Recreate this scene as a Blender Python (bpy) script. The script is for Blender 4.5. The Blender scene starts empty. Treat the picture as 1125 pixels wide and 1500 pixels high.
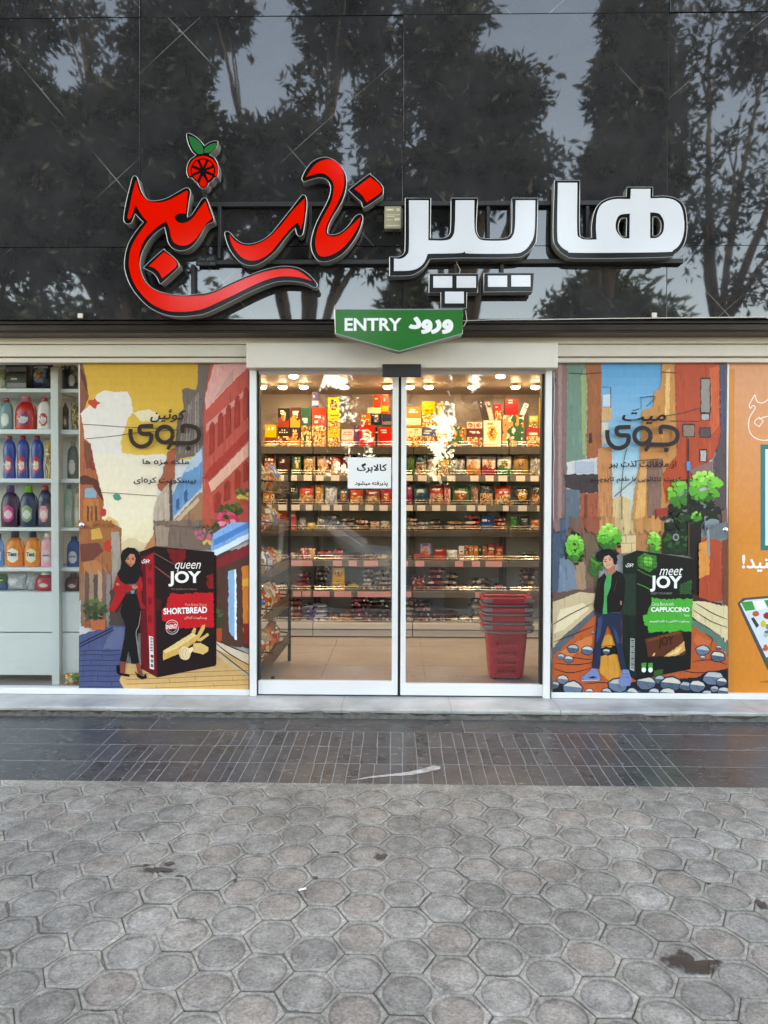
import bpy, math, random
import numpy as np
from mathutils import Vector, Matrix
from mathutils.geometry import tessellate_polygon
random.seed(7)
R = math.radians
sc = bpy.context.scene
COL = sc.collection

# ------------------------------------------------------------------ camera
FOC, CAM = 1100.0, Vector((0.0, -5.25, 1.45))          # focal length in pixels of a 1125 x 1500 frame
CAMROT = Matrix.Rotation(R(1.07), 3, 'Z') @ Matrix.Rotation(R(90 - 1.04), 3, 'X') @ Matrix.Rotation(R(.18), 3, 'Z')
cd = bpy.data.cameras.new('camera'); cam = bpy.data.objects.new('camera', cd); COL.objects.link(cam)
cd.sensor_fit = 'VERTICAL'; cd.sensor_height = 36.0; cd.lens = 36.0 * FOC / 1500.0
cd.clip_start = .05; cd.clip_end = 400
cam.matrix_world = Matrix.Translation(CAM) @ CAMROT.to_4x4()
sc.camera = cam

# ------------------------------------------------------------------ sky, sun, exposure
SUN_EL, SUN_AZ = 40.0, 14.0                             # the sun stands behind the building
w = bpy.data.worlds.new('World'); sc.world = w; w.use_nodes = True
nt = w.node_tree; nt.nodes.clear()
sky = nt.nodes.new('ShaderNodeTexSky'); sky.sky_type = 'NISHITA'; sky.sun_disc = False
sky.sun_elevation = R(SUN_EL); sky.sun_rotation = R(SUN_AZ); sky.altitude = 900
sky.air_density = 1.0; sky.dust_density = 1.8; sky.ozone_density = 1.0
bg = nt.nodes.new('ShaderNodeBackground'); bg.inputs[1].default_value = 0.15
wo = nt.nodes.new('ShaderNodeOutputWorld')
nt.links.new(sky.outputs[0], bg.inputs[0]); nt.links.new(bg.outputs[0], wo.inputs[0])
sl = bpy.data.lights.new('sun', 'SUN'); sl.energy = .7; sl.angle = R(12); sl.color = (1, .95, .88)
so = bpy.data.objects.new('sun', sl); COL.objects.link(so)
so.rotation_euler = (-(math.pi / 2 - R(SUN_EL)), 0, -R(SUN_AZ)); so.location = (2, 12, 14)
vs = sc.view_settings
sc.display_settings.display_device = 'sRGB'
vs.view_transform = 'Standard'; vs.look = 'None'; vs.gamma = 1; vs.use_curve_mapping = False
vs.exposure = 3.6
vs.use_white_balance = True; vs.white_balance_temperature = 11000; vs.white_balance_tint = 12   # camera balanced for open shade
sc.render.engine = 'CYCLES'
cy = sc.cycles
cy.use_denoising = True; cy.max_bounces = 10; cy.diffuse_bounces = 4; cy.glossy_bounces = 4; cy.transparent_max_bounces = 12
cy.sample_clamp_indirect = 8; cy.caustics_reflective = False; cy.caustics_refractive = False

# ------------------------------------------------------------------ helpers
def lin(h):
    """'#rrggbb' or an sRGB triple (0-255) to linear"""
    if isinstance(h, str):
        h = h.lstrip('#'); h = [int(h[i:i + 2], 16) for i in (0, 2, 4)]
    return tuple(((c / 255) / 12.92 if c / 255 <= .04045 else ((c / 255 + .055) / 1.055) ** 2.4) for c in h)

def ray(px, py):
    return CAMROT @ Vector(((px - 562.5) / FOC, -(py - 750) / FOC, -1))
def P(px, py, Y):
    d = ray(px, py); t = (Y - CAM.y) / d.y
    return CAM + d * t
SLOPE = .0405
def gz(y): return SLOPE * (y + .35)                      # the pavement falls away from the shop
def G(px, py):
    d = ray(px, py); t = (SLOPE * (CAM.y + .35) - CAM.z) / (d.z - SLOPE * d.y)
    return CAM + d * t

def tag(o, label=None, cat=None, group=None, kind=None):
    if label: o['label'] = label
    if cat: o['category'] = cat
    if group: o['group'] = group
    if kind: o['kind'] = kind
    return o
def empty(name, loc, label=None, cat=None, group=None, kind=None, rz=0):
    o = bpy.data.objects.new(name, None); COL.objects.link(o); o.location = loc; o.rotation_euler.z = rz
    o.empty_display_size = .05
    return tag(o, label, cat, group, kind)
def link(name, me, parent=None):
    o = bpy.data.objects.new(name, me); COL.objects.link(o)
    if parent is not None:
        o.parent = parent
        if parent.parent is None and parent.rotation_euler.z == 0 and parent.rotation_euler.x == 0:
            pass
    return o

class MB:
    """collects polygons; coordinates are local to the parent given at build time"""
    def __init__(s): s.v = []; s.f = []; s.c = []; s.m = []
    def add(s, vs_, fs, col=None, m=0):
        b = len(s.v); s.v += [tuple(p) for p in vs_]
        for k, f in enumerate(fs):
            s.f.append(tuple(i + b for i in f))
            s.c.append(col[k] if isinstance(col, list) else (col or (.5, .5, .5))); s.m.append(m)
        return s
    def box(s, x0, x1, y0, y1, z0, z1, col=None, m=0, bev=0):
        if bev:
            b = bev
            vv = []
            for z, k in ((z0, b), (z0 + b, 0), (z1 - b, 0), (z1, b)):
                for (x, y) in ((x0 + b, y0 + k), (x1 - b, y0 + k), (x1 - k, y0 + b), (x1 - k, y1 - b), (x1 - b, y1 - k), (x0 + b, y1 - k), (x0 + k, y1 - b), (x0 + k, y0 + b)):
                    vv.append((x, y, z))
            ff = [tuple(range(7, -1, -1)), tuple(range(24, 32))]
            for r in range(3):
                for i in range(8):
                    j = (i + 1) % 8
                    ff.append((r * 8 + i, r * 8 + j, r * 8 + 8 + j, r * 8 + 8 + i))
            return s.add(vv, ff, col, m)
        return s.add([(x0, y0, z0), (x1, y0, z0), (x1, y1, z0), (x0, y1, z0), (x0, y0, z1), (x1, y0, z1), (x1, y1, z1), (x0, y1, z1)],
                     [(3, 2, 1, 0), (4, 5, 6, 7), (0, 1, 5, 4), (1, 2, 6, 5), (2, 3, 7, 6), (3, 0, 4, 7)], col, m)
    def prism(s, pts, y0, y1, col=None, m=0, holes=(), side=True, back=True, mside=None):
        """outline in (x, z), front face at y0 (toward the street), back at y1"""
        rings = [pts] + list(holes)
        flat = [p for r in rings for p in r]
        tri = tessellate_polygon([[Vector((p[0], p[1], 0)) for p in r] for r in rings])
        n = len(flat)
        fr = []
        for t in tri:
            a, b, c = (flat[i] for i in t)
            ar = (b[0] - a[0]) * (c[1] - a[1]) - (c[0] - a[0]) * (b[1] - a[1])
            fr.append(tuple(t) if ar > 0 else tuple(reversed(t)))       # seen from -y: counter-clockwise in x,z
        s.add([(p[0], y0, p[1]) for p in flat], fr, col, m)
        if side and y1 != y0:
            for r in rings:
                k = len(r)
                vv = [(p[0], y0, p[1]) for p in r] + [(p[0], y1, p[1]) for p in r]
                ar = sum(r[i][0] * r[(i + 1) % k][1] - r[(i + 1) % k][0] * r[i][1] for i in range(k))
                o = 1 if (ar > 0) == (r is rings[0]) else -1
                s.add(vv, [(i, (i + 1) % k, (i + 1) % k + k, i + k)[::-o] for i in range(k)], col, m if mside is None else mside)
            if back:
                s.add([(p[0], y1, p[1]) for p in flat], [f[::-1] for f in fr], col, m if mside is None else mside)
        return s
    def tube(s, pts, r, n=8, col=None, m=0, cap=True):
        pts = [Vector(p) for p in pts]; rs = r if isinstance(r, (list, tuple)) else [r] * len(pts)
        rings = []; up = None
        for i, p in enumerate(pts):
            d = (pts[min(i + 1, len(pts) - 1)] - pts[max(i - 1, 0)]).normalized()
            if up is None: up = Vector((0, 0, 1)) if abs(d.z) < .9 else Vector((1, 0, 0))
            a = d.cross(up).normalized(); up = a.cross(d).normalized()
            rings.append([p + (a * math.cos(2 * math.pi * k / n) + up * math.sin(2 * math.pi * k / n)) * rs[i] for k in range(n)])
        vv = [q for g in rings for q in g]; ff = []
        for i in range(len(pts) - 1):
            for k in range(n):
                ff.append((i * n + k, i * n + (k + 1) % n, (i + 1) * n + (k + 1) % n, (i + 1) * n + k))
        if cap: ff += [tuple(range(n - 1, -1, -1)), tuple(range((len(pts) - 1) * n, len(pts) * n))]
        return s.add(vv, ff, col, m)
    def lathe(s, prof, n=20, c=(0, 0, 0), sy=1.0, col=None, m=0, power=1.0):
        """prof: (radius, z) from the bottom up; sy squeezes it front to back; power > 1 squares the section"""
        vv = []; ff = []
        for (r, z) in prof:
            for k in range(n):
                a = 2 * math.pi * k / n
                cx, cy_ = math.cos(a), math.sin(a)
                q = (abs(cx) ** (2 * power) + abs(cy_) ** (2 * power)) ** (1 / (2 * power))
                vv.append((c[0] + r * cx / q, c[1] + r * sy * cy_ / q, c[2] + z))
        for i in range(len(prof) - 1):
            for k in range(n):
                ff.append((i * n + k, i * n + (k + 1) % n, (i + 1) * n + (k + 1) % n, (i + 1) * n + k))
        ff += [tuple(range(n - 1, -1, -1)), tuple(range((len(prof) - 1) * n, len(prof) * n))]
        cc = col
        if callable(col):
            cc = []
            for f in ff:
                q = Vector((0, 0, 0))
                for i in f: q += Vector(vv[i])
                q /= len(f); cc.append(col(q.x - c[0], q.y - c[1], q.z - c[2]))
        return s.add(vv, ff, cc, m)
    def build(s, name, mat, parent=None, smooth=False, auto=None):
        me = bpy.data.meshes.new(name)
        me.from_pydata(s.v, [], s.f)
        for mm in (mat if isinstance(mat, (list, tuple)) else [mat]): me.materials.append(mm)
        if any(s.m): me.polygons.foreach_set('material_index', s.m)
        ca = me.color_attributes.new('Col', 'FLOAT_COLOR', 'CORNER')
        lc = np.empty((len(me.loops), 4), np.float32); lc[:, 3] = 1
        cnt = np.array([len(f) for f in s.f]); lc[:, :3] = np.repeat(np.array([c[:3] for c in s.c], np.float32), cnt, axis=0)
        ca.data.foreach_set('color', lc.ravel())
        if smooth:
            me.polygons.foreach_set('use_smooth', [True] * len(me.polygons))
            if auto: me.set_sharp_from_angle(angle=R(auto))
        me.update()
        return link(name, me, parent)

# ------------------------------------------------------------------ materials
def N(nt, t, **kw):
    n = nt.nodes.new(t)
    for k, v in kw.items(): setattr(n, k, v)
    return n
def newmat(name):
    m = bpy.data.materials.new(name); m.use_nodes = True
    b = m.node_tree.nodes['Principled BSDF']
    return m, m.node_tree, b
def mat(name, col, rough=.5, metal=0, spec=.5, var=0, vscale=6, bump=0, bscale=60, coat=0, coord='Object', emit=0, dirt=None):
    """plain surface with procedural tone variation, fine relief and optional grime colour"""
    m, nt, b = newmat(name)
    b.inputs['Roughness'].default_value = rough; b.inputs['Metallic'].default_value = metal
    b.inputs['Specular IOR Level'].default_value = spec; b.inputs['Coat Weight'].default_value = coat
    tc = N(nt, 'ShaderNodeTexCoord')
    col = tuple(col) + (1,)
    b.inputs['Base Color'].default_value = col
    if var or dirt:
        nz = N(nt, 'ShaderNodeTexNoise'); nz.inputs['Scale'].default_value = vscale; nz.inputs['Detail'].default_value = 6; nz.inputs['Roughness'].default_value = .65
        nt.links.new(tc.outputs[coord], nz.inputs['Vector'])
        rp = N(nt, 'ShaderNodeValToRGB')
        rp.color_ramp.elements[0].position = .3; rp.color_ramp.elements[1].position = .7
        lo = tuple(c * (1 - var) for c in col[:3]) + (1,); hi = tuple(min(1, c * (1 + var)) for c in col[:3]) + (1,)
        if dirt: lo = tuple(dirt) + (1,)
        rp.color_ramp.elements[0].color = lo; rp.color_ramp.elements[1].color = hi
        nt.links.new(nz.outputs['Fac'], rp.inputs['Fac']); nt.links.new(rp.outputs['Color'], b.inputs['Base Color'])
        mr = N(nt, 'ShaderNodeMapRange'); mr.inputs[3].default_value = max(0, rough - .08); mr.inputs[4].default_value = min(1, rough + .1)
        nt.links.new(nz.outputs['Fac'], mr.inputs[0]); nt.links.new(mr.outputs[0], b.inputs['Roughness'])
    if bump:
        n2 = N(nt, 'ShaderNodeTexNoise'); n2.inputs['Scale'].default_value = bscale; n2.inputs['Detail'].default_value = 5
        nt.links.new(tc.outputs[coord], n2.inputs['Vector'])
        bp = N(nt, 'ShaderNodeBump'); bp.inputs['Strength'].default_value = bump; bp.inputs['Distance'].default_value = .01
        nt.links.new(n2.outputs['Fac'], bp.inputs['Height']); nt.links.new(bp.outputs['Normal'], b.inputs['Normal'])
    if emit:
        b.inputs['Emission Color'].default_value = col; b.inputs['Emission Strength'].default_value = emit
    return m
def vcol(name, rough=.4, spec=.5, var=.1, vscale=40, coat=0, stretch=None, bump=0, bscale=30):
    """printed surface: flat colours carried by the faces, slightly mottled"""
    m, nt, b = newmat(name)
    b.inputs['Roughness'].default_value = rough; b.inputs['Specular IOR Level'].default_value = spec; b.inputs['Coat Weight'].default_value = coat
    at = N(nt, 'ShaderNodeVertexColor'); at.layer_name = 'Col'
    tc = N(nt, 'ShaderNodeTexCoord'); mp = N(nt, 'ShaderNodeMapping')
    nt.links.new(tc.outputs['Object'], mp.inputs[0])
    if stretch: mp.inputs['Scale'].default_value = stretch
    nz = N(nt, 'ShaderNodeTexNoise'); nz.inputs['Scale'].default_value = vscale; nz.inputs['Detail'].default_value = 4
    nt.links.new(mp.outputs[0], nz.inputs['Vector'])
    mr = N(nt, 'ShaderNodeMapRange'); mr.inputs[1].default_value = .3; mr.inputs[2].default_value = .7; mr.inputs[3].default_value = 1 - var; mr.inputs[4].default_value = 1 + var
    nt.links.new(nz.outputs['Fac'], mr.inputs[0])
    mx = N(nt, 'ShaderNodeVectorMath', operation='SCALE')
    nt.links.new(at.outputs['Color'], mx.inputs[0]); nt.links.new(mr.outputs[0], mx.inputs['Scale'])
    nt.links.new(mx.outputs[0], b.inputs['Base Color'])
    if bump:
        n2 = N(nt, 'ShaderNodeTexNoise'); n2.inputs['Scale'].default_value = bscale; n2.inputs['Detail'].default_value = 3
        nt.links.new(tc.outputs['Object'], n2.inputs['Vector'])
        bp = N(nt, 'ShaderNodeBump'); bp.inputs['Strength'].default_value = bump; bp.inputs['Distance'].default_value = .02
        nt.links.new(n2.outputs['Fac'], bp.inputs['Height']); nt.links.new(bp.outputs['Normal'], b.inputs['Normal'])
    return m
def glassmat(name, ior=1.55, tint=(.97, .985, .98)):
    m, nt, b = newmat(name); nt.nodes.remove(b)
    out = nt.nodes['Material Output']
    ge = N(nt, 'ShaderNodeNewGeometry'); mi = N(nt, 'ShaderNodeMix', data_type='FLOAT')
    mi.inputs[2].default_value = ior; mi.inputs[3].default_value = 1 / ior
    nt.links.new(ge.outputs['Backfacing'], mi.inputs[0])
    fr = N(nt, 'ShaderNodeFresnel'); nt.links.new(mi.outputs[0], fr.inputs['IOR'])
    tr = N(nt, 'ShaderNodeBsdfTransparent'); tr.inputs[0].default_value = tint + (1,)
    gl = N(nt, 'ShaderNodeBsdfGlossy'); gl.inputs['Roughness'].default_value = .012
    nz = N(nt, 'ShaderNodeTexNoise'); nz.inputs['Scale'].default_value = 2.2; nz.inputs['Detail'].default_value = 1
    tc = N(nt, 'ShaderNodeTexCoord'); nt.links.new(tc.outputs['Object'], nz.inputs['Vector'])
    bp = N(nt, 'ShaderNodeBump'); bp.inputs['Strength'].default_value = .05; bp.inputs['Distance'].default_value = .02
    nt.links.new(nz.outputs['Fac'], bp.inputs['Height']); nt.links.new(bp.outputs['Normal'], gl.inputs['Normal'])
    ms = N(nt, 'ShaderNodeMixShader')
    nt.links.new(fr.outputs[0], ms.inputs[0]); nt.links.new(tr.outputs[0], ms.inputs[1]); nt.links.new(gl.outputs[0], ms.inputs[2])
    nt.links.new(ms.outputs[0], out.inputs[0])
    return m
def marble_black(name, vein=1.0, rough=.06, base=(.018, .0175, .019), bump=.06, veinscale=1.0, spec=.85, flecks=0):
    m, nt, b = newmat(name)
    tc = N(nt, 'ShaderNodeTexCoord'); oi = N(nt, 'ShaderNodeObjectInfo')
    ad = N(nt, 'ShaderNodeVectorMath', operation='ADD')
    sc3 = N(nt, 'ShaderNodeVectorMath', operation='SCALE'); sc3.inputs['Scale'].default_value = 37
    cmb = N(nt, 'ShaderNodeCombineXYZ'); nt.links.new(oi.outputs['Random'], cmb.inputs[0]); nt.links.new(oi.outputs['Random'], cmb.inputs[2])
    nt.links.new(cmb.outputs[0], sc3.inputs[0])
    nt.links.new(tc.outputs['Object'], ad.inputs[0]); nt.links.new(sc3.outputs[0], ad.inputs[1])
    # long thin veins: ridges of a distorted, stretched noise
    def veins(rot, scale, width, stretch):
        mp = N(nt, 'ShaderNodeMapping'); mp.inputs['Rotation'].default_value = (0, rot, 0)
        nt.links.new(ad.outputs[0], mp.inputs[0])
        wv_ = N(nt, 'ShaderNodeTexWave', wave_type='BANDS', bands_direction='X', wave_profile='SAW'); wv_.inputs['Scale'].default_value = scale
        wv_.inputs['Distortion'].default_value = 1.1; wv_.inputs['Detail'].default_value = 3; wv_.inputs['Detail Scale'].default_value = .35; wv_.inputs['Detail Roughness'].default_value = .6
        nt.links.new(mp.outputs[0], wv_.inputs['Vector'])
        s_ = N(nt, 'ShaderNodeMath', operation='SUBTRACT'); s_.inputs[1].default_value = .5; nt.links.new(wv_.outputs['Fac'], s_.inputs[0])
        a_ = N(nt, 'ShaderNodeMath', operation='ABSOLUTE'); nt.links.new(s_.outputs[0], a_.inputs[0])
        r_ = N(nt, 'ShaderNodeMapRange'); r_.inputs[1].default_value = 0; r_.inputs[2].default_value = width; r_.inputs[3].default_value = 1; r_.inputs[4].default_value = 0
        nt.links.new(a_.outputs[0], r_.inputs[0])
        return r_.outputs[0]
    v1 = veins(.72, .22 * veinscale, .0035, None); v2 = veins(-.85, .3 * veinscale, .003, None)
    msk = N(nt, 'ShaderNodeTexNoise'); msk.inputs['Scale'].default_value = 1.7 * veinscale; msk.inputs['Detail'].default_value = 3
    nt.links.new(ad.outputs[0], msk.inputs['Vector'])
    mk = N(nt, 'ShaderNodeMapRange'); mk.inputs[1].default_value = .5; mk.inputs[2].default_value = .68; nt.links.new(msk.outputs['Fac'], mk.inputs[0])
    mxv = N(nt, 'ShaderNodeMath', operation='MAXIMUM'); nt.links.new(v1, mxv.inputs[0]); nt.links.new(v2, mxv.inputs[1])
    mu = N(nt, 'ShaderNodeMath', operation='MULTIPLY'); nt.links.new(mxv.outputs[0], mu.inputs[0]); nt.links.new(mk.outputs[0], mu.inputs[1])
    mu2 = N(nt, 'ShaderNodeMath', operation='MULTIPLY'); mu2.inputs[1].default_value = .55 * vein; nt.links.new(mu.outputs[0], mu2.inputs[0])
    cl = N(nt, 'ShaderNodeTexNoise'); cl.inputs['Scale'].default_value = 3; cl.inputs['Detail'].default_value = 7; cl.inputs['Roughness'].default_value = .7
    nt.links.new(ad.outputs[0], cl.inputs['Vector'])
    rp = N(nt, 'ShaderNodeValToRGB'); rp.color_ramp.elements[0].position = .3; rp.color_ramp.elements[1].position = .75
    rp.color_ramp.elements[0].color = tuple(c * .7 for c in base) + (1,); rp.color_ramp.elements[1].color = tuple(c * 1.7 for c in base) + (1,)
    nt.links.new(cl.outputs['Fac'], rp.inputs['Fac'])
    mx = N(nt, 'ShaderNodeMix', data_type='RGBA'); mx.inputs[7].default_value = (.42, .4, .38, 1)
    nt.links.new(mu2.outputs[0], mx.inputs[0]); nt.links.new(rp.outputs['Color'], mx.inputs[6])
    if flecks:
        fm = N(nt, 'ShaderNodeMapping'); fm.inputs['Scale'].default_value = (.35, 1, 1); nt.links.new(ad.outputs[0], fm.inputs[0])
        fn = N(nt, 'ShaderNodeTexNoise'); fn.inputs['Scale'].default_value = 55; fn.inputs['Detail'].default_value = 5; fn.inputs['Roughness'].default_value = .75
        nt.links.new(fm.outputs[0], fn.inputs['Vector'])
        fr_ = N(nt, 'ShaderNodeMapRange'); fr_.inputs[1].default_value = .585; fr_.inputs[2].default_value = .68; fr_.inputs[4].default_value = flecks; nt.links.new(fn.outputs['Fac'], fr_.inputs[0])
        m2_ = N(nt, 'ShaderNodeMix', data_type='RGBA'); m2_.inputs[7].default_value = (.36, .35, .34, 1)
        nt.links.new(fr_.outputs[0], m2_.inputs[0]); nt.links.new(mx.outputs[2], m2_.inputs[6]); mx = m2_
    nt.links.new(mx.outputs[2], b.inputs['Base Color'])
    rr = N(nt, 'ShaderNodeMapRange'); rr.inputs[3].default_value = rough * .6; rr.inputs[4].default_value = rough * 1.6; nt.links.new(cl.outputs['Fac'], rr.inputs[0])
    nt.links.new(rr.outputs[0], b.inputs['Roughness'])
    wv = N(nt, 'ShaderNodeTexNoise'); wv.inputs['Scale'].default_value = 5; wv.inputs['Detail'].default_value = 2
    nt.links.new(ad.outputs[0], wv.inputs['Vector'])
    bp = N(nt, 'ShaderNodeBump'); bp.inputs['Strength'].default_value = bump; bp.inputs['Distance'].default_value = .01
    nt.links.new(wv.outputs['Fac'], bp.inputs['Height']); nt.links.new(bp.outputs['Normal'], b.inputs['Normal'])
    b.inputs['Specular IOR Level'].default_value = spec
    return m
M = {}
M['marble'] = marble_black('black_marble', rough=.023, bump=.018, base=(.023, .023, .025))
M['apron'] = marble_black('worn_black_marble', vein=1.0, rough=.27, base=(.05, .05, .053), bump=.5, veinscale=6, spec=.5, flecks=.85)
M['beam'] = mat('brown_steel', lin('#2b211f'), .35, var=.25, vscale=4)
M['rail'] = mat('dark_rail_paint', (.012, .012, .013), .45, var=.2)
M['cream'] = mat('cream_aluminium', (.64, .575, .51), .38, var=.05, vscale=3, bump=.02)
M['white'] = mat('white_aluminium', (.78, .78, .79), .3, var=.03, vscale=4)
M['black'] = mat('black_rubber', (.012, .012, .013), .5)
M['glass'] = glassmat('clear_glass', 1.7)
M['trim'] = mat('brushed_steel_trim', (.34, .33, .31), .4, metal=.9, var=.1, vscale=30)
M['return'] = mat('letter_side_metal', (.36, .34, .31), .42, metal=.55, var=.15, vscale=8)
M['sblack'] = mat('black_acrylic', (.005, .005, .006), .16, spec=.18, bump=.012, bscale=9)
M['sred'] = mat('red_acrylic', lin('#ea1404'), .14, spec=.35, bump=.012, bscale=9)
M['swhite'] = mat('white_acrylic', (.6, .61, .65), .12, spec=.4, bump=.012, bscale=9)
M['sgreen'] = mat('green_acrylic', lin('#0a6a3a'), .1, bump=.012, bscale=9)
M['egreen'] = mat('green_sign_acrylic', lin('#03682a'), .16, spec=.14, bump=.03, bscale=7)
M['stepstone'] = mat('grey_marble_step', (.47, .466, .46), .34, var=.15, vscale=2.6, bump=.1, bscale=40, dirt=(.22, .218, .214))
M['grout'] = mat('pale_grout', (.33, .32, .31), .8, var=.2, vscale=20)
M['dirt'] = mat('dark_dirt', (.035, .032, .028), .95, var=.5, vscale=25, bump=.8, bscale=50, dirt=(.14, .13, .11))
M['print'] = vcol('printed_vinyl', .4, .3, .05, 26, stretch=(1.3, 1, .7))
M['pack'] = vcol('printed_pack', .35, .45, .12, 60)
M['foil'] = vcol('shiny_wrapper', .24, .6, .15, 50, bump=.5, bscale=45)
M['plastic'] = vcol('bottle_plastic', .28, .5, .06, 20)
M['text'] = vcol('ink', .6, .2, .0, 20)
# ------------------------------------------------------------------ ground
def sheet(name, x0, x1, y0, y1, dz, m, nx=2, ny=2):
    mb = MB()
    for i in range(nx):
        for j in range(ny):
            xa, xb = x0 + (x1 - x0) * i / nx, x0 + (x1 - x0) * (i + 1) / nx
            ya, yb = y0 + (y1 - y0) * j / ny, y0 + (y1 - y0) * (j + 1) / ny
            mb.add([(xa, ya, gz(ya) + dz), (xb, ya, gz(ya) + dz), (xb, yb, gz(yb) + dz), (xa, yb, gz(yb) + dz)], [(0, 1, 2, 3)])
    return tag(mb.build(name, m), kind='structure')
def concrete():
    m, nt, b = newmat('paver_concrete')
    ge = N(nt, 'ShaderNodeNewGeometry'); oi = N(nt, 'ShaderNodeObjectInfo'); tc = N(nt, 'ShaderNodeTexCoord')
    at = N(nt, 'ShaderNodeVertexColor'); at.layer_name = 'Col'
    n1 = N(nt, 'ShaderNodeTexNoise'); n1.inputs['Scale'].default_value = 9; n1.inputs['Detail'].default_value = 8; n1.inputs['Roughness'].default_value = .72
    nt.links.new(ge.outputs['Position'], n1.inputs['Vector'])
    n2 = N(nt, 'ShaderNodeTexNoise'); n2.inputs['Scale'].default_value = 90; n2.inputs['Detail'].default_value = 6; n2.inputs['Roughness'].default_value = .7
    nt.links.new(ge.outputs['Position'], n2.inputs['Vector'])
    n3 = N(nt, 'ShaderNodeTexNoise'); n3.inputs['Scale'].default_value = 1.3; n3.inputs['Detail'].default_value = 3
    nt.links.new(ge.outputs['Position'], n3.inputs['Vector'])
    rp = N(nt, 'ShaderNodeValToRGB'); e = rp.color_ramp.elements
    e[0].position = .3; e[0].color = (.195, .178, .158, 1); e[1].position = .7; e[1].color = (.405, .372, .335, 1)
    nt.links.new(n1.outputs['Fac'], rp.inputs['Fac'])
    mr = N(nt, 'ShaderNodeMapRange'); mr.inputs[1].default_value = .3; mr.inputs[2].default_value = .7; mr.inputs[3].default_value = .6; mr.inputs[4].default_value = 1.3
    nt.links.new(n2.outputs['Fac'], mr.inputs[0])
    m2 = N(nt, 'ShaderNodeMapRange'); m2.inputs[3].default_value = .93; m2.inputs[4].default_value = 1.08; nt.links.new(oi.outputs['Random'], m2.inputs[0])
    m3 = N(nt, 'ShaderNodeMapRange'); m3.inputs[1].default_value = .35; m3.inputs[2].default_value = .65; m3.inputs[3].default_value = .85; m3.inputs[4].default_value = 1.12; nt.links.new(n3.outputs['Fac'], m3.inputs[0])
    ml = N(nt, 'ShaderNodeMath', operation='MULTIPLY'); nt.links.new(mr.outputs[0], ml.inputs[0]); nt.links.new(m2.outputs[0], ml.inputs[1])
    ml2 = N(nt, 'ShaderNodeMath', operation='MULTIPLY'); nt.links.new(ml.outputs[0], ml2.inputs[0]); nt.links.new(m3.outputs[0], ml2.inputs[1])
    s1 = N(nt, 'ShaderNodeVectorMath', operation='SCALE'); nt.links.new(rp.outputs['Color'], s1.inputs[0]); nt.links.new(ml2.outputs[0], s1.inputs['Scale'])
    pn = N(nt, 'ShaderNodeTexNoise'); pn.inputs['Scale'].default_value = 130; pn.inputs['Detail'].default_value = 4; pn.inputs['Roughness'].default_value = .8
    nt.links.new(ge.outputs['Position'], pn.inputs['Vector'])
    pr = N(nt, 'ShaderNodeMapRange'); pr.inputs[1].default_value = .34; pr.inputs[2].default_value = .44; pr.inputs[3].default_value = .45; pr.inputs[4].default_value = 1; nt.links.new(pn.outputs['Fac'], pr.inputs[0])
    pm = N(nt, 'ShaderNodeTexNoise'); pm.inputs['Scale'].default_value = 22; pm.inputs['Detail'].default_value = 7; pm.inputs['Roughness'].default_value = .75; pm.inputs['Distortion'].default_value = .6
    nt.links.new(ge.outputs['Position'], pm.inputs['Vector'])
    pq = N(nt, 'ShaderNodeMapRange'); pq.inputs[1].default_value = .36; pq.inputs[2].default_value = .56; pq.inputs[3].default_value = .74; pq.inputs[4].default_value = 1.06; nt.links.new(pm.outputs['Fac'], pq.inputs[0])
    pp = N(nt, 'ShaderNodeMath', operation='MULTIPLY'); nt.links.new(pr.outputs[0], pp.inputs[0]); nt.links.new(pq.outputs[0], pp.inputs[1])
    s1b = N(nt, 'ShaderNodeVectorMath', operation='SCALE'); nt.links.new(s1.outputs[0], s1b.inputs[0]); nt.links.new(pp.outputs[0], s1b.inputs['Scale']); s1 = s1b
    s2 = N(nt, 'ShaderNodeVectorMath', operation='MULTIPLY'); nt.links.new(s1.outputs[0], s2.inputs[0]); nt.links.new(at.outputs['Color'], s2.inputs[1])
    nt.links.new(s2.outputs[0], b.inputs['Base Color'])
    b.inputs['Roughness'].default_value = .62; b.inputs['Specular IOR Level'].default_value = .35
    bp = N(nt, 'ShaderNodeBump'); bp.inputs['Strength'].default_value = .55; bp.inputs['Distance'].default_value = .004
    nt.links.new(n2.outputs['Fac'], bp.inputs['Height'])
    bp2 = N(nt, 'ShaderNodeBump'); bp2.inputs['Strength'].default_value = .4; bp2.inputs['Distance'].default_value = .01
    nt.links.new(n1.outputs['Fac'], bp2.inputs['Height']); nt.links.new(bp.outputs['Normal'], bp2.inputs['Normal'])
    nt.links.new(bp2.outputs['Normal'], b.inputs['Normal'])
    return m
M['concrete'] = concrete()
M['asphalt'] = mat('asphalt', (.05, .05, .052), .85, var=.25, vscale=30, bump=.4, bscale=120)
M['kerb'] = mat('kerb_concrete', (.3, .295, .285), .8, var=.2, bump=.3)
M['soil'] = mat('joint_soil', (.17, .155, .14), .95, var=.4, vscale=30, bump=.5)

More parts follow.
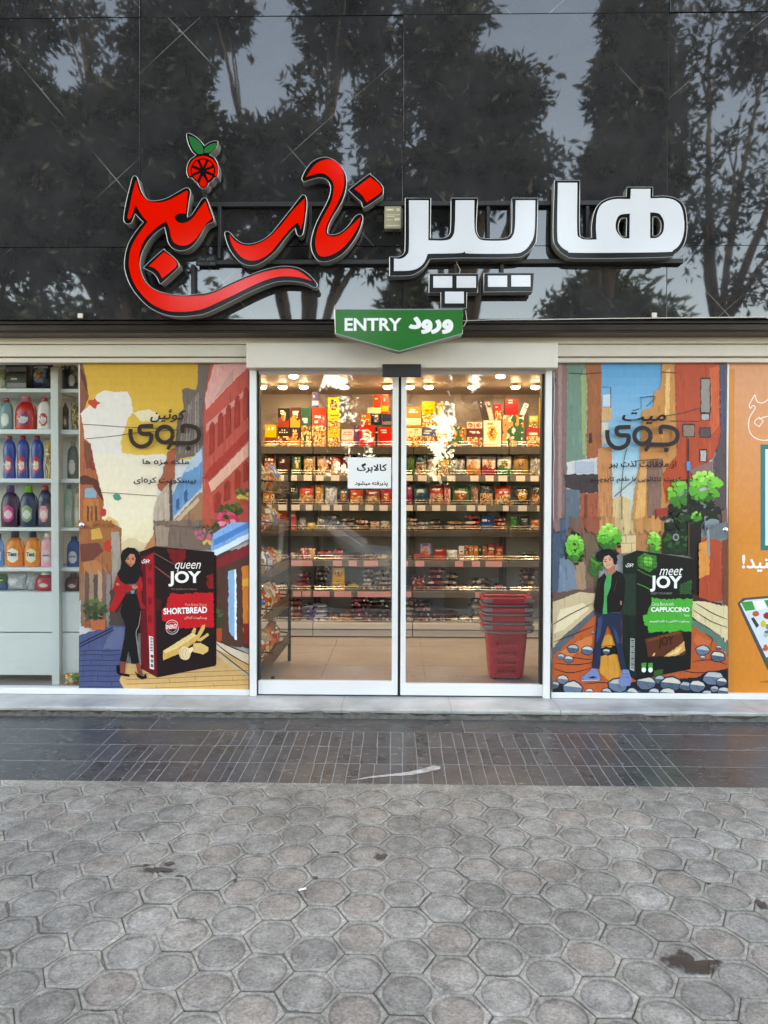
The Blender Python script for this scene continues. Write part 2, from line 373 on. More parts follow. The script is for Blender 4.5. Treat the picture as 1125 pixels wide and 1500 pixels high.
pave = sheet('pavement', -16, 16, -6.15, -1.382, .006, M['soil'], 4, 4)
tag(pave, kind='structure')
CW, RH = .155, .185
HX, HY = .1035, .0925
def paver_mesh(k):
    """hexagonal concrete paver: chamfered rim and a shallow dished disc ringed by a groove"""
    rnd = random.Random(k); mb = MB()
    hexa = [(HX, 0), (HX / 2, HY), (-HX / 2, HY), (-HX, 0), (-HX / 2, -HY), (HX / 2, -HY)]
    n = 30
    def onhex(a, s):
        dx, dy = math.cos(a), math.sin(a); best = 9
        for i in range(6):
            (x1, y1), (x2, y2) = hexa[i], hexa[(i + 1) % 6]
            den = dx * (y2 - y1) - dy * (x2 - x1)
            if abs(den) < 1e-9: continue
            t = (x1 * (y2 - y1) - y1 * (x2 - x1)) / den
            if t > 0: best = min(best, t)
        return best - s
    chip = [0.0] * n
    if rnd.random() < .35:
        c0 = rnd.randrange(n)
        for i in range(-2, 3): chip[(c0 + i) % n] = .010 * (1 - abs(i) / 3) * rnd.uniform(.5, 1.2)
    rings = []
    for kind in range(6):
        ring = []
        for i in range(n):
            a = 2 * math.pi * i / n + (math.pi / 6 if False else 0)
            hb = onhex(a, .0008) - chip[i]
            j = rnd.uniform(-1, 1)
            if kind == 0: r, z = hb, -.03
            elif kind == 1: r, z = hb, -.003 + j * .0006
            elif kind == 2: r, z = hb - .0028, 0 + j * .0004
            elif kind == 3: r, z = .0800 + j * .0008, .0003
            elif kind == 4: r, z = .0765 + j * .0008, -.0042
            else: r, z = .0715, -.0030
            if kind == 3: r = min(r, hb - .006)
            if kind == 4: r = min(r, hb - .009)
            if kind == 5: r = min(r, hb - .014)
            ring.append((r * math.cos(a), r * math.sin(a), z))
        rings.append(ring)
    vv = [p for r in rings for p in r] + [(0, 0, -.0022)]
    ff = []; cc = []
    dk = rnd.uniform(.9, 1.04); tint = rnd.choice([(1, 1, 1), (1, 1, 1), (1.03, .985, .955), (1.05, .97, .93), (1, .99, .98), (.93, .92, .91)])
    for q in range(5):
        for i in range(n):
            ff.append((q * n + i, q * n + (i + 1) % n, (q + 1) * n + (i + 1) % n, (q + 1) * n + i))
            rim = (1.05, 1.04, 1.02)
            cc.append({0: (.6, .58, .55), 1: (.9, .88, .85), 2: rim, 3: (.7, .68, .66), 4: tuple(t * dk * .85 for t in tint)}[q])
    for i in range(n):
        ff.append((5 * n + i, 5 * n + (i + 1) % n, 6 * n)); cc.append(tuple(t * dk for t in tint))
    mb.add(vv, ff, cc)
    o = mb.build('paver', M['concrete'], smooth=True, auto=50)
    me = o.data; bpy.data.objects.remove(o)
    return me
PM = [paver_mesh(k) for k in range(26)]
tilt = math.atan(SLOPE)
cells = []
for k in range(-26, 27):
    x = -.124 + CW * k
    for j in range(-2, 22):
        y = -2.472 + .185 * 5 - .185 * j - (.0925 if k % 2 else 0)
        if -4.9 < y < -1.46 and abs(x) < 4: cells.append((x, y))
def inview(x, y):
    d = y + 5.25
    if d < 1.9: return False
    return abs(x + .02 * d) < d * .535 + .13 and y > -3.2
far_mb = MB(); rnd = random.Random(3)
for (x, y) in cells:
    dz = rnd.uniform(-.0012, .0012); rx, ry, rz = tilt + rnd.gauss(0, .006), rnd.gauss(0, .006), rnd.choice(range(6)) * math.pi / 3 * 0 + rnd.choice((0, math.pi)) + rnd.gauss(0, .012)
    if inview(x, y):
        o = link('paver', rnd.choice(PM), pave)
        o.location = (x + rnd.gauss(0, .0012), y + rnd.gauss(0, .0012), gz(y) + .012 + dz); o.rotation_euler = (Matrix.Rotation(rx, 3, 'X') @ Matrix.Rotation(ry, 3, 'Y') @ Matrix.Rotation(rz, 3, 'Z')).to_euler()
    else:
        me = rnd.choice(PM); mw = Matrix.Translation((x, y, gz(y) + .012 + dz)) @ Matrix.Rotation(rx, 4, 'X') @ Matrix.Rotation(rz, 4, 'Z')
        nf = len(me.polygons)
        far_mb.add([mw @ v.co for v in me.vertices], [tuple(p.vertices) for p in me.polygons], [(1, .98, .96)] * nf)
o = far_mb.build('pavers_beyond_view', M['concrete'], pave, smooth=True, auto=50); o.name = 'outer_paving'; o['kind'] = 'stuff'
# pavers cut along the apron
def clip_y(pts, ymax):
    out = []
    for i in range(len(pts)):
        p, q = pts[i], pts[(i + 1) % len(pts)]
        if p[1] <= ymax: out.append(p)
        if (p[1] <= ymax) != (q[1] <= ymax):
            t = (ymax - p[1]) / (q[1] - p[1]); out.append((p[0] + (q[0] - p[0]) * t, ymax))
    return out
def cut_paver(x, yc):
    mb = MB(); ym = -1.3845
    hx = [(x + a_ * .985, yc + b_ * .978) for a_, b_ in ((HX, 0), (HX / 2, HY), (-HX / 2, HY), (-HX, 0), (-HX / 2, -HY), (HX / 2, -HY))]
    hx = clip_y(hx, ym); n = len(hx); t = rnd.uniform(.96, 1.08)
    mb.add([(a_, b_, gz(b_) + .0118) for a_, b_ in hx] + [(a_, b_, gz(b_) - .02) for a_, b_ in hx], [tuple(range(n))] + [(i, i + n, (i + 1) % n + n, (i + 1) % n) for i in range(n)], (1.1 * t, 1.09 * t, 1.07 * t))
    for r_, z_, c_ in ((.0805, .0121, (.72, .7, .68)), (.0765, .0124, (.9 * t, .89 * t, .87 * t))):
        dc = clip_y([(x + r_ * math.cos(2 * math.pi * i / 28), yc + r_ * math.sin(2 * math.pi * i / 28)) for i in range(28)], ym)
        if len(dc) > 2: mb.add([(a_, b_, gz(b_) + z_) for a_, b_ in dc], [tuple(range(len(dc)))], c_)
    return mb.build('paver', M['concrete'], pave)
for k in range(-16, 17):
    x = -.124 + CW * k
    if abs(x) > 2.45: continue
    cut_paver(x, -1.4545 if k % 2 else -1.362)
fill = MB()
fill.add([(-16, -1.40, gz(-1.40) + .004), (16, -1.40, gz(-1.40) + .004), (16, -1.382, gz(-1.382) + .004), (-16, -1.382, gz(-1.382) + .004)], [(0, 1, 2, 3)], (.9, .9, .88))
f_ = fill.build('mortar_strip', M['concrete'], pave)

# polished black marble apron in front of the step
apron = sheet('marble_apron', -16, 16, -1.382, -.33, .0068, M['grout'], 4, 2)
rows = [(-.372, -.607), (-.607, -.857), (-.857, -1.111), (-1.111, -1.380)]
gx = [308.6, 329.8, 348.4, 362, 373, 387, 404.5, 421.9, 436.8, 453.5, 472.9, 486.6, 502.3, 518.2, 533.4, 553.8, 572.4, 589.9, 607.3, 626, 643.4, 661.5, 674.5, 693.2, 706.9, 728, 748.4, 765.3, 784.8, 811.4, 827.6, 843.8, 857.7, 874.2, 889.4, 908.4, 922.3, 945]
GX = [G(p, 1073).x for p in gx]
left = [G(p, 1095).x for p in (147, 159, 182, 197, 219, 230, 251, 265)]
def slab(x0, x1, y0, y1, name='marble_slab', g=.0021):
    mb = MB(); dz = .0085 + rnd.uniform(-.0006, .0006)
    b = .0012
    x0 += g; x1 -= g; y0 += g * 1.5; y1 -= g * 1.5
    vv = []
    for (q, dd) in ((0, -.02), (0, dz - .001), (b, dz)):
        for (x, y) in ((x0 + q, y0 + q), (x1 - q, y0 + q), (x1 - q, y1 - q), (x0 + q, y1 - q)): vv.append((x, y, gz(y) + dd))
    ff = [(8, 9, 10, 11)]
    for r_ in (0, 4):
        for i in range(4): ff.append((r_ + i, r_ + (i + 1) % 4, r_ + 4 + (i + 1) % 4, r_ + 4 + i))
    mb.add(vv, ff)
    return mb.build(name, M['apron'], apron)
for ri, (ya, yb) in enumerate(rows):
    if ri == 0:
        cuts = [-8, -5.2, -3.6, G(160, 1062).x, G(150, 1068).x + .3, G(422, 1060).x, 0.42, G(943, 1067).x, 3.3, 5, 8]
        cuts = sorted(cuts)
    elif ri == 1: cuts = [-8, -5, -3.4, -2.35, -1.75] + GX + [2.6, 3.5, 5.2, 8]
    else: cuts = [-8, -5.3, -3.2] + [x + (.01 if ri == 3 else 0) for x in left] + [x + rnd.uniform(-.006, .006) for x in GX] + [G(990, 1135).x + .03, 2.75, 3.8, 5.5, 8]
    cuts = sorted(cuts)
    cuts = [c for i, c in enumerate(cuts) if i == 0 or c - cuts[i - 1] > .02]
    for a, b_ in zip(cuts, cuts[1:]): slab(a, b_, yb, ya, 'marble_slab')
# pale natural vein crossing the slabs
vp = [(515, 1146, .8), (545, 1141, 3), (575, 1138, 3.5), (600, 1136, 4.5), (620, 1132, 6), (636, 1128, 7), (645, 1127, 3)]
up_, lo_ = [], []
for px, py, t in vp:
    a, b_ = G(px, py - t / 2 + random.uniform(-.7, .7)), G(px, py + t / 2 + random.uniform(-.7, .7))
    up_.append((a.x, a.y, gz(a.y) + .0102)); lo_.append((b_.x, b_.y, gz(b_.y) + .0102))
mb = MB(); k = len(vp)
mb.add(lo_ + up_, [(i, i + 1, k + i + 1, k + i) for i in range(k - 1)])
M['vein'] = mat('white_vein', (.46, .45, .44), .4, vscale=30, dirt=(.2, .19, .19), var=.2)
mb.build('white_vein', M['vein'], apron)
# dirty joint between the apron and the step
mb = MB(); n = 130; vv = []; ff = []
for i in range(n + 1):
    x = -4 + 8 * i / n
    vv += [(x, -.3705 - random.uniform(0, .006), gz(-.37) + .010), (x, -.358, gz(-.35) + random.uniform(.012, .026)), (x, -.3495, gz(-.35) + random.uniform(.02, .05))]
for i in range(n):
    for q in range(2): ff.append((i * 3 + q, i * 3 + 3 + q, i * 3 + 4 + q, i * 3 + 1 + q))
mb.add(vv, [f[::-1] for f in ff])
mb.build('dirt_joint', M['dirt'], apron)['kind'] = 'stuff'
# threshold step
step = MB().box(-9, 9, -.335, .12, -.1, .045).build('threshold_step', M['dirt']); tag(step, kind='structure')
cuts = [-9, -5.2, -3.1, -1.62, G(505, 1030).x, G(656, 1030).x + .0, G(805, 1030).x, 2.35, 4.2, 9]
for a, b_ in zip(cuts, cuts[1:]):
    mb = MB(); nn = max(4, int((b_ - a) / .05)); vv = []; ff = []
    prof = [(.11, .0665), (-.335, .0665), (-.346, .063), (-.349, .055), (-.347, .040), (-.33, .036)]
    for i in range(nn + 1):
        x = a + .001 + (b_ - a - .002) * i / nn; ch = random.uniform(-.003, .0035) if random.random() > .12 else random.uniform(.002, .009)
        for q, (y, z) in enumerate(prof): vv.append((x, y + (ch if 1 < q else 0), z - (max(0, ch) * .5 if q in (2, 3) else 0)))
    kq = len(prof)
    for i in range(nn):
        for q in range(kq - 1): ff.append((i * kq + q, i * kq + q + 1, (i + 1) * kq + q + 1, (i + 1) * kq + q))
    mb.add(vv, ff); mb.build('marble_slab', M['stepstone'], step)

# road and the far side
road = MB().add([(-60, -40, -.42), (60, -40, -.42), (60, -6.3, -.36), (-60, -6.3, -.36)], [(0, 1, 2, 3)]).build('road', M['asphalt']); tag(road, kind='structure')
kerb = empty('kerb', (0, -6.22, -.24), kind='structure')
for i in range(-14, 14):
    MB().box(i * 1.0 + .004, i + .996, -.07, .07, -.2, .012, bev=.01).build('kerb_stone', M['kerb'], kerb)
grd = MB().add([(-150, -200, -.44), (150, -200, -.44), (150, 60, -.44), (-150, 60, -.44)], [(0, 1, 2, 3)]).build('ground', M['soil']); tag(grd, kind='structure')

# stains and litter on the paving
M['stain'] = mat('dried_brown_stain', (.075, .058, .045), .7, var=.4, vscale=30, bump=.2)
def stainmat(name, col, rough, dens):
    m = mat(name, col, rough, var=.3, vscale=25); nt = m.node_tree; b = nt.nodes['Principled BSDF']
    tc = N(nt, 'ShaderNodeTexCoord'); mp = N(nt, 'ShaderNodeMapping'); mp.inputs['Location'].default_value = (-1, -1, 0); mp.inputs['Scale'].default_value = (2, 2, 0)
    nt.links.new(tc.outputs['Generated'], mp.inputs[0])
    ln = N(nt, 'ShaderNodeVectorMath', operation='LENGTH'); nt.links.new(mp.outputs[0], ln.inputs[0])
    nz = N(nt, 'ShaderNodeTexNoise'); nz.inputs['Scale'].default_value = 28; nz.inputs['Detail'].default_value = 6; nt.links.new(tc.outputs['Object'], nz.inputs['Vector'])
    m1 = N(nt, 'ShaderNodeMath', operation='MULTIPLY_ADD'); m1.inputs[1].default_value = 2.2; nt.links.new(nz.outputs['Fac'], m1.inputs[0])
    m0 = N(nt, 'ShaderNodeMath', operation='MULTIPLY'); m0.inputs[1].default_value = -1.5; nt.links.new(ln.outputs['Value'], m0.inputs[0]); nt.links.new(m0.outputs[0], m1.inputs[2])
    cl = N(nt, 'ShaderNodeMapRange'); cl.inputs[1].default_value = -.15; cl.inputs[2].default_value = .35; cl.inputs[4].default_value = dens; nt.links.new(m1.outputs[0], cl.inputs[0])
    nt.links.new(cl.outputs[0], b.inputs['Alpha'])
    return m
M['stain'] = stainmat('dried_brown_stain', (.06, .045, .035), .7, .9)
M['wet'] = stainmat('damp_dark_stain', (.05, .036, .03), .4, .85)
def stain(px, py, rx, ry, m, name, label, seed):
    r_ = random.Random(seed); c = G(px, py); mb = MB(); n = 26
    ex, ey = G(px + rx, py), G(px, py - ry); ax, ay = (ex - c).length, (ey - c).length
    ph = [r_.uniform(0, 6) for _ in range(4)]
    pts = []
    for i in range(n):
        a = 2 * math.pi * i / n; q = 1 + .28 * math.sin(2 * a + ph[0]) + .2 * math.sin(3 * a + ph[1]) + .15 * math.sin(5 * a + ph[2]) + .1 * math.sin(9 * a + ph[3])
        x, y = c.x + ax * q * math.cos(a), c.y + ay * q * math.sin(a); pts.append((x, y, gz(y) + .0135))
    mb.add(pts, [tuple(range(n))]); o = mb.build(name, m, pave); return o
stain(233, 1279, 26, 6, M['stain'], 'stain', '', 1); stain(247, 1270, 9, 3, M['stain'], 'stain', '', 2); stain(207, 1272, 14, 2.5, M['stain'], 'stain', '', 8); stain(263, 1288, 6, 2, M['stain'], 'stain', '', 3)
stain(487, 1253, 9, 2.2, M['stain'], 'stain', '', 4); stain(463, 1291, 5, 3, M['stain'], 'stain', '', 5); stain(345, 1294, 6, 3, M['stain'], 'stain', '', 6)
stain(556, 1259, 10, 6, M['stain'], 'stain', '', 7); stain(1008, 1418, 46, 19, M['wet'], 'stain', '', 9); stain(1036, 1298, 6, 4, M['stain'], 'stain', '', 10); stain(1116, 1330, 9, 8, M['stain'], 'stain', '', 11)
c = G(443, 1309)
b_ = MB().tube([(-.013, -.006, 0), (.013, .007, 0)], .0042, 8, (.8, .79, .76)).build('cigarette_butt', M['pack'])
b_.location = (c.x, c.y, gz(c.y) + .017); tag(b_, 'tiny white cigarette butt lying in a paver joint', 'litter')
# ------------------------------------------------------------------ building
YF = -.25                                                # face of the marble cladding
bld = empty('shop_building', (0, 0, 0), 'shop building clad in large polished black marble panels above its glazed front', 'building')
M['plaster'] = mat('plain_plaster', (.5, .48, .45), .85, var=.1)
zs = [2.636, 3.118, 4.630, 6.14, 7.6]
xs = [-8, -6.85, -5.08, -3.32, -1.72, G(0, 1400).x * 0 + P(590, 300, YF).x, P(978, 300, YF).x, 3.56, 5.32, 7.08, 8]
rnd = random.Random(11)
for zi in range(4):
    for xi in range(len(xs) - 1):
        a, b_ = xs[xi], xs[xi + 1]
        mb = MB(); g = .0016
        mb.box(a + g, b_ - g, -.02, 0, zs[zi] + g, zs[zi + 1] - g, bev=.0015)
        o = mb.build('marble_panel', M['marble'], bld)
        cx, cz = (a + b_) / 2, (zs[zi] + zs[zi + 1]) / 2
        for v in o.data.vertices: v.co.x -= cx; v.co.z -= cz
        o.location = (cx, YF + .02 + rnd.uniform(-.0015, .0015), cz)
        o.rotation_euler = (R(rnd.uniform(-.22, .22)), 0, R(rnd.uniform(-.25, .25)))
MB().box(-8, 8, -.22, .3, 2.66, 7.62).build('wall', M['rail'], bld)
MB().box(-8, 8, .3, 7, 2.75, 7.6).build('upper_storeys', M['plaster'], bld)
MB().box(-8.05, 8.05, -.27, 7.05, 7.62, 7.75).build('roof', M['plaster'], bld)
for (a, b_) in ((-8, -4.3), (4.3, 8)):
    MB().box(a, b_, .02, 7, .07, 2.74).build('side_wall', M['plaster'], bld)
# brown steel beam under the cladding, a rolled section
mb = MB()
prof = [(-.23, 2.634), (-.235, 2.615), (-.215, 2.608), (-.21, 2.575), (-.222, 2.565), (-.218, 2.553), (-.05, 2.549), (-.02, 2.634)]
vv = [(x, y, z) for x in (-8, 8) for y, z in prof]; k = len(prof)
mb.add(vv, [(i, (i + 1) % k, (i + 1) % k + k, i + k)[::-1] for i in range(k)]); mb.build('beam', M['beam'], bld)
# cream aluminium header
def zp(py, Y, px=583): return P(px, py, Y).z
H1, H2, H3 = zp(504.2, -.09), zp(522.7, -.075), zp(531, -.05)
MB().box(-6, 6, -.09, .06, H1 + .003, 2.6, bev=.003).build('header_profile', M['cream'], bld)
for (a, b_) in ((-6, P(361, 515, -.075).x), (P(817, 515, -.075).x, 6)):
    MB().box(a, b_, -.075, .055, H2 + .003, H1, bev=.003).build('header_profile', M['cream'], bld)
    MB().box(a, b_, -.05, .05, H3, H2, bev=.003).build('header_profile', M['cream'], bld)
oc = MB().box(P(360.5, 520, -.15).x, P(817.5, 520, -.15).x, -.15, .03, zp(539, -.15), H1 - .001, bev=.005).build('door_operator_cover', M['cream'], bld)
# black door sensor
MB().box(P(560, 547, -.165).x, P(617, 547, -.165).x, -.168, -.151, zp(552.5, -.16), zp(540, -.16) + .03, bev=.004).build('door_sensor', M['black'], bld)
# fixed posts
zb = .068
for (pa, pb) in ((365.5, 375), (797.8, 807.3)):
    xa, xb = P(pa, 780, -.06).x, P(pb, 780, -.06).x
    MB().box(xa, xb, -.06, .05, zb, zp(539, -.06) + .03, bev=.002).build('door_post', M['white'], bld)
    MB().box(xb if pa < 500 else xa - .018, xb + .018 if pa < 500 else xa, -.02, .045, zb, zp(539, -.06) + .02).build('door_gasket', M['black'], bld)
    MB().box(xa - .012 if pa < 500 else xb, xa if pa < 500 else xb + .012, -.03, .03, zb, zp(539, -.06)).build('post_gasket', M['black'], bld)
# bottom rails of the fixed glazing
for (a, b_) in ((-4.3, P(365.3, 1015, -.045).x), (P(807.5, 1022, -.045).x, 4.3)):
    MB().box(a, b_, -.045, .04, zb, .108, bev=.002).build('sill_profile', M['white'], bld)
# fixed glass
XL, XR = P(116.5, 780, -.012).x, P(1065, 780, -.012).x
XDL, XDR = P(365, 780, -.012).x, P(808, 780, -.012).x
for (a, b_) in ((-4.3, XL - .002), (XL + .002, XDL), (XDR, XR - .004), (XR + .004, 4.3)):
    MB().box(a, b_, -.004, .004, .1, H3 + .01).build('glass_pane', M['glass'], bld)
# chrome edge knobs of the frameless glass
M['chrome'] = mat('chrome', (.7, .7, .72), .08, metal=1)
for (px, py) in ((120, 769), (1062, 776)):
    c = P(px, py, -.03)
    o = MB().lathe([(.006, 0), (.019, .002), (.022, .012), (.016, .022), (.004, .026)], 18).build('glass_clamp', M['chrome'], bld, smooth=True)
    o.rotation_euler = (R(90), 0, 0); o.location = (c.x, -.02, c.z)
# pale seal strip between right-hand panels
MB().box(XR - .010, XR + .002, -.012, -.005, .108, H3).build('glass_seal', M['white'], bld)
for (px, pz0, pz1) in ((362, 545, 1012), (811, 545, 1015)):
    pts = [(P(px + random.uniform(-1, 1), py, -.012).x, -.012, P(px, py, -.012).z) for py in range(pz0, pz1, 40)]
    MB().tube(pts, .0022, 6, (.8, .8, .8)).build('cable', M['white'], bld)
# floor and ceiling of the shop
ZC = 2.55
M['tile'] = mat('beige_porcelain', (.47, .40, .375), .16, var=.07, vscale=3, spec=.5)
M['joint'] = mat('tile_joint', (.13, .1, .085), .8)
fl = MB().box(-4.3, 4.3, .13, 3.1, 0, .064).build('shop_floor', M['joint']); tag(fl, kind='structure')
xj = [-4.2, -3.4, -2.6, -1.85, -1.05 + .33, .08 + .0, .88, 1.68, 2.5, 3.4, 4.3]
xj[4] = P(430 + 50, 1000, .4).x; 
def fx(px, py):
    d = ray(px, py); t = (.07 - CAM.z) / d.z; return CAM + d * t
xj = [fx(478, 975).x + i * .8 for i in range(-5, 7)]
yj = [.13, .93, 1.73, 2.53, 3.1]
for i in range(len(xj) - 1):
    for j in range(len(yj) - 1):
        a, b_ = max(-4.3, xj[i]), min(4.3, xj[i + 1])
        if b_ - a < .05: continue
        MB().box(a + .0012, b_ - .0012, yj[j] + .0012, yj[j + 1] - .0012, .05, .07).build('floor_tile', M['tile'], fl)
M['ceil'] = mat('warm_ceiling_paint', (.62, .5, .42), .5, var=.04)
ce = MB().box(-4.3, 4.3, .1, 3.1, ZC, ZC + .15).build('shop_ceiling', M['ceil']); tag(ce, kind='structure')
def pinkmarble():
    m, nt, b = newmat('pale_pink_marble')
    tc = N(nt, 'ShaderNodeTexCoord'); n1 = N(nt, 'ShaderNodeTexNoise'); n1.inputs['Scale'].default_value = 1.6; n1.inputs['Detail'].default_value = 5; n1.inputs['Distortion'].default_value = 1.2
    nt.links.new(tc.outputs['Object'], n1.inputs['Vector'])
    rp = N(nt, 'ShaderNodeValToRGB'); e = rp.color_ramp.elements; e[0].position = .46; e[0].color = (.5, .4, .36, 1); e[1].position = .52; e[1].color = (.34, .25, .22, 1)
    e2 = rp.color_ramp.elements.new(.57); e2.color = (.55, .44, .4, 1)
    nt.links.new(n1.outputs['Fac'], rp.inputs['Fac']); nt.links.new(rp.outputs['Color'], b.inputs['Base Color']); b.inputs['Roughness'].default_value = .25
    return m
M['pink'] = pinkmarble()
bw = MB().box(-4.3, 4.3, 2.72, 2.9, .07, ZC).build('shop_back_wall', M['pink']); tag(bw, kind='structure')
for s_ in (-1, 1):
    o = MB().box(min(s_ * 4.2, s_ * 4.3), max(s_ * 4.2, s_ * 4.3), .03, 2.9, .07, ZC).build('shop_side_wall', M['pink']); tag(o, kind='structure')

# ------------------------------------------------------------------ sliding doors
def leaf(pl, pr, ptop, pbot, pz, name, label, stile_l, stile_r):
    Y0, Y1 = -.03, .01
    xa, xb = P(pl, 780, Y0).x, P(pr, 780, Y0).x
    d = empty(name, ((xa + xb) / 2, 0, zb), label, 'door', 'sliding doors')
    cx = (xa + xb) / 2
    za, zt = zb + .008, zp(539, Y0) - .003
    zr = zp(pz, Y0)
    fr = MB()
    fr.box(xa - cx, xb - cx, Y0, Y1, za - zb, zr - zb, bev=.002)
    fr.build('bottom_rail', M['white'], d)
    MB().box(xa - cx, xb - cx, Y0 + .005, Y1, zp(547.5, Y0) - zb, zt - zb, bev=.002).build('top_rail', M['white'], d)
    for s_, wd in ((0, stile_l), (1, stile_r)):
        wd_ = wd * 5.22 / 1100
        x0 = xa if s_ == 0 else xb - wd_
        MB().box(x0 - cx, x0 + wd_ - cx, Y0 + .0015, Y1 + .001, zr - zb, zp(547.5, Y0) - zb, bev=.0015).build('stile', M['white'] if wd > 4 else M['black'], d)
    MB().box(xa - cx + .008, xb - cx - .008, -.014, -.006, zr - zb - .01, zp(547.5, Y0) - zb + .01).build('glass_pane', M['glass'], d)
    return d
dl = leaf(378.5, 583, 547, 1016, 998.5, 'sliding_door', 'clear glass sliding door leaf with the white paper notice taped on it', 1.6, 8.6)
dr = leaf(587.3, 796.5, 547, 1018, 1001.5, 'sliding_door', 'clear glass sliding door leaf in front of the red baskets', 7.5, 1.6)
o = MB().box(P(583, 780, -.01).x + .001, P(587.3, 780, -.01).x - .001, -.015, .01, .005, zp(540, -.02) - zb - .02).build('meeting_gasket', M['black'], dl)
o.location.x = -dl.location.x
# ground channel below the leaves
MB().box(P(376, 1018, 0).x, P(797, 1018, 0).x, -.02, .03, zb - .001, zb + .006).build('floor_track', M['black'], bld)

# ------------------------------------------------------------------ Persian shaping for the default font
FORMS = {'ا': (0xFE8D, 0xFE8E), 'ب': (0xFE8F, 0xFE90, 0xFE91, 0xFE92), 'پ': (0xFB56, 0xFB57, 0xFB58, 0xFB59), 'ت': (0xFE95, 0xFE96, 0xFE97, 0xFE98),
         'ج': (0xFE9D, 0xFE9E, 0xFE9F, 0xFEA0), 'چ': (0xFB7A, 0xFB7B, 0xFB7C, 0xFB7D), 'د': (0xFEA9, 0xFEAA), 'ذ': (0xFEAB, 0xFEAC), 'ر': (0xFEAD, 0xFEAE), 'ز': (0xFEAF, 0xFEB0),
         'س': (0xFEB1, 0xFEB2, 0xFEB3, 0xFEB4), 'ش': (0xFEB5, 0xFEB6, 0xFEB7, 0xFEB8), 'ط': (0xFEC1, 0xFEC2, 0xFEC3, 0xFEC4), 'ع': (0xFEC9, 0xFECA, 0xFECB, 0xFECC),
         'ف': (0xFED1, 0xFED2, 0xFED3, 0xFED4), 'ق': (0xFED5, 0xFED6, 0xFED7, 0xFED8), 'ک': (0xFB8E, 0xFB8F, 0xFB90, 0xFB91), 'گ': (0xFB92, 0xFB93, 0xFB94, 0xFB95),
         'ل': (0xFEDD, 0xFEDE, 0xFEDF, 0xFEE0), 'م': (0xFEE1, 0xFEE2, 0xFEE3, 0xFEE4), 'ن': (0xFEE5, 0xFEE6, 0xFEE7, 0xFEE8), 'و': (0xFEED, 0xFEEE),
         'ه': (0x0665, 0xFEEA, 0xFEEB, 0xFEEC), 'ی': (0xFBFC, 0xFBFD, 0xFBFE, 0xFBFF), 'ئ': (0xFE89, 0xFE8A, 0xFE8B, 0xFE8C)}
def shape(s):
    out = []; n = len(s); i = 0
    dual = lambda c: c in FORMS and len(FORMS[c]) == 4
    if not any(c in FORMS for c in s): return s
    while i < n:
        c = s[i]
        if c not in FORMS:
            if c != '\u200c': out.append(c)
            i += 1; continue
        prev = i > 0 and dual(s[i - 1])
        if c == 'ل' and i + 1 < n and s[i + 1] == 'ا':
            out.append(chr(0xFEFC if prev else 0xFEFB)); i += 2; continue
        nxt = dual(c) and i + 1 < n and s[i + 1] in FORMS
        out.append(chr(FORMS[c][(3 if nxt else 1) if prev else (2 if nxt else 0)])); i += 1
    return ''.join(reversed(out))
def lettering(body, x0, x1, z0, z1, Y, m, parent, name='lettering', bold=0.0, col=(0, 0, 0), depth=0.0, shear=0, fit=True, skew=0):
    """text as mesh filling the rectangle x0..x1, z0..z1 on the plane y = Y"""
    cu = bpy.data.curves.new('t', 'FONT'); ar = any(c in FORMS for c in body); cu.body = shape(body); cu.offset = 0 if ar else bold; cu.shear = shear; cu.resolution_u = 4; cu.fill_mode = 'FRONT' if not depth else 'BOTH'
    cu.extrude = depth
    to = bpy.data.objects.new('t', cu); COL.objects.link(to)
    bpy.context.view_layer.update()
    me = bpy.data.meshes.new_from_object(to.evaluated_get(bpy.context.evaluated_depsgraph_get()))
    if ar:                       # joined script: the outline is drawn as a flat stroke over the filled shape
        cu.fill_mode = 'FRONT'; v0 = np.array([v.co for v in me.vertices]); F = [tuple(q.vertices) for q in me.polygons]
        cu.dimensions = '3D'; cu.fill_mode = 'FULL'; cu.bevel_depth = max(.022, bold * 1.2); cu.bevel_resolution = 0; cu.use_fill_caps = False
        bpy.context.view_layer.update()
        m2 = bpy.data.meshes.new_from_object(to.evaluated_get(bpy.context.evaluated_depsgraph_get()))
        v1 = np.array([v.co for v in m2.vertices]); v1[:, 2] = v1[:, 2] * .008 + .0003
        F += [tuple(i + len(v0) for i in q.vertices) for q in m2.polygons]
        me = bpy.data.meshes.new(name); me.from_pydata(np.concatenate([v0, v1]).tolist(), [], F)
    bpy.data.objects.remove(to); bpy.data.curves.remove(cu)
    me.name = name
    co = np.empty(len(me.vertices) * 3, np.float32); me.vertices.foreach_get('co', co); co = co.reshape(-1, 3)
    mn, mx = co.min(0), co.max(0)
    out = np.empty_like(co)
    out[:, 0] = x0 + (co[:, 0] - mn[0]) / (mx[0] - mn[0]) * (x1 - x0)
    out[:, 2] = z0 + (co[:, 1] - mn[1]) / (mx[1] - mn[1]) * (z1 - z0) + skew * (out[:, 0] - x0)
    out[:, 1] = Y - co[:, 2]
    me.vertices.foreach_set('co', out.ravel())
    me.materials.clear(); me.materials.append(m)
    ca = me.color_attributes.new('Col', 'FLOAT_COLOR', 'CORNER')
    ca.data.foreach_set('color', np.tile(np.array(tuple(col) + (1,), np.float32), len(me.loops)))
    me.update()
    return link(name, me, parent)

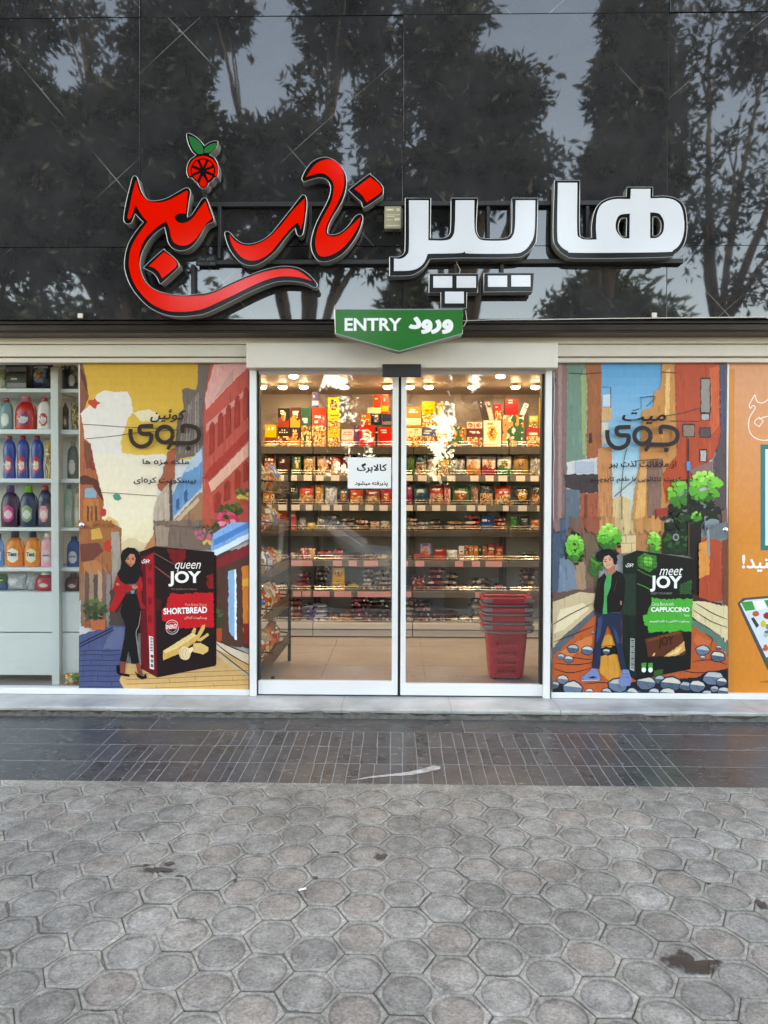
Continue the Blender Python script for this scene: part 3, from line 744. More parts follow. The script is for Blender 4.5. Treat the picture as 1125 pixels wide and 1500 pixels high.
# ------------------------------------------------------------------ sign letters
def curve(pts, org, s, Y, sub=5):
    """traced outline -> (x, z) on the plane Y; a third value marks a corner"""
    q = [(org[0] + p[0] / s, org[1] + p[1] / s, len(p) > 2) for p in pts]
    n = len(q); out = []
    for i in range(n):
        p0, p1, p2, p3 = q[i - 1], q[i], q[(i + 1) % n], q[(i + 2) % n]
        t1 = ((p2[0] - p0[0]) / 2, (p2[1] - p0[1]) / 2) if not p1[2] else (p2[0] - p1[0], p2[1] - p1[1])
        t2 = ((p3[0] - p1[0]) / 2, (p3[1] - p1[1]) / 2) if not p2[2] else (p2[0] - p1[0], p2[1] - p1[1])
        straight = p1[2] and p2[2]
        for k in range(1 if straight else sub):
            t = k / sub; h = (2 * t ** 3 - 3 * t * t + 1, t ** 3 - 2 * t * t + t, -2 * t ** 3 + 3 * t * t, t ** 3 - t * t)
            out.append((h[0] * p1[0] + h[1] * t1[0] + h[2] * p2[0] + h[3] * t2[0], h[0] * p1[1] + h[1] * t1[1] + h[2] * p2[1] + h[3] * t2[1]))
    res = []
    for x, y in out:
        v = P(x, y, Y); res.append((v.x, v.z))
    return res
YL = -.365                                                # front of the letters
def letter(outer, inners, org, s, label, m, name='sign_letter', holes=(), iholes=(), group='illuminated letters of the shop sign'):
    o2 = curve(outer, org, s, YL); hs = [curve(h, org, s, YL) for h in holes]
    cx = sum(p[0] for p in o2) / len(o2); cz = min(p[1] for p in o2)
    e = empty(name, (cx, YL, cz), label, 'sign letter', group)
    loc = lambda r: [(p[0] - cx, p[1] - cz) for p in r]
    MB().prism(loc(o2), .002, .082, holes=[loc(h) for h in hs]).build('casing', M['return'], e)
    # thin bright trim along the edge
    mb = MB()
    for ring in [o2] + hs:
        r_ = loc(ring); mb.tube([(p[0], 0, p[1]) for p in r_] + [(r_[0][0], 0, r_[0][1])], .0024, 6)
    mb.build('edge_trim', M['trim'], e)
    MB().prism(loc(o2), -.0005, .004, holes=[loc(h) for h in hs]).build('black_face', M['sblack'], e)
    for k, (pts, mm) in enumerate(inners):
        r_ = loc(curve(pts, org, s, YL))
        ih = [loc(curve(h, org, s, YL)) for h in iholes] if k == 0 else []
        MB().prism(r_, -.004, -.0008, holes=ih, back=False).build('acrylic_face', mm, e)
    for sx in (-.3, .3):
        w_ = max(p[0] for p in loc(o2)) * sx * 2
        zc = (max(p[1] for p in loc(o2))) * .5
    return e
A_, sA = (170, 240), 6.25
def E2A(p): return tuple(((300 + p[0] / 6.25 - 170) * 6.25, (370 + p[1] / 6.25 - 240) * 6.25) + tuple(p[2:]))
tail_top = [E2A(p) for p in ((0, 375), (100, 345), (250, 275), (400, 210), (520, 165), (640, 135), (740, 125), (850, 140), (940, 190), (1000, 250), (1030, 292))]
tail_bot = [E2A(p) for p in ((1018, 320), (985, 315), (940, 290), (860, 270), (760, 262), (660, 270), (560, 300), (430, 355), (300, 420), (150, 495), (0, 560))]
outer = [(155, 118), (190, 118), (205, 160), (230, 240), (270, 310), (320, 337), (390, 335), (470, 312), (560, 262), (630, 224), (662, 224), (682, 255), (672, 330), (660, 420), (652, 492, 1), (690, 468), (740, 395), (785, 325), (812, 313), (835, 328), (860, 400), (895, 500), (890, 532), (850, 550), (815, 580), (760, 680), (700, 755), (640, 790), (580, 796), (520, 775), (480, 725), (462, 650), (445, 578, 1), (380, 620), (310, 690), (260, 770), (225, 860), (222, 950), (250, 1040), (310, 1120), (400, 1170), (520, 1198), (640, 1205), (740, 1193)] + tail_top + tail_bot + [(700, 1392), (560, 1398), (430, 1375), (300, 1310), (190, 1200), (120, 1090), (80, 960), (82, 850), (110, 740), (160, 650), (220, 570), (252, 538, 1), (175, 458, 1), (160, 500), (138, 543), (110, 552), (82, 540), (70, 505), (75, 450), (95, 340), (130, 200)]
it = [E2A(p) for p in ((0, 392), (100, 362), (250, 292), (400, 228), (520, 185), (640, 158), (740, 148), (830, 158), (900, 195), (985, 262, 1), (930, 245), (860, 228), (760, 220), (680, 222), (570, 250), (440, 305), (300, 375), (150, 445), (0, 512))]
inner = [(185, 150, 1), (205, 225), (245, 300), (310, 345), (390, 355), (480, 335), (570, 290), (640, 250), (657, 252), (658, 275), (650, 350), (640, 460, 1), (600, 455), (560, 465), (540, 482), (545, 510), (570, 535), (610, 545), (660, 530), (710, 490), (760, 420), (820, 340, 1), (845, 410), (880, 505, 1), (830, 545), (780, 620), (720, 700), (650, 745), (590, 748), (535, 725), (505, 670), (490, 600), (462, 528, 1), (390, 570), (310, 640), (250, 720), (215, 820), (210, 930), (235, 1030), (290, 1110), (380, 1170), (500, 1205), (640, 1215), (740, 1208)] + it + [(700, 1350), (580, 1358), (460, 1345), (340, 1290), (240, 1200), (165, 1090), (125, 970), (120, 880), (140, 770), (185, 680), (240, 600), (292, 530, 1), (250, 490), (205, 420), (180, 375, 1), (165, 420), (140, 480), (122, 510), (109, 500), (110, 470), (125, 400), (150, 280), (175, 180)]
letter(outer, [(inner, M['sred'])], A_, sA, 'large red Persian sign letter with hooked head and long tail sweeping right', M['sred'])
letter([(425, 790), (450, 795), (510, 840), (560, 890), (576, 930), (562, 962), (425, 1088), (398, 1090), (380, 1050), (340, 1000), (268, 962), (262, 940)], [([(440, 808, 1), (520, 860), (550, 900), (548, 945), (425, 1050, 1), (390, 990), (350, 955), (300, 938, 1)], M['sred'])], A_, sA, 'small red diamond sign dot inside the hooked red letter', M['sred'], 'sign_dot')
F_, sF = (260, 190), 14.06
leaf1 = [(228, 130, 1), (330, 165), (430, 230), (510, 330), (537, 420), (530, 500, 1), (440, 505), (370, 460), (310, 380), (260, 270)]
leaf2 = [(818, 280, 1), (720, 290), (620, 340), (560, 400), (550, 480, 1), (640, 482), (720, 440), (780, 370)]
def ring_arc(cx, cy, ro, ri, a0, a1, n=14):
    A = [R(a0 + (a1 - a0) * i / n) for i in range(n + 1)]
    return [(cx + ro * math.cos(a), cy - ro * math.sin(a), 1) for a in A] + [(cx + ri * math.cos(a), cy - ri * math.sin(a), 1) for a in reversed(A)]
segs = []
for a in (90, 45, 0, -45, -135, 180, 135):
    c_, h = R(a), R(15)
    segs.append([(525 + 75 * math.cos(c_), 850 - 75 * math.sin(c_), 1)] + [(525 + 228 * math.cos(c_ + h * t), 850 - 228 * math.sin(c_ + h * t), 1) for t in (-1, -.5, 0, .5, 1)][::-1])
drop = [(525, 955, 1), (570, 1020), (605, 1090), (580, 1160), (530, 1185), (480, 1160), (460, 1090), (490, 1020)]
fruit_outer = [(190, 95), (235, 75), (300, 100), (400, 160), (500, 260), (555, 335, 1), (640, 275), (740, 235), (805, 230), (835, 260), (800, 370), (740, 440), (655, 515, 1), (750, 570), (820, 670), (845, 780), (840, 900), (825, 975, 1), (760, 995, 1), (700, 1070), (640, 1105, 1), (620, 1160), (560, 1215), (500, 1210), (450, 1170), (415, 1100, 1), (350, 1050), (295, 990, 1), (235, 990, 1), (200, 920), (190, 820), (210, 710), (270, 610), (390, 525, 1), (310, 460), (240, 330), (200, 200)]
letter(fruit_outer, [(leaf1, M['sgreen']), (leaf2, M['sgreen']), (ring_arc(527, 850, 305, 258, -22, 202), M['sred'])] + [(s_, M['sred']) for s_ in segs] + [(drop, M['sred'])], F_, sF, 'small sliced orange sign emblem with two green leaves', M['sred'], 'sign_emblem')
C_, sC = (320, 220), 7.03
letter([(65, 855), (92, 836), (125, 855), (170, 905), (240, 955), (320, 965), (420, 940), (530, 870), (640, 740), (760, 590), (850, 475), (880, 462), (905, 490), (912, 560), (900, 680), (885, 790), (868, 868), (840, 886), (815, 878), (800, 840), (793, 800, 1), (700, 900), (600, 1030), (500, 1120), (400, 1180), (310, 1188), (220, 1150), (140, 1060), (90, 960)],
       [([(115, 870, 1), (165, 930), (240, 975), (320, 985), (420, 960), (540, 885), (650, 770), (770, 620), (890, 497, 1), (888, 600), (878, 700), (850, 820, 1), (835, 780), (815, 745, 1), (740, 810), (640, 930), (540, 1050), (440, 1120), (340, 1140), (250, 1110), (180, 1040), (135, 960)], M['sred'])], C_, sC, 'red crescent sign letter curving up to a pointed notch', M['sred'])
D_, sD = (430, 220), 8.036
letter([(105, 355), (101, 320), (150, 220), (230, 130), (330, 88), (420, 90), (510, 140), (580, 220), (620, 310), (622, 430), (590, 560), (530, 680), (460, 790), (410, 900), (402, 970), (425, 995), (500, 990), (580, 950), (660, 870), (720, 785), (780, 753), (815, 785), (805, 860), (760, 980), (680, 1110), (580, 1220), (470, 1290), (370, 1315), (290, 1300), (230, 1220), (205, 1120), (215, 1020), (250, 900), (310, 770), (390, 620), (430, 510), (435, 430), (410, 370), (360, 335), (290, 328), (200, 350), (130, 372)],
       [([(150, 318, 1), (220, 210), (300, 140), (400, 108), (480, 125), (550, 190), (590, 280), (597, 400), (560, 530), (500, 660), (430, 790), (385, 900), (380, 970), (410, 1010), (480, 1020), (570, 985), (660, 910), (790, 787, 1), (780, 850), (745, 930), (670, 1050), (580, 1150), (480, 1220), (390, 1252), (320, 1250), (280, 1210), (258, 1120), (265, 1010), (300, 890), (370, 750), (440, 620), (470, 500), (470, 400), (430, 330), (370, 285), (300, 275), (220, 295)], M['sred'])], D_, sD, 'red S-shaped sign letter with hooked top', M['sred'])
letter([(885, 285), (910, 292), (960, 330), (1045, 420), (1056, 490), (1030, 545), (850, 668), (812, 660), (795, 610), (740, 560), (668, 492), (665, 455)], [([(900, 320, 1), (980, 380), (1030, 440), (1025, 500), (860, 618, 1), (820, 550), (770, 500), (715, 460, 1)], M['sred'])], D_, sD, 'small red diamond sign dot beside the beige power box', M['sred'], 'sign_dot')
G_, sG = (560, 260), 4.6875
letter([(158, 142, 1), (333, 142, 1), (330, 418, 1), (425, 415), (462, 385), (470, 310), (472, 142, 1), (655, 142, 1), (645, 330), (655, 390), (690, 418), (830, 418), (875, 395), (888, 340), (890, 142, 1), (1068, 142, 1), (1060, 400), (1040, 470), (980, 530), (900, 552), (540, 553, 1), (328, 560, 1), (290, 615), (240, 655), (180, 675), (50, 677, 1), (50, 545, 1), (110, 545), (148, 520), (156, 460)],
       [([(183, 158, 1), (318, 158, 1), (316, 433, 1), (440, 432), (485, 400), (498, 330), (502, 158, 1), (632, 158, 1), (632, 330), (645, 395), (690, 432), (850, 432), (895, 400), (910, 340), (915, 158, 1), (1050, 158, 1), (1045, 370), (1020, 450), (970, 505), (890, 523), (600, 523), (565, 508, 1), (530, 520), (312, 525, 1), (290, 580), (250, 620), (190, 640), (80, 643, 1), (80, 558, 1), (130, 558), (170, 530), (183, 470)], M['swhite'])], G_, sG, 'white block sign letters joined with three upright strokes and a foot turning left', M['swhite'])
rect = lambda a, b, c, d: [(a, b, 1), (c, b, 1), (c, d, 1), (a, d, 1)]
letter([(322, 662, 1), (658, 662, 1), (655, 790, 1), (580, 790, 1), (578, 898, 1), (402, 898, 1), (402, 790, 1), (320, 790, 1)], [(rect(350, 678, 480, 758), M['swhite']), (rect(510, 678, 643, 758), M['swhite']), (rect(430, 785, 560, 865), M['swhite'])], G_, sG, 'T-shaped black sign box with three white dots', M['swhite'], 'sign_dot')
letter([(697, 658, 1), (1040, 656, 1), (1032, 785, 1), (697, 787, 1)], [(rect(725, 675, 857, 752), M['swhite']), (rect(885, 672, 1017, 750), M['swhite'])], G_, sG, 'wide black sign box with two white dots', M['swhite'], 'sign_dot')
Hc, sH = (790, 250), 4.891
letter([(108, 70, 1), (290, 70, 1), (288, 430), (310, 475), (345, 485), (375, 480, 1), (375, 380), (400, 280), (450, 220), (530, 190), (622, 187, 1), (628, 118, 1), (812, 118, 1), (812, 185, 1), (900, 182), (980, 200), (1035, 250), (1055, 340), (1055, 450), (1030, 540), (970, 600), (890, 622), (300, 630), (190, 612), (120, 545), (98, 450)],
       [([(132, 88, 1), (272, 88, 1), (270, 430), (290, 480), (330, 495), (410, 495, 1), (405, 400), (415, 300), (450, 240), (530, 207), (652, 205, 1), (655, 132, 1), (795, 132, 1), (795, 200, 1), (900, 198), (970, 215), (1015, 260), (1035, 350), (1035, 440), (1010, 520), (960, 570), (880, 585), (280, 590), (200, 575), (145, 530), (128, 450)], M['swhite'])],
       Hc, sH, 'white block sign letter with a rounded loop and two D-shaped openings', M['swhite'],
       holes=[[(625, 340, 1), (622, 475, 1), (590, 470), (567, 430), (567, 385), (585, 345)], [(812, 332, 1), (812, 468, 1), (845, 465), (868, 430), (870, 375), (845, 335)]],
       iholes=[[(648, 308, 1), (645, 488, 1), (590, 480), (550, 430), (548, 370), (575, 320)], [(793, 300, 1), (793, 485, 1), (845, 480), (885, 440), (892, 370), (865, 315), (830, 302)]])
# carrying frame behind the letters
c = P(590, 300, -.27)
fr = empty('sign_support', (c.x, -.27, c.z), 'dark steel rail frame fixed to the marble behind the sign letters', 'sign support')
def rail(px0, py0, px1, py1, t=.03):
    a, b_ = P(px0, py0, -.28), P(px1, py1, -.28)
    x0, x1 = sorted((a.x, b_.x)); z0, z1 = sorted((a.z, b_.z))
    if abs(px1 - px0) > abs(py1 - py0): z0 -= t / 2; z1 = z0 + t
    else: x0 -= t / 2; x1 = x0 + t
    MB().box(x0 - c.x, x1 - c.x, -.025, .018, z0 - c.z, z1 - c.z, bev=.002).build('rail', M['rail'], fr)
rail(178, 299, 905, 298); rail(290, 383, 1000, 383)
for px, a, b_ in ((322, 303, 380), (283, 388, 440), (715, 303, 380), (667, 388, 440), (735, 388, 405), (455, 303, 380), (860, 303, 378), (301, 262, 295)): rail(px, a, px, b_, .022)
# beige power supply and maker's plate
M['beige'] = mat('beige_lacquer', lin('#9a8f76'), .5, var=.12)
a, b_ = P(563, 302, -.33), P(588, 335, -.33)
ps = empty('power_supply_box', ((a.x + b_.x) / 2, -.33, b_.z), 'small beige power supply box mounted beside the white letters', 'electrical box')
w_, h_ = (b_.x - a.x) / 2, a.z - b_.z
MB().box(-w_, w_, 0, .06, 0, h_, bev=.004).build('housing', M['beige'], ps)
mb = MB()
for (u0, u1, v0, v1) in ((.12, .55, .8, .88), (.7, .9, .78, .9), (.12, .9, .6, .63), (.12, .6, .53, .56), (.6, .9, .36, .48), (.12, .5, .38, .4), (.12, .9, .12, .16)):
    mb.box(-w_ + 2 * w_ * u0, -w_ + 2 * w_ * u1, -.0012, -.0002, h_ * v0, h_ * v1, lin('#cfc6ac'))
mb.build('printed_marks', M['pack'], ps)['kind'] = 'stuff'
MB().tube([(0, .03, 0), (.01, .02, -.03), (.03, .02, -.02), (.035, .025, .01)], .003, 6).build('cable', M['rail'], ps)
a, b_ = P(287, 374, -.30), P(317, 389, -.30)
mp = empty('maker_plate', ((a.x + b_.x) / 2, -.3, b_.z), 'tiny black maker plate with grey Persian writing on the sign rail', 'plate')
w_, h_ = (b_.x - a.x) / 2, a.z - b_.z
MB().box(-w_, w_, 0, .01, 0, h_).build('plate', M['sblack'], mp)
lettering('تابلو ساز', -w_ * .8, w_ * .8, h_ * .45, h_ * .9, -.001, M['text'], mp, bold=.02, col=(.12, .12, .11))
lettering('0911 271 0800', -w_ * .85, w_ * .85, h_ * .1, h_ * .32, -.001, M['text'], mp, col=(.12, .12, .11))
# two small white tabs and cables on the fascia
for px, py in ((118, 463), (958, 462)):
    v = P(px, py, -.255); o = MB().box(-.016, .016, -.012, .004, -.016, .016, bev=.003).build('junction_tab', M['cream'], bld); o.location = (v.x, -.255, v.z)
pts = [P(px, py, -.262) for px, py in ((676, 470), (720, 468.5), (800, 468), (900, 466.5), (1000, 465.5), (1125, 464.5))]
MB().tube(pts, .0032, 6).build('cable', M['cream'], bld)
pts = [P(px, py, -.30) for px, py in ((668, 383), (674, 395), (671, 410), (680, 440), (684, 470), (679, 478))]
MB().tube(pts, .003, 6).build('cable', M['cream'], bld)

# ------------------------------------------------------------------ ENTRY sign
I_, sI = (480, 440), 5.357
YE = -.40
pts = curve([(55, 72, 1), (1062, 72, 1), (1058, 262, 1), (558, 402, 1), (60, 262, 1)], I_, sI, YE)
cx = (pts[0][0] + pts[1][0]) / 2; cz = min(p[1] for p in pts)
es = empty('entry_sign', (cx, YE, cz), 'green arrow-shaped ENTRY sign hanging over the sliding doors', 'sign')
loc = [(p[0] - cx, p[1] - cz) for p in pts]
MB().prism(loc, .002, .09).build('casing', M['trim'], es)
MB().prism(loc, -.002, .0015).build('green_face', M['egreen'], es)
r_ = [(p[0], 0, p[1]) for p in loc]; MB().tube(r_ + [r_[0]], .0038, 6).build('edge_trim', M['trim'], es)
def rc(u0, v0, u1, v1):
    a, b_ = P(I_[0] + u0 / sI, I_[1] + v0 / sI, YE), P(I_[0] + u1 / sI, I_[1] + v1 / sI, YE)
    return a.x - cx, b_.x - cx, b_.z - cz, a.z - cz
M['swhite2'] = mat('white_letter_vinyl', (.74, .76, .75), .25)
lettering('ENTRY', *rc(133, 140, 580, 240), -.0036, M['swhite2'], es, bold=.028)
lettering('ورود', *rc(635, 128, 985, 264), -.0036, M['swhite2'], es, bold=.045)
for s_ in (-.35, .35): MB().box(s_ - .008, s_ + .008, .09, .2, .12, .14).build('bracket', M['rail'], es)

# ------------------------------------------------------------------ paper notice on the left leaf
a, b_ = P(509.5, 670, -.018), P(573, 715.5, -.018)
cxn = (a.x + b_.x) / 2; w_, h_ = (b_.x - a.x) / 2, a.z - b_.z
M['paper'] = mat('white_paper', (.8, .8, .8), .7, var=.02)
nt_ = empty('paper_notice', (cxn, -.018, b_.z), 'white paper notice with black Persian writing taped on the sliding door glass', 'notice')
MB().box(-w_, w_, 0, .0012, 0, h_).build('sheet', M['paper'], nt_)
lettering('کالابرگ', -w_ * .58, w_ * .80, h_ * .5, h_ * .82, -.0006, M['text'], nt_, bold=.022, col=(.01, .01, .01))
lettering('پذیرفته میشود', -w_ * .66, w_ * .84, h_ * .06, h_ * .24, -.0006, M['text'], nt_, bold=.01, col=(.02, .02, .02))
# ------------------------------------------------------------------ street side: trees, car, lamp post
M['bark'] = mat('grey_bark', (.09, .075, .06), .9, var=.35, vscale=14, bump=.8, bscale=30)
def leafmat(name, col):
    m, nt, b = newmat(name)
    at = N(nt, 'ShaderNodeVertexColor'); at.layer_name = 'Col'
    nt.links.new(at.outputs['Color'], b.inputs['Base Color']); b.inputs['Roughness'].default_value = .5
    tr = N(nt, 'ShaderNodeBsdfTranslucent'); nt.links.new(at.outputs['Color'], tr.inputs[0])
    ms = N(nt, 'ShaderNodeMixShader'); ms.inputs[0].default_value = .25
    nt.links.new(b.outputs[0], ms.inputs[1]); nt.links.new(tr.outputs[0], ms.inputs[2]); nt.links.new(ms.outputs[0], nt.nodes['Material Output'].inputs[0])
    return m
M['leaf'] = leafmat('leaf', None)
def leaves(name, parent, blobs, L, seed, base=(.021, .034, .016), per=7):
    """blobs: (x, y, z, rx, ry, rz, twigs); every twig ends in a fan of narrow leaves"""
    rg = np.random.default_rng(seed); V = []; C = []
    for (x, y, z, rx, ry, rz, n) in blobs:
        d = rg.normal(size=(n, 3)); d /= np.linalg.norm(d, axis=1)[:, None]
        rad = rg.uniform(.15, 1, n) ** .5 * (1 + .16 * np.sin(d[:, 0] * 5 + seed) + .14 * np.sin(d[:, 2] * 7 + x))
        tw = np.array((x, y, z)) + d * rad[:, None] * np.array((rx, ry, rz))
        tone = rg.uniform(.7, 1.15, n)
        for k in range(per):
            dr = d * .55 + rg.normal(size=(n, 3)) * .75; dr[:, 2] -= .25
            dr /= np.linalg.norm(dr, axis=1)[:, None]
            sd = np.cross(dr, rg.normal(size=(n, 3))); sd /= np.linalg.norm(sd, axis=1)[:, None]
            ln = L * rg.uniform(.7, 1.25, n)[:, None]; wd = ln * .17
            st = tw + rg.normal(size=(n, 3)) * L * .35
            V.append(np.stack([st, st + dr * ln * .45 + sd * wd, st + dr * ln, st + dr * ln * .45 - sd * wd], 1))
            cc = np.array(base)[None] * (tone * rg.uniform(.8, 1.2, n))[:, None]
            C.append(np.concatenate([cc, np.ones((n, 1))], 1))
    V = np.concatenate(V); C = np.concatenate(C); n = len(V)
    me = bpy.data.meshes.new(name); me.vertices.add(n * 4); me.loops.add(n * 4); me.polygons.add(n)
    me.vertices.foreach_set('co', V.astype(np.float32).ravel()); me.loops.foreach_set('vertex_index', np.arange(n * 4, dtype=np.int32))
    me.polygons.foreach_set('loop_start', np.arange(n, dtype=np.int32) * 4); me.polygons.foreach_set('loop_total', np.full(n, 4, np.int32))
    me.materials.append(M['leaf'])
    ca = me.color_attributes.new('Col', 'FLOAT_COLOR', 'CORNER'); ca.data.foreach_set('color', np.repeat(C, 4, axis=0).astype(np.float32).ravel())
    me.update(); me.validate()
    o = link(name, me, parent); o['kind'] = 'stuff'
    return o
def tree(x, y, r0, fork, blobs, L, seed, label, group, lean=(0, 0), per=7, base=(.021, .034, .016)):
    zg = -.36 if y < -6.3 else gz(y)
    t = empty('street_tree', (x, y, zg), label, 'tree', group)
    rn = random.Random(seed); mb = MB()
    top = Vector((lean[0], lean[1], fork))
    mb.tube([(0, 0, -.1), (lean[0] * .2 + rn.uniform(-.04, .04), lean[1] * .2, fork * .35), (lean[0] * .6 + rn.uniform(-.05, .05), lean[1] * .6, fork * .7), top], [r0 * 1.25, r0, r0 * .9, r0 * .8], 10)
    for (bx, by, bz, rx, ry, rz, n) in blobs:
        c = Vector((bx - x, by - y, bz - zg)); m1 = top.lerp(c, .45) + Vector((rn.uniform(-.2, .2), rn.uniform(-.2, .2), .15))
        r1 = r0 * rn.uniform(.4, .6)
        mb.tube([top - Vector((0, 0, .1)), m1, c], [r1, r1 * .7, r1 * .3], 7)
        for q in range(6):
            a = Vector((rn.gauss(0, 1), rn.gauss(0, 1), rn.gauss(.2, 1))).normalized()
            e = c + Vector((a.x * rx, a.y * ry, a.z * rz)) * rn.uniform(.7, 1.0); s0 = m1.lerp(c, rn.uniform(.3, 1))
            mb.tube([s0, s0.lerp(e, .5) + Vector((0, 0, .08)), e], [r1 * .3, r1 * .18, .006], 5)
    mb.build('trunk', M['bark'], t, smooth=True)
    leaves('crown', t, [(b[0] - x, b[1] - y, b[2] - zg) + tuple(b[3:]) for b in blobs], L, seed, base, per)
    return t
def V_(px, py, y):
    """street-side position (x, height) at depth y from which a thing mirrors in the polished cladding at the given image pixel"""
    d = 4.75 - y; return ((px - 583) * d / 1100, 1.45 + (730 - py) * d / 1100)  # position worked out from the image pixels of the reflection
def blob(px, py, y, rpx, rpy, n, ry=.8):
    d = 4.75 - y; X, Z = V_(px, py, y); return (X, y, Z, rpx * d / 1100, ry, rpy * d / 1100, n)
GT = 'trees along the near kerb'
y1 = -6.6
tree(V_(1040, 0, y1)[0], y1, .13, 4.3, [blob(1060, 250, y1, 75, 90, 70), blob(1110, 60, y1, 60, 80, 200), blob(1020, 80, y1 - .6, 45, 90, 80), blob(1150, 330, y1, 70, 90, 90), blob(1075, 430, y1, 60, 40, 30, .5), blob(1020, 330, y1, 40, 60, 60), blob(1230, 100, y1, 90, 140, 500)], .17, 21, 'thin-crowned kerb tree whose trunk forks low, farthest from the silver car', GT, (.05, -.1))
tree(V_(880, 0, y1)[0], y1 - .2, .15, 3.6, [blob(915, 150, y1, 62, 110, 850), blob(905, 300, y1, 62, 60, 420), blob(925, 20, y1, 55, 70, 450), blob(862, 270, y1, 30, 40, 110), blob(960, 220, y1, 35, 100, 260), blob(800, 555, y1, 50, 45, 260), blob(850, 480, y1, 60, 50, 260)], .17, 22, 'dense narrow kerb tree next to the thin-crowned one', GT)
tree(V_(672, 0, y1)[0], y1 - .1, .15, 3.4, [blob(690, 190, y1, 80, 95, 850), blob(635, 90, y1, 52, 80, 480), blob(745, 160, y1, 45, 50, 190), blob(680, 15, y1, 40, 25, 110), blob(770, 258, y1, 42, 32, 140), blob(640, 280, y1, 60, 60, 350), blob(725, 265, y1, 40, 40, 160), blob(755, 560, y1, 42, 48, 330), blob(640, 560, y1, 24, 34, 70), blob(612, 600, y1, 26, 36, 60), blob(690, 640, y1, 26, 30, 70)], .17, 23, 'dense kerb tree with ragged crown near the lamp post', GT, (.1, 0))
tree(V_(432, 0, y1)[0] + .2, y1 - .3, .16, 3.3, [blob(410, 240, y1, 90, 70, 800), blob(510, 40, y1, 70, 55, 420), blob(560, 190, y1, 34, 90, 270), blob(320, 20, y1, 50, 35, 170), blob(440, 330, y1, 90, 70, 700), blob(560, 330, y1, 45, 70, 330), blob(460, 155, y1, 40, 40, 45), blob(405, 570, y1, 40, 45, 330), blob(545, 575, y1, 34, 50, 150), blob(500, 640, y1, 32, 34, 80), blob(470, 590, y1, 20, 30, 25), blob(430, 640, y1, 30, 40, 150)], .17, 24, 'broad dense kerb tree standing behind the silver car', GT, (-.1, 0))
tree(V_(215, 0, y1)[0], y1 - .1, .17, 3.2, [blob(230, 200, y1, 100, 120, 1500), blob(250, 70, y1, 70, 80, 600), blob(120, 250, y1, 90, 110, 1200), blob(110, 20, y1, 40, 30, 60), blob(20, 170, y1, 80, 75, 600), blob(180, 350, y1, 120, 70, 1000), blob(150, 110, y1, 45, 40, 50), blob(300, 300, y1, 60, 70, 500), blob(60, 590, y1, 70, 55, 420), blob(130, 640, y1, 60, 50, 200)], .17, 25, 'very dense kerb tree with wide dark crown beside the car bonnet end', GT)
tree(V_(-60, 0, y1)[0], y1 - .1, .15, 3.2, [blob(-60, 200, y1, 110, 150, 1500), blob(20, 340, y1, 90, 70, 800), blob(-160, 100, y1, 100, 140, 1000), blob(20, 20, y1, 60, 50, 260), blob(-10, 570, y1, 60, 60, 350), blob(20, 680, y1, 60, 40, 200)], .17, 26, 'dense kerb tree at the end of the row beyond the car', GT)
# trees across the road
GF = 'trees across the road'
def far_tree(px, y, zc, rx, rz, n, seed, label, z0=None):
    d = 4.75 - y; X = (px - 583) * d / 1100
    rn = random.Random(seed); bl = []
    for k in range(7):
        bl.append((X + rn.uniform(-.6, .6) * rx, y + rn.uniform(-.8, .8), zc + rn.uniform(-.6, .6) * rz, rx * rn.uniform(.4, .6), rx * .5, rz * rn.uniform(.35, .55), n // 7))
    return tree(X, y, .2, max(1.2, zc - rz * .8 + .5), bl, .42, seed, label, GF, per=6, base=(.028, .048, .016))
far_tree(60, -17, 4.6, 3.0, 4.0, 2600, 31, 'round far tree across the road, last of its row')
far_tree(230, -18, 5.2, 3.2, 4.6, 3000, 32, 'tall wide far tree across the road beyond the car')
far_tree(395, -17, 3.6, 1.5, 2.9, 1500, 33, 'slim far tree across the road behind the car roof')
far_tree(585, -18, 4.6, 1.0, 3.8, 1300, 34, 'narrow far tree across the road opposite the doors')
far_tree(745, -17, 2.6, 1.3, 1.7, 1000, 35, 'low bushy far tree across the road by the lamp post')
far_tree(900, -18, 4.4, 2.0, 3.6, 1800, 36, 'oval far tree across the road behind the narrow kerb tree')
far_tree(1120, -19, 3.0, 2.2, 2.4, 1500, 37, 'squat far tree across the road behind the thin-crowned kerb tree')
M['hedge'] = M['leaf']
hd = empty('hedge', (0, -20, -.42), 'long clipped dark hedge on the far side of the road', 'hedge')
leaves('foliage', hd, [(x, 0, 1.5, 1.6, .6, 1.45, 480) for x in np.arange(-22, 23, 2.0)], .3, 41, (.03, .05, .018), 6)
MB().box(-23, 23, -.3, .3, 0, 2.3, (.02, .03, .01)).build('woody_core', M['bark'], hd)
# lamp post by the kerb
X = (686 - 583) * (5.0 + 9.2) / 1100
lp = empty('lamp_post', (X, -9.2, -.4), 'slim grey street lamp post beyond the parked car', 'lamp post')
M['galv'] = mat('galvanised_steel', (.25, .25, .25), .5, metal=.6)
MB().tube([(0, 0, 0), (0, 0, 5.5), (0, 0, 7.2)], [.075, .06, .045], 12).build('pole', M['galv'], lp, smooth=True)
MB().box(-.06, .06, .0, .9, 7.15, 7.24, bev=.02).build('lamp_head', M['galv'], lp)
MB().lathe([(.13, 0), (.13, .03), (.085, .05), (.08, .25)], 14).build('foot', M['galv'], lp)

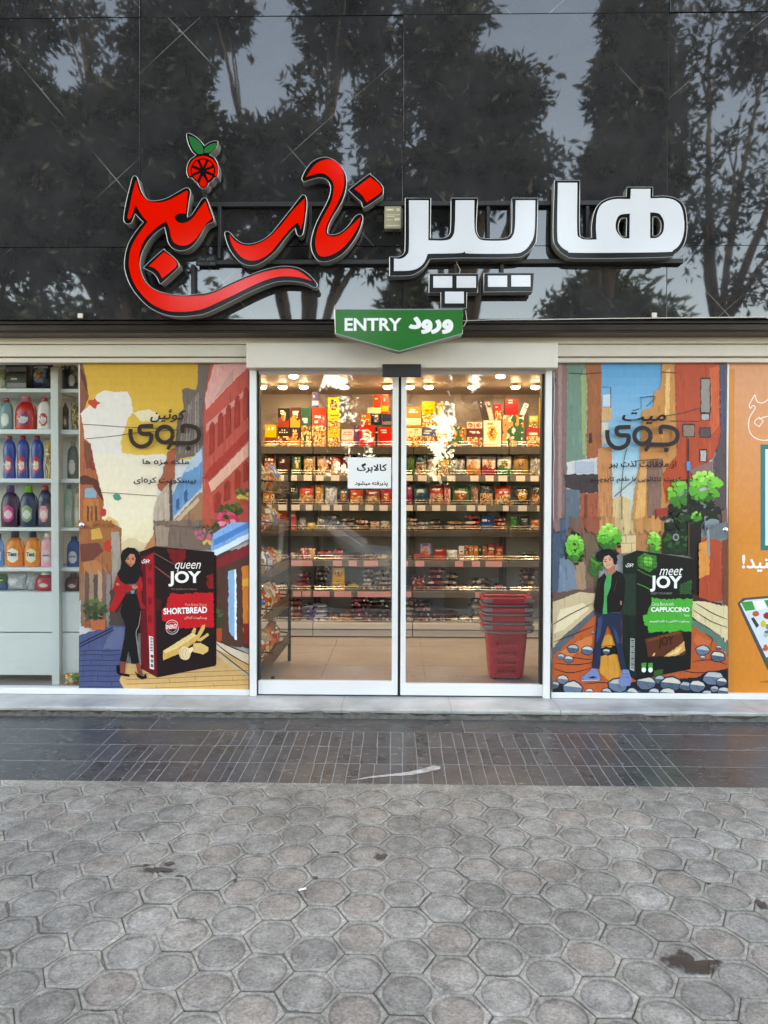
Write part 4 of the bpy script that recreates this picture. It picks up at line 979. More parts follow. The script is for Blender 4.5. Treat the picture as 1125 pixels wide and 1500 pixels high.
# parked silver saloon, seen mirrored in the left door leaf
M['paint'] = mat('silver_car_paint', (.5, .53, .57), .3, metal=0, coat=.6)
M['carglass'] = mat('dark_car_glass', (.012, .014, .016), .04, spec=.7)
M['tyre'] = mat('tyre_rubber', (.02, .02, .02), .8)
M['rim'] = mat('wheel_rim', (.4, .4, .42), .3, metal=.8)
M['lampred'] = mat('red_lamp_plastic', (.3, .01, .01), .15)
CL = 4.3
car = empty('parked_car', (-.05 - CL / 2, -7.75, -.365), 'silver saloon car parked along the kerb facing the shop side-on', 'car')
def section(x):
    """half width and heights of the saloon body at length x"""
    pts_top = [(-2.15, .62), (-2.05, .72), (-1.2, .90), (-1.02, .93), (1.35, .97), (2.05, .93), (2.15, .80)]
    for (a, za), (b, zb_) in zip(pts_top, pts_top[1:]):
        if a <= x <= b: return za + (zb_ - za) * (x - a) / (b - a)
    return .8
mb = MB(); xs_ = np.linspace(-2.15, 2.15, 34); ring = []
for x in xs_:
    zt = section(x); e = min(1, (2.15 - abs(x)) / .25); hw = .70 + .13 * e ** .5
    ring.append([(x, -hw * .86, .22), (x, -hw, .34), (x, -hw - .01, .58), (x, -hw * .97, zt - .05), (x, -hw * .9, zt), (x, hw * .9, zt), (x, hw * .97, zt - .05), (x, hw + .01, .58), (x, hw, .34), (x, hw * .86, .22)])
vv = [p for r in ring for p in r]; k = 10; ff = []
for i in range(len(ring) - 1):
    for q in range(k): ff.append((i * k + q, i * k + (q + 1) % k, (i + 1) * k + (q + 1) % k, (i + 1) * k + q)[::-1])
ff += [tuple(range(k)), tuple(range((len(ring) - 1) * k, len(ring) * k))[::-1]]
mb.add(vv, ff); mb.build('body', M['paint'], car, smooth=True, auto=35)
def cabin(grow, m, name, lo, hi):
    pr = [(-1.05, .90), (-.45, 1.36), (-.2, 1.41), (.75, 1.41), (1.0, 1.36), (1.55, .95)]
    mb = MB(); vv = []
    for x, z in pr:
        t = (z - .9) / .5; hw = (.80 - .17 * max(0, t)) + grow
        vv += [(x, -hw, z + grow), (x, hw, z + grow)]
    n = len(pr); ff = [(2 * i, 2 * i + 1, 2 * i + 3, 2 * i + 2)[::-1] for i in range(n - 1)]
    ff += [tuple(2 * i for i in range(n)), tuple(2 * i + 1 for i in range(n))[::-1]]
    mb.add(vv, ff); return mb.build(name, m, car)
cabin(0, M['carglass'], 'windows', 0, 0)
MB().add([(-.42, -.655, 1.375), (1.0, -.655, 1.375), (1.0, .655, 1.375), (-.42, .655, 1.375), (-.25, -.6, 1.43), (.8, -.6, 1.43), (.8, .6, 1.43), (-.25, .6, 1.43)], [(4, 5, 6, 7), (0, 1, 5, 4), (1, 2, 6, 5), (2, 3, 7, 6), (3, 0, 4, 7)]).build('roof', M['paint'], car)
for s_ in (-1, 1):
    for (xa, za, xb, zb_, t) in ((-1.08, .9, -.42, 1.39, .05), (.28, .95, .30, 1.39, .045), (1.58, .95, .98, 1.38, .11)):
        MB().tube([(xa, s_ * .815, za), (xb, s_ * .655, zb_)], t, 6).build('pillar', M['paint'], car)
    for xw in (-1.35, 1.3):
        wq = MB().lathe([(.2, -.09), (.29, -.085), (.305, -.05), (.305, .05), (.29, .085), (.2, .09)], 24).build('wheel', M['tyre'], car, smooth=True, auto=40)
        wq.rotation_euler = (R(90), 0, 0); wq.location = (xw, s_ * .74, .305)
        MB().lathe([(.05, -.1), (.19, -.096), (.2, -.08), (.2, .08), (.19, .096), (.05, .1)], 20).build('rim', M['rim'], wq)
    MB().box(.35, .5, min(s_ * .84, s_ * .86), max(s_ * .84, s_ * .86), .8, .83).build('door_handle', M['black'], car)
    MB().box(2.02, 2.17, min(s_ * .45, s_ * .74), max(s_ * .45, s_ * .74), .66, .82, bev=.02).build('rear_light', M['lampred'], car)
    MB().box(-2.2, -2.05, min(s_ * .4, s_ * .72), max(s_ * .4, s_ * .72), .55, .68, bev=.02).build('headlight', M['chrome'], car)
    MB().box(-.85, -.7, min(s_ * .84, s_ * .98), max(s_ * .84, s_ * .98), .92, 1.03, bev=.02).build('wing_mirror', M['paint'], car)
MB().box(-2.24, -2.05, -.76, .76, .3, .48, bev=.04).build('bumper', M['black'], car)
MB().box(2.08, 2.25, -.76, .76, .33, .52, bev=.04).build('bumper', M['black'], car)
# ------------------------------------------------------------------ ceiling lamps (lit in the photograph)
M['glow'] = mat('lit_lamp_lens', (1, .86, .66), .4, emit=10)
M['lampbody'] = mat('lamp_ring', (.6, .57, .53), .3, metal=.5)
def ceiling_lamp(px, py, power, label):
    d = ray(px, py); t = (ZC - .03 - CAM.z) / d.z; p = CAM + d * t
    e = empty('ceiling_lamp', (p.x, p.y, ZC), label, 'ceiling lamp', 'lit spot lamps on the shop ceiling')
    MB().lathe([(.04, -.03), (.048, -.027), (.05, -.001)], 18).build('housing', M['lampbody'], e)
    MB().lathe([(.01, -.05), (.028, -.046), (.039, -.038), (.04, -.031)], 16).build('lens', M['glow'], e, smooth=True)
    l = bpy.data.lights.new('lamp_light', 'SPOT'); l.energy = power; l.color = (1, .91, .8); l.spot_size = R(165); l.spot_blend = .6; l.shadow_soft_size = .04
    o = bpy.data.objects.new('lamp_light', l); COL.objects.link(o); o.parent = e; o.location = (0, 0, -.09)
LP = 'lit warm spot lamp on the shop ceiling in front of the back shelves'
for px in (384, 414, 445, 504, 568, 600, 628, 692, 755, 784): ceiling_lamp(px, 567, .13, LP)
for px in (300, 430, 733, 850): ceiling_lamp(px, 551, 3.1, 'lit warm spot lamp on the shop ceiling nearer the doors')

# ------------------------------------------------------------------ product builders
def vnoise(rg, n=7):
    g = [[rg.random() for _ in range(n + 1)] for _ in range(n + 1)]
    def f(u, v):
        x, y = min(max(u, 0), .999) * n, min(max(v, 0), .999) * n; i, j = int(x), int(y); a, b = x - i, y - j
        return (g[i][j] * (1 - a) + g[i + 1][j] * a) * (1 - b) + (g[i][j + 1] * (1 - a) + g[i + 1][j + 1] * a) * b
    return f
def mixc(a, b, t): return tuple(a[i] + (b[i] - a[i]) * t for i in range(3))
FOOD = [lin(c) for c in ('#d8a24a', '#b4622a', '#e8d2a0', '#8a3a1c', '#c98a3c')]
def pattern(kind, base, acc, seed):
    rg = random.Random(seed); nz = vnoise(rg); n2 = vnoise(rg, 11)
    base, acc = lin(base), lin(acc); wht = (.72, .7, .66)
    lines = [(rg.uniform(.62, .9), rg.uniform(.1, .3), rg.uniform(.5, .9)) for _ in range(2)]
    def f(u, v):
        c = base
        if kind == 'photo':
            if v < .55: c = FOOD[int(n2(u, v) * 4.99)] if nz(u, v) > .3 else mixc(base, acc, .5)
        elif kind == 'disc':
            r = math.hypot((u - .5) * 1.1, (v - .5))
            if r < .3: c = acc
            if r < .2: c = FOOD[int(n2(u, v) * 4.99)]
        elif kind == 'band':
            if .12 < v < .42: c = acc
        elif kind == 'half':
            if v < .45 + .1 * math.sin(u * 6): c = acc
            r = math.hypot((u - .5), (v - .58) * .9)
            if r < .22: c = mixc(acc, FOOD[int(n2(u, v) * 4.99)], .6)
        elif kind == 'mess':
            c = base if nz(u, v) < .5 else acc
            if n2(u, v) > .72: c = wht
        elif kind == 'face':
            for (a, b) in ((.33, .68), (.62, .70)):
                if math.hypot(u - a, (v - b) * 1.2) < .05: c = acc
            if abs(math.hypot(u - .48, v - .6) - .17) < .035 and v < .55: c = acc
        for (vv_, a, b) in lines:
            if kind in ('photo', 'disc', 'band', 'half', 'plain') and abs(v - vv_) < .035 and a < u < b and n2(u, .3) > .3: c = wht if sum(base) < 1.2 else mixc(acc, (0, 0, 0), .3)
        return c
    return f, base
def box_mesh(w, h, d, kind, base, acc, seed):
    f, b = pattern(kind, base, acc, seed); mb = MB(); nx, nz_ = max(4, min(24, int(w / .011))), max(4, min(30, int(h / .011)))
    vv = [(-w / 2 + w * i / nx, 0, h * j / nz_) for j in range(nz_ + 1) for i in range(nx + 1)]
    ff = []; cc = []
    for j in range(nz_):
        for i in range(nx):
            a = j * (nx + 1) + i; ff.append((a, a + 1, a + nx + 2, a + nx + 1)); cc.append(f((i + .5) / nx, (j + .5) / nz_))
    mb.add(vv, ff, cc)
    x = w / 2; dk = mixc(b, (0, 0, 0), .1)
    mb.add([(-x, 0, 0), (x, 0, 0), (x, d, 0), (-x, d, 0), (-x, 0, h), (x, 0, h), (x, d, h), (-x, d, h)], [(3, 2, 1, 0), (4, 5, 6, 7), (1, 2, 6, 5), (2, 3, 7, 6), (3, 0, 4, 7)], dk)
    return mb
def bag_mesh(w, h, d, kind, base, acc, seed, n=14):
    """pillow bag: bulging sides, crimped top and bottom seams, dents"""
    f, b = pattern(kind, base, acc, seed); rg = random.Random(seed + 1); nz = vnoise(rg, 6); mb = MB(); nx, m = n, int(n * 1.3)
    def pt(i, j, s):
        u, v = i / nx, j / m
        e = (math.sin(math.pi * u) ** .55) * (math.sin(math.pi * min(1, max(0, (v - .04) / .92))) ** .5) if 0 < u < 1 and .04 < v < .96 else 0
        k = e * d / 2 * (.8 + .5 * nz(u, v)) * (1.15 - .4 * v)
        wd = w * (1 - .07 * math.sin(math.pi * v) + .0) * (1 if .05 < v < .95 else 1.0)
        return ((u - .5) * wd, d / 2 + s * k, v * h + (.004 * math.sin(u * 30) if j == m else 0))
    for s in (-1, 1):
        vv = [pt(i, j, s) for j in range(m + 1) for i in range(nx + 1)]; ff = []; cc = []
        for j in range(m):
            for i in range(nx):
                a = j * (nx + 1) + i; q = (a, a + 1, a + nx + 2, a + nx + 1)
                ff.append(q if s < 0 else q[::-1]); cc.append(f((i + .5) / nx, (j + .5) / m))
        mb.add(vv, ff, cc)
    return mb
ORD = ['top', 'second', 'third', 'fourth', 'fifth', 'sixth', 'bottom']
used_labels = {}
def product(kind, shape_, px0, px1, py0, py1, Y, base, acc, desc, where, cat, seed, d=None, tilt=0, group=None, lean=0):
    a, b = P(px0, py1, Y), P(px1, py0, Y); w_, h_ = abs(b.x - a.x) * .97, (b.z - a.z)
    dd = d or min(.16, max(.05, w_ * .45))
    if shape_ == 'box': mb, m, nm = box_mesh(w_, h_, dd, kind, base, acc, seed), M['pack'], 'carton'
    elif shape_ == 'bag': mb, m, nm = bag_mesh(w_ * 1.03, h_, dd, kind, base, acc, seed), M['foil'], 'snack_bag'
    else: mb, m, nm = bag_mesh(w_, h_, dd, kind, base, acc, seed, 9), M['foil'], 'wrapped_pack'
    o = mb.build(nm, m, smooth=shape_ != 'box', auto=60)
    o.location = ((a.x + b.x) / 2, Y, a.z); o.rotation_euler = (lean, tilt, 0)
    tag(o, f'{desc} {where}', cat, group)
    return o
def stack(px0, px1, py0, py1, n, Y, base, acc, desc, where, seed, gap=.0, d=.2):
    """flat wrapped packs lying on each other"""
    rg = random.Random(seed); a, b = P(px0, py1, Y), P(px1, py0, Y); w_, h_ = b.x - a.x, b.z - a.z; t = h_ / n
    for k in range(n):
        f, bc = pattern('mess', base, acc, seed * 31 + k); mb = MB(); nx = 10
        prof = [(0, .35), (.1, .9), (.5, 1), (.9, .9), (1, .35)]
        vv = []; ff = []; cc = []
        for i in range(nx + 1):
            u = i / nx; e = .25 + .75 * min(1, 5 * min(u, 1 - u)) * rg.uniform(.85, 1.1)
            for q in range(8):
                an = 2 * math.pi * q / 8 + math.pi / 8
                vv.append(((u - .5) * w_ * rg.uniform(.98, 1.02), d * .5 * (math.cos(an) * .95 + 1), t * .5 + t * .56 * e * math.sin(an)))
        for i in range(nx):
            for q in range(8):
                ff.append((i * 8 + q, i * 8 + (q + 1) % 8, i * 8 + 8 + (q + 1) % 8, i * 8 + 8 + q)[::-1]); cc.append(f(i / nx, q / 8))
        ff += [tuple(range(8)), tuple(range(nx * 8, nx * 8 + 8))[::-1]]; cc += [bc, bc]
        mb.add(vv, ff, cc); o = mb.build('wrapped_pack', M['foil'], smooth=True, auto=70)
        o.location = ((a.x + b.x) / 2 + rg.uniform(-.06, .06) * w_, Y + rg.uniform(0, .03), a.z + k * t); o.rotation_euler = (0, rg.uniform(-.05, .05), rg.uniform(-.15, .15))
        pos = 'single' if n == 1 else ('topmost' if k == n - 1 else ('bottom' if k == 0 else None))
        lab = f'{desc} {where}' if n == 1 else (f'{desc}, {pos} of its stack, {where}' if pos else f'{desc}, inside its stack, {where}')
        tag(o, lab, 'pack', f'{desc} pile {where}')

# ------------------------------------------------------------------ shelving on the back wall
YS = 2.17
M['shelfgrey'] = mat('grey_shelf_enamel', (.13, .125, .12), .4, var=.05)
M['shelfback'] = mat('back_panel_enamel', (.5, .48, .45), .5, var=.05)
M['shelfwhite'] = mat('white_shelf_base', (.66, .64, .62), .35, var=.04)
M['shelfdark'] = mat('dark_shelf_front', (.06, .05, .045), .4)
M['wire'] = mat('plated_wire', (.6, .58, .55), .25, metal=.8)
M['tagw'] = mat('cream_price_card', (.68, .6, .54), .6); M['tagp'] = mat('pink_price_card', (.72, .36, .4), .6)
zpy = lambda py: P(583, py, YS).z
SHELF_PY = [654, 696, 739.5, 777, 821, 866]
bounds = [P(px, 800, YS).x for px in (311, 458.5, 605, 745, 888)]
mods = []
for i in range(4):
    x0, x1 = bounds[i] + .004, bounds[i + 1] - .004; cx = (x0 + x1) / 2; hw = (x1 - x0) / 2
    u = empty('shelf_unit', (cx, YS, .07), f'grey metal shelf unit of the back wall, {["beside the wire rack", "behind the taped notice", "between the notice and the red baskets", "behind the stack of red baskets"][i]}', 'shelf unit', 'shelf units along the back wall')
    mods.append((u, cx, hw, x0, x1))
    MB().box(-hw, hw, .42, .45, .0, zpy(650) - .07).build('back_panel', M['shelfback'], u)
    for s_ in (-1, 1):
        up = MB().box(min(s_ * hw, s_ * (hw - .03)), max(s_ * hw, s_ * (hw - .03)), .39, .42, .0, zpy(648) - .07).build('upright', M['shelfgrey'], u)
        sl_ = MB()
        for k in range(60): sl_.box(s_ * (hw - .015) - .004, s_ * (hw - .015) + .004, .3885, .3899, .1 + k * .032, .116 + k * .032)
        sl_.build('slots', M['black'], up)['kind'] = 'stuff'
    zb0, zb1 = zpy(934) - .07, zpy(921.5) - .07
    MB().box(-hw, hw, .0, .4, .012, zb1 - .012, bev=.003).build('base_panel', M['shelfwhite'], u)
    MB().box(-hw, hw, -.02, .41, zb1, zpy(912.5) - .07, bev=.003).build('base_deck', M['shelfwhite'], u)
    MB().box(-hw + .01, hw - .01, .03, .4, .0, .02).build('plinth', M['black'], u)
    for r_, py in enumerate(SHELF_PY):
        z = zpy(py) - .07; dark = r_ in (0, 3)
        sh = MB().box(-hw, hw, .0, .41, z - .022, z, bev=.002).build('shelf', M['shelfgrey'], u)
        th = .075 if r_ == 0 else .06
        MB().box(-hw, hw, -.012, -.0005, z - th, z - .001, bev=.002).build('price_rail', M['shelfdark'] if dark else M['shelfgrey'], sh)
        g = MB()
        for zz in (.02, .045): g.tube([(-hw + .01, -.008, z + zz), (hw - .01, -.008, z + zz)], .0022, 5)
        for q in range(4):
            xx = -hw + .02 + (2 * hw - .04) * q / 3; g.tube([(xx, -.008, z - .01), (xx, -.008, z + .045)], .0022, 5)
        g.build('wire_guard', M['wire'], sh)
    g = MB(); z = zpy(912) - .07
    for zz in (.02, .045): g.tube([(-hw + .01, -.012, z + zz), (hw - .01, -.012, z + zz)], .0022, 5)
    g.build('wire_guard', M['wire'], u)
def card(px0, px1, row, m):
    xa, xb = P(px0, 700, YS - .012).x, P(px1, 700, YS - .012).x; xm = (xa + xb) / 2
    for (u, cx, hw, x0, x1) in mods:
        if x0 <= xm < x1:
            z = zpy(SHELF_PY[row]) - .07
            MB().box(max(xa, x0) - cx, min(xb, x1) - cx, -.0155, -.0125, z - .058, z - .003).build('price_card', m, u)
for a, b in ((404, 416), (424, 435), (445, 457), (463, 474), (485, 497), (595, 605), (612, 625), (634, 646), (655, 667), (689, 701), (711, 723), (730, 743), (756, 769), (777, 789)): card(a, b, 1, M['tagw'])
for a, b in ((385, 398), (408, 420), (427, 439), (448, 460), (471, 483), (489, 501), (512, 525), (535, 547), (556, 568), (595, 605), (611, 623), (633, 645), (655, 668), (684, 696), (700, 712), (737, 749), (759, 772), (787, 794)): card(a, b, 2, M['tagw'])
for a, b in ((425, 461), (488, 501), (511, 523), (533, 554), (595, 598), (609, 622), (667, 679), (692, 704), (712, 736)): card(a, b, 4, M['tagp'])
for a, b in ((410, 419), (429, 441), (443, 455), (459, 483), (490, 515), (524, 537), (537, 573), (595, 603), (697, 712)): card(a, b, 5, M['tagp'])
def row(r_, base_py, items, where, Y=YS + .03):
    for i, it in enumerate(items):
        px0, px1, py0, py1, sh, kind, c1, c2, desc = it[:9]
        if py1 is None: py1 = base_py
        ln = it[9] if len(it) > 9 else 0
        if sh in ('box', 'bag', 'pack'):
            product(kind, sh, px0, px1, py0, py1, Y + (.0 if sh == 'box' else .01), c1, c2, desc, where, {'box': 'box', 'bag': 'bag', 'pack': 'pack'}[sh], r_ * 100 + i, tilt=ln, group=f'goods {where}')
        else: stack(px0, px1, py0, py1, int(sh), Y, c1, c2, desc, where, r_ * 100 + i)
B, N_, G_2 = None, None, None
row(0, 654, [
 (388, 405, 622, N_, 'box', 'band', '#d8a018', '#7a3010', 'yellow box with brown band'), (407, 425, 626, N_, 'box', 'photo', '#2a1512', '#7a2a18', 'dark brown biscuit box under a black one'), (407, 424, 598, 626, 'box', 'half', '#1c1010', '#8a3018', 'black biscuit box set on a brown one'),
 (425, 440, 626, N_, 'box', 'half', '#3a1a12', '#c87a28', 'lower brown biscuit box with orange half'), (425, 440, 597, 626, 'box', 'half', '#4a2412', '#d89038', 'upper brown biscuit box with orange half'), (441, 456, 597, N_, 'box', 'photo', '#164a34', '#0c2a20', 'tall dark green carton'),
 (457, 478, 597, N_, 'box', 'photo', '#c8341c', '#e8b040', 'tall orange red cereal box'), (457, 467, 574, 597, 'box', 'band', '#4a3a78', '#c8c0d8', 'purple striped small box on the cereal box'),
 (480, 498, 630, N_, 'box', 'photo', '#e8b83a', '#c87820', 'yellow box lowest of three'), (480, 498, 606, 630, 'box', 'photo', '#f0c848', '#b06818', 'yellow box middle of three'), (480, 497, 582, 606, 'box', 'disc', '#f2cf3c', '#503010', 'yellow box topmost of three'),
 (500, 518, 629, N_, 'box', 'band', '#e8c8be', '#c89080', 'pale pink tea box'), (518, 526, 624, N_, 'box', 'plain', '#6a3468', '#c0a0c0', 'narrow purple box'), (526, 549, 622, N_, 'box', 'disc', '#c81e12', '#eac49a', 'red box with cream oval'), (549.5, 553, 626, N_, 'box', 'plain', '#3a1410', '#d8a060', 'thin dark brown carton'), (554, 573.5, 626, N_, 'box', 'plain', '#c41a14', '#d84030', 'plain glossy red box'),
 (528, 543, 607, 622, 'box', 'photo', '#d8681a', '#b02812', 'orange box with red picture'), (543.5, 559, 606, 622.5, 'box', 'disc', '#1c1c22', '#2a4a8a', 'black box with blue round picture'), (560, 573.5, 607, 624, 'box', 'band', '#20284a', '#7a6a5a', 'navy box with grey band'), (538, 558, 597, 605.5, 'box', 'plain', '#d8c8a0', '#8a9a60', 'flat cream box'), (547, 557, 578, 597, 'box', 'plain', '#d83a14', '#802008', 'upright orange red box with dark stripe'), (558.5, 569, 578, 606, 'box', 'band', '#dc3c16', '#f0a030', 'upright orange red box with gold band'),
 (595, 618, 627, N_, 'box', 'photo', '#ead0a8', '#c87a28', 'cream pastry box with red edge'), (618.5, 638, 627, N_, 'box', 'photo', '#4a5a7a', '#c87a28', 'blue grey pastry box'), (638.5, 658, 627, N_, 'box', 'photo', '#f0dcc0', '#d8a878', 'pale cream pastry box'), (618, 638, 588, 626, 'box', 'photo', '#e8a628', '#c86818', 'tall orange pastry pack standing on a box'), (595, 617, 596, 626, 'box', 'band', '#a87840', '#e8d0b0', 'brown cardboard box with white lid'), (640, 650, 590, 626, 'pack', 'plain', '#e0b048', '#202020', 'slim yellow pouch with black foot'),
 (659, 682.5, 625, N_, 'box', 'mess', '#2c6a34', '#e07030', 'green box with carrot pictures'), (684, 707, 628, N_, 'box', 'photo', '#6a1418', '#b02828', 'dark red berry box'), (684, 695, 618, 627.5, 'box', 'disc', '#ecc8b0', '#b03028', 'cream heart box above the dark red one'), (695.5, 706.5, 618, 627.5, 'box', 'disc', '#ecc8b0', '#b03028', 'cream heart box beside the large cream one'),
 (708, 734.5, 616, N_, 'box', 'disc', '#f0e2cc', '#d8b040', 'large cream box with yellow bowl'), (735.5, 767.5, 608, N_, 'box', 'mess', '#2a5a38', '#d88a58', 'large green box with vegetable pictures'), (771, 791, 627, N_, 'box', 'photo', '#b01e28', '#e07838', 'red box with dish picture'), (739, 759.5, 584, 607.5, 'box', 'plain', '#a81620', '#d8a0a0', 'crimson box standing on the green one'), (775, 788.5, 609, 626.5, 'box', 'photo', '#a8b848', '#386a20', 'light green box'), (790, 799, 582, N_, 'box', 'band', '#e8b030', '#f0d080', 'tall yellow box at the shelf end'),
 (708, 716, 586, 615, 'box', 'plain', '#3a2a2c', '#806060', 'dark leaning carton', -.25), (717, 724, 588, 615.5, 'box', 'plain', '#d8c4b8', '#806060', 'pale leaning carton', -.25), (725, 736, 592, 615, 'box', 'photo', '#c82838', '#e8a040', 'red carton with flower print', -.08), (761, 768, 590, 608, 'box', 'plain', '#ece0d4', '#b06040', 'white leaning carton', .4)],
 'on the top ledge of the shelves', YS + .03)
row(1, 696, [
 (386, 404, 664, N_, 'bag', 'photo', '#8a3a1a', '#d8a048', 'brown bread bag'), (408, 425, 668, N_, 'box', 'plain', '#401418', '#802028', 'maroon box'), (428, 441, 667, N_, 'box', 'disc', '#1e5a30', '#c02018', 'green box with red oval'), (444, 462, 668, N_, 'bag', 'photo', '#c89860', '#e8d0a0', 'tan cookie bag'), (464, 482, 668, N_, 'bag', 'photo', '#d8a080', '#e8c0a0', 'pinkish cookie bag'), (484, 500, 667, N_, 'bag', 'half', '#c85848', '#e8b090', 'coral bag'), (501, 515, 665, N_, 'box', 'photo', '#5a1a20', '#8a3030', 'dark red carton'), (516, 538, 666, N_, 'bag', 'band', '#1c3a8a', '#a0b0d0', 'blue bag'), (540, 557, 666, N_, 'bag', 'mess', '#2a4a4a', '#6a8080', 'dark teal bag'), (558, 574, 667, N_, 'bag', 'half', '#b08040', '#d8b070', 'ochre bag'),
 (595, 608, 667, N_, 'bag', 'plain', '#3c6a1c', '#c8d040', 'green bag with yellow lettering'), (608.5, 625, 668, N_, 'bag', 'photo', '#20404a', '#c02828', 'dark teal bag with red oval'), (626, 640, 668, N_, 'bag', 'half', '#8a8078', '#e0d4c0', 'grey and cream bag'), (640, 657, 671, N_, 'bag', 'photo', '#e0b030', '#c87818', 'yellow chips bag leaning', .1), (658, 682, 670, N_, 'bag', 'mess', '#6a6664', '#b0a8a0', 'grey net bag'), (683, 705, 668, N_, 'bag', 'half', '#e8dccc', '#e07820', 'white snack bag with orange lower half'), (706, 727, 668.5, N_, 'bag', 'half', '#e8dccc', '#b01c38', 'white snack bag with crimson lower half'), (728.5, 750, 669, N_, 'bag', 'half', '#e8e2d8', '#1c7a48', 'white snack bag with green lower half'), (752, 775.5, 664, N_, 'bag', 'face', '#a87840', '#5a3010', 'kraft paper bag with a smiling face'), (777, 796, 666, N_, 'bag', 'mess', '#8a8480', '#b8a890', 'crumpled clear grey bag')],
 'on the second shelf of the back wall')
row(2, 739.5, [
 (384, 402, 712, N_, 'bag', 'photo', '#b86828', '#e0a048', 'orange bread bag'), (404, 419, 714, N_, 'bag', 'plain', '#38241c', '#704028', 'dark brown bag'), (421, 437, 710, N_, 'bag', 'plain', '#2a3428', '#506040', 'dark olive bag'), (437.5, 460, 712, N_, 'bag', 'photo', '#c8442c', '#e8a060', 'red orange snack bag'), (461, 474, 710, N_, 'bag', 'photo', '#c88838', '#e8b060', 'amber bag'), (476, 494, 712, N_, 'bag', 'mess', '#8a98a8', '#d0d4d8', 'clear bluish bag'), (495, 511, 717, N_, 'bag', 'disc', '#1c2c4a', '#c05828', 'navy bag with orange disc'), (512, 532, 717, N_, 'bag', 'photo', '#c03418', '#f09030', 'orange red bag with chips picture'), (536, 557, 717, N_, 'bag', 'photo', '#8a2018', '#e06828', 'brick red bag'), (558, 574, 717, N_, 'bag', 'disc', '#b01e20', '#d84838', 'bright red bag'),
 (595, 604.5, 710, N_, 'bag', 'plain', '#a01c48', '#d06080', 'magenta bag'), (605, 628, 710, N_, 'bag', 'plain', '#0e4a5a', '#a0c0c8', 'teal bag'), (629, 650, 710, N_, 'bag', 'photo', '#b81c1c', '#f0d0c0', 'red bag with white lettering'), (650.5, 660.5, 712, N_, 'bag', 'mess', '#b83840', '#e8b0a8', 'narrow pink red bag'), (662, 689, 711, N_, 'bag', 'disc', '#24682c', '#c02c20', 'wide green bag with red oval'), (690, 701, 711, N_, 'bag', 'mess', '#8a5a44', '#a87860', 'brown nut bag'), (703, 723, 709, N_, 'bag', 'photo', '#20242a', '#e0dcd8', 'black bag with white lettering'), (725, 749, 712, N_, 'bag', 'photo', '#c83018', '#f0a060', 'red bag with pink peanuts'), (753, 777, 714, N_, 'bag', 'disc', '#3a1c18', '#e0a838', 'dark bag showing golden snacks'), (779, 796, 712, N_, 'bag', 'photo', '#48302a', '#e06020', 'brown bag with orange print')],
 'on the third shelf of the back wall')
row(3, 777, [
 (384, 400, 757, N_, 'box', 'plain', '#2c2824', '#605040', 'dark small box'), (402, 420, 746, N_, 'box', 'plain', '#c84820', '#e07838', 'plain orange box'), (421, 434, 750, N_, 'box', 'plain', '#b83028', '#d06050', 'brick red box'), (436, 449, 757, N_, 'pack', 'mess', '#504a44', '#8a7a68', 'grey brown pack'), (450, 462, 766, N_, 'pack', 'plain', '#d8a828', '#805010', 'yellow pack'), (464, 476, 757, N_, 'pack', 'mess', '#7a7470', '#a09890', 'grey pack'), (478, 496, 754, N_, '3', 'x', '#383230', '#706860', 'dark wafer pack'), (498, 520, 758, N_, '3', 'x', '#a89888', '#5a3028', 'pale wafer pack'), (521, 540, 760, N_, '2', 'x', '#a05828', '#d8c0a0', 'amber wafer pack'), (542, 556, 764, N_, 'pack', 'photo', '#c8a888', '#a04028', 'cream brown biscuit pack'), (557, 571, 763, N_, 'pack', 'photo', '#9a9084', '#605848', 'grey biscuit pack'),
 (595, 611, 758, N_, '3', 'x', '#8a6040', '#c8b098', 'brown biscuit pack'), (612, 628, 763, N_, '2', 'x', '#8a8c8c', '#b8b8b4', 'silver pack'), (630, 646, 761, N_, '2', 'x', '#5a3c30', '#8a6858', 'chocolate pack'), (654, 679, 762, N_, '2', 'x', '#8a5a38', '#b88860', 'tan pack'), (681, 704, 754, N_, '3', 'x', '#b81c18', '#d83428', 'bright red pack'), (704.5, 722.5, 754, N_, 'box', 'band', '#103468', '#1c4a8a', 'navy blue carton'), (724, 743, 758, N_, '3', 'x', '#a83420', '#e05838', 'orange red pack'), (746, 760, 756, N_, 'bag', 'plain', '#1e6a1c', '#50a840', 'small green bag'), (762, 776, 756, N_, 'bag', 'plain', '#2a2630', '#605c68', 'small dark bag'), (778, 795, 760, N_, 'bag', 'photo', '#d86818', '#c02828', 'small orange red bag')],
 'on the fourth shelf of the back wall')
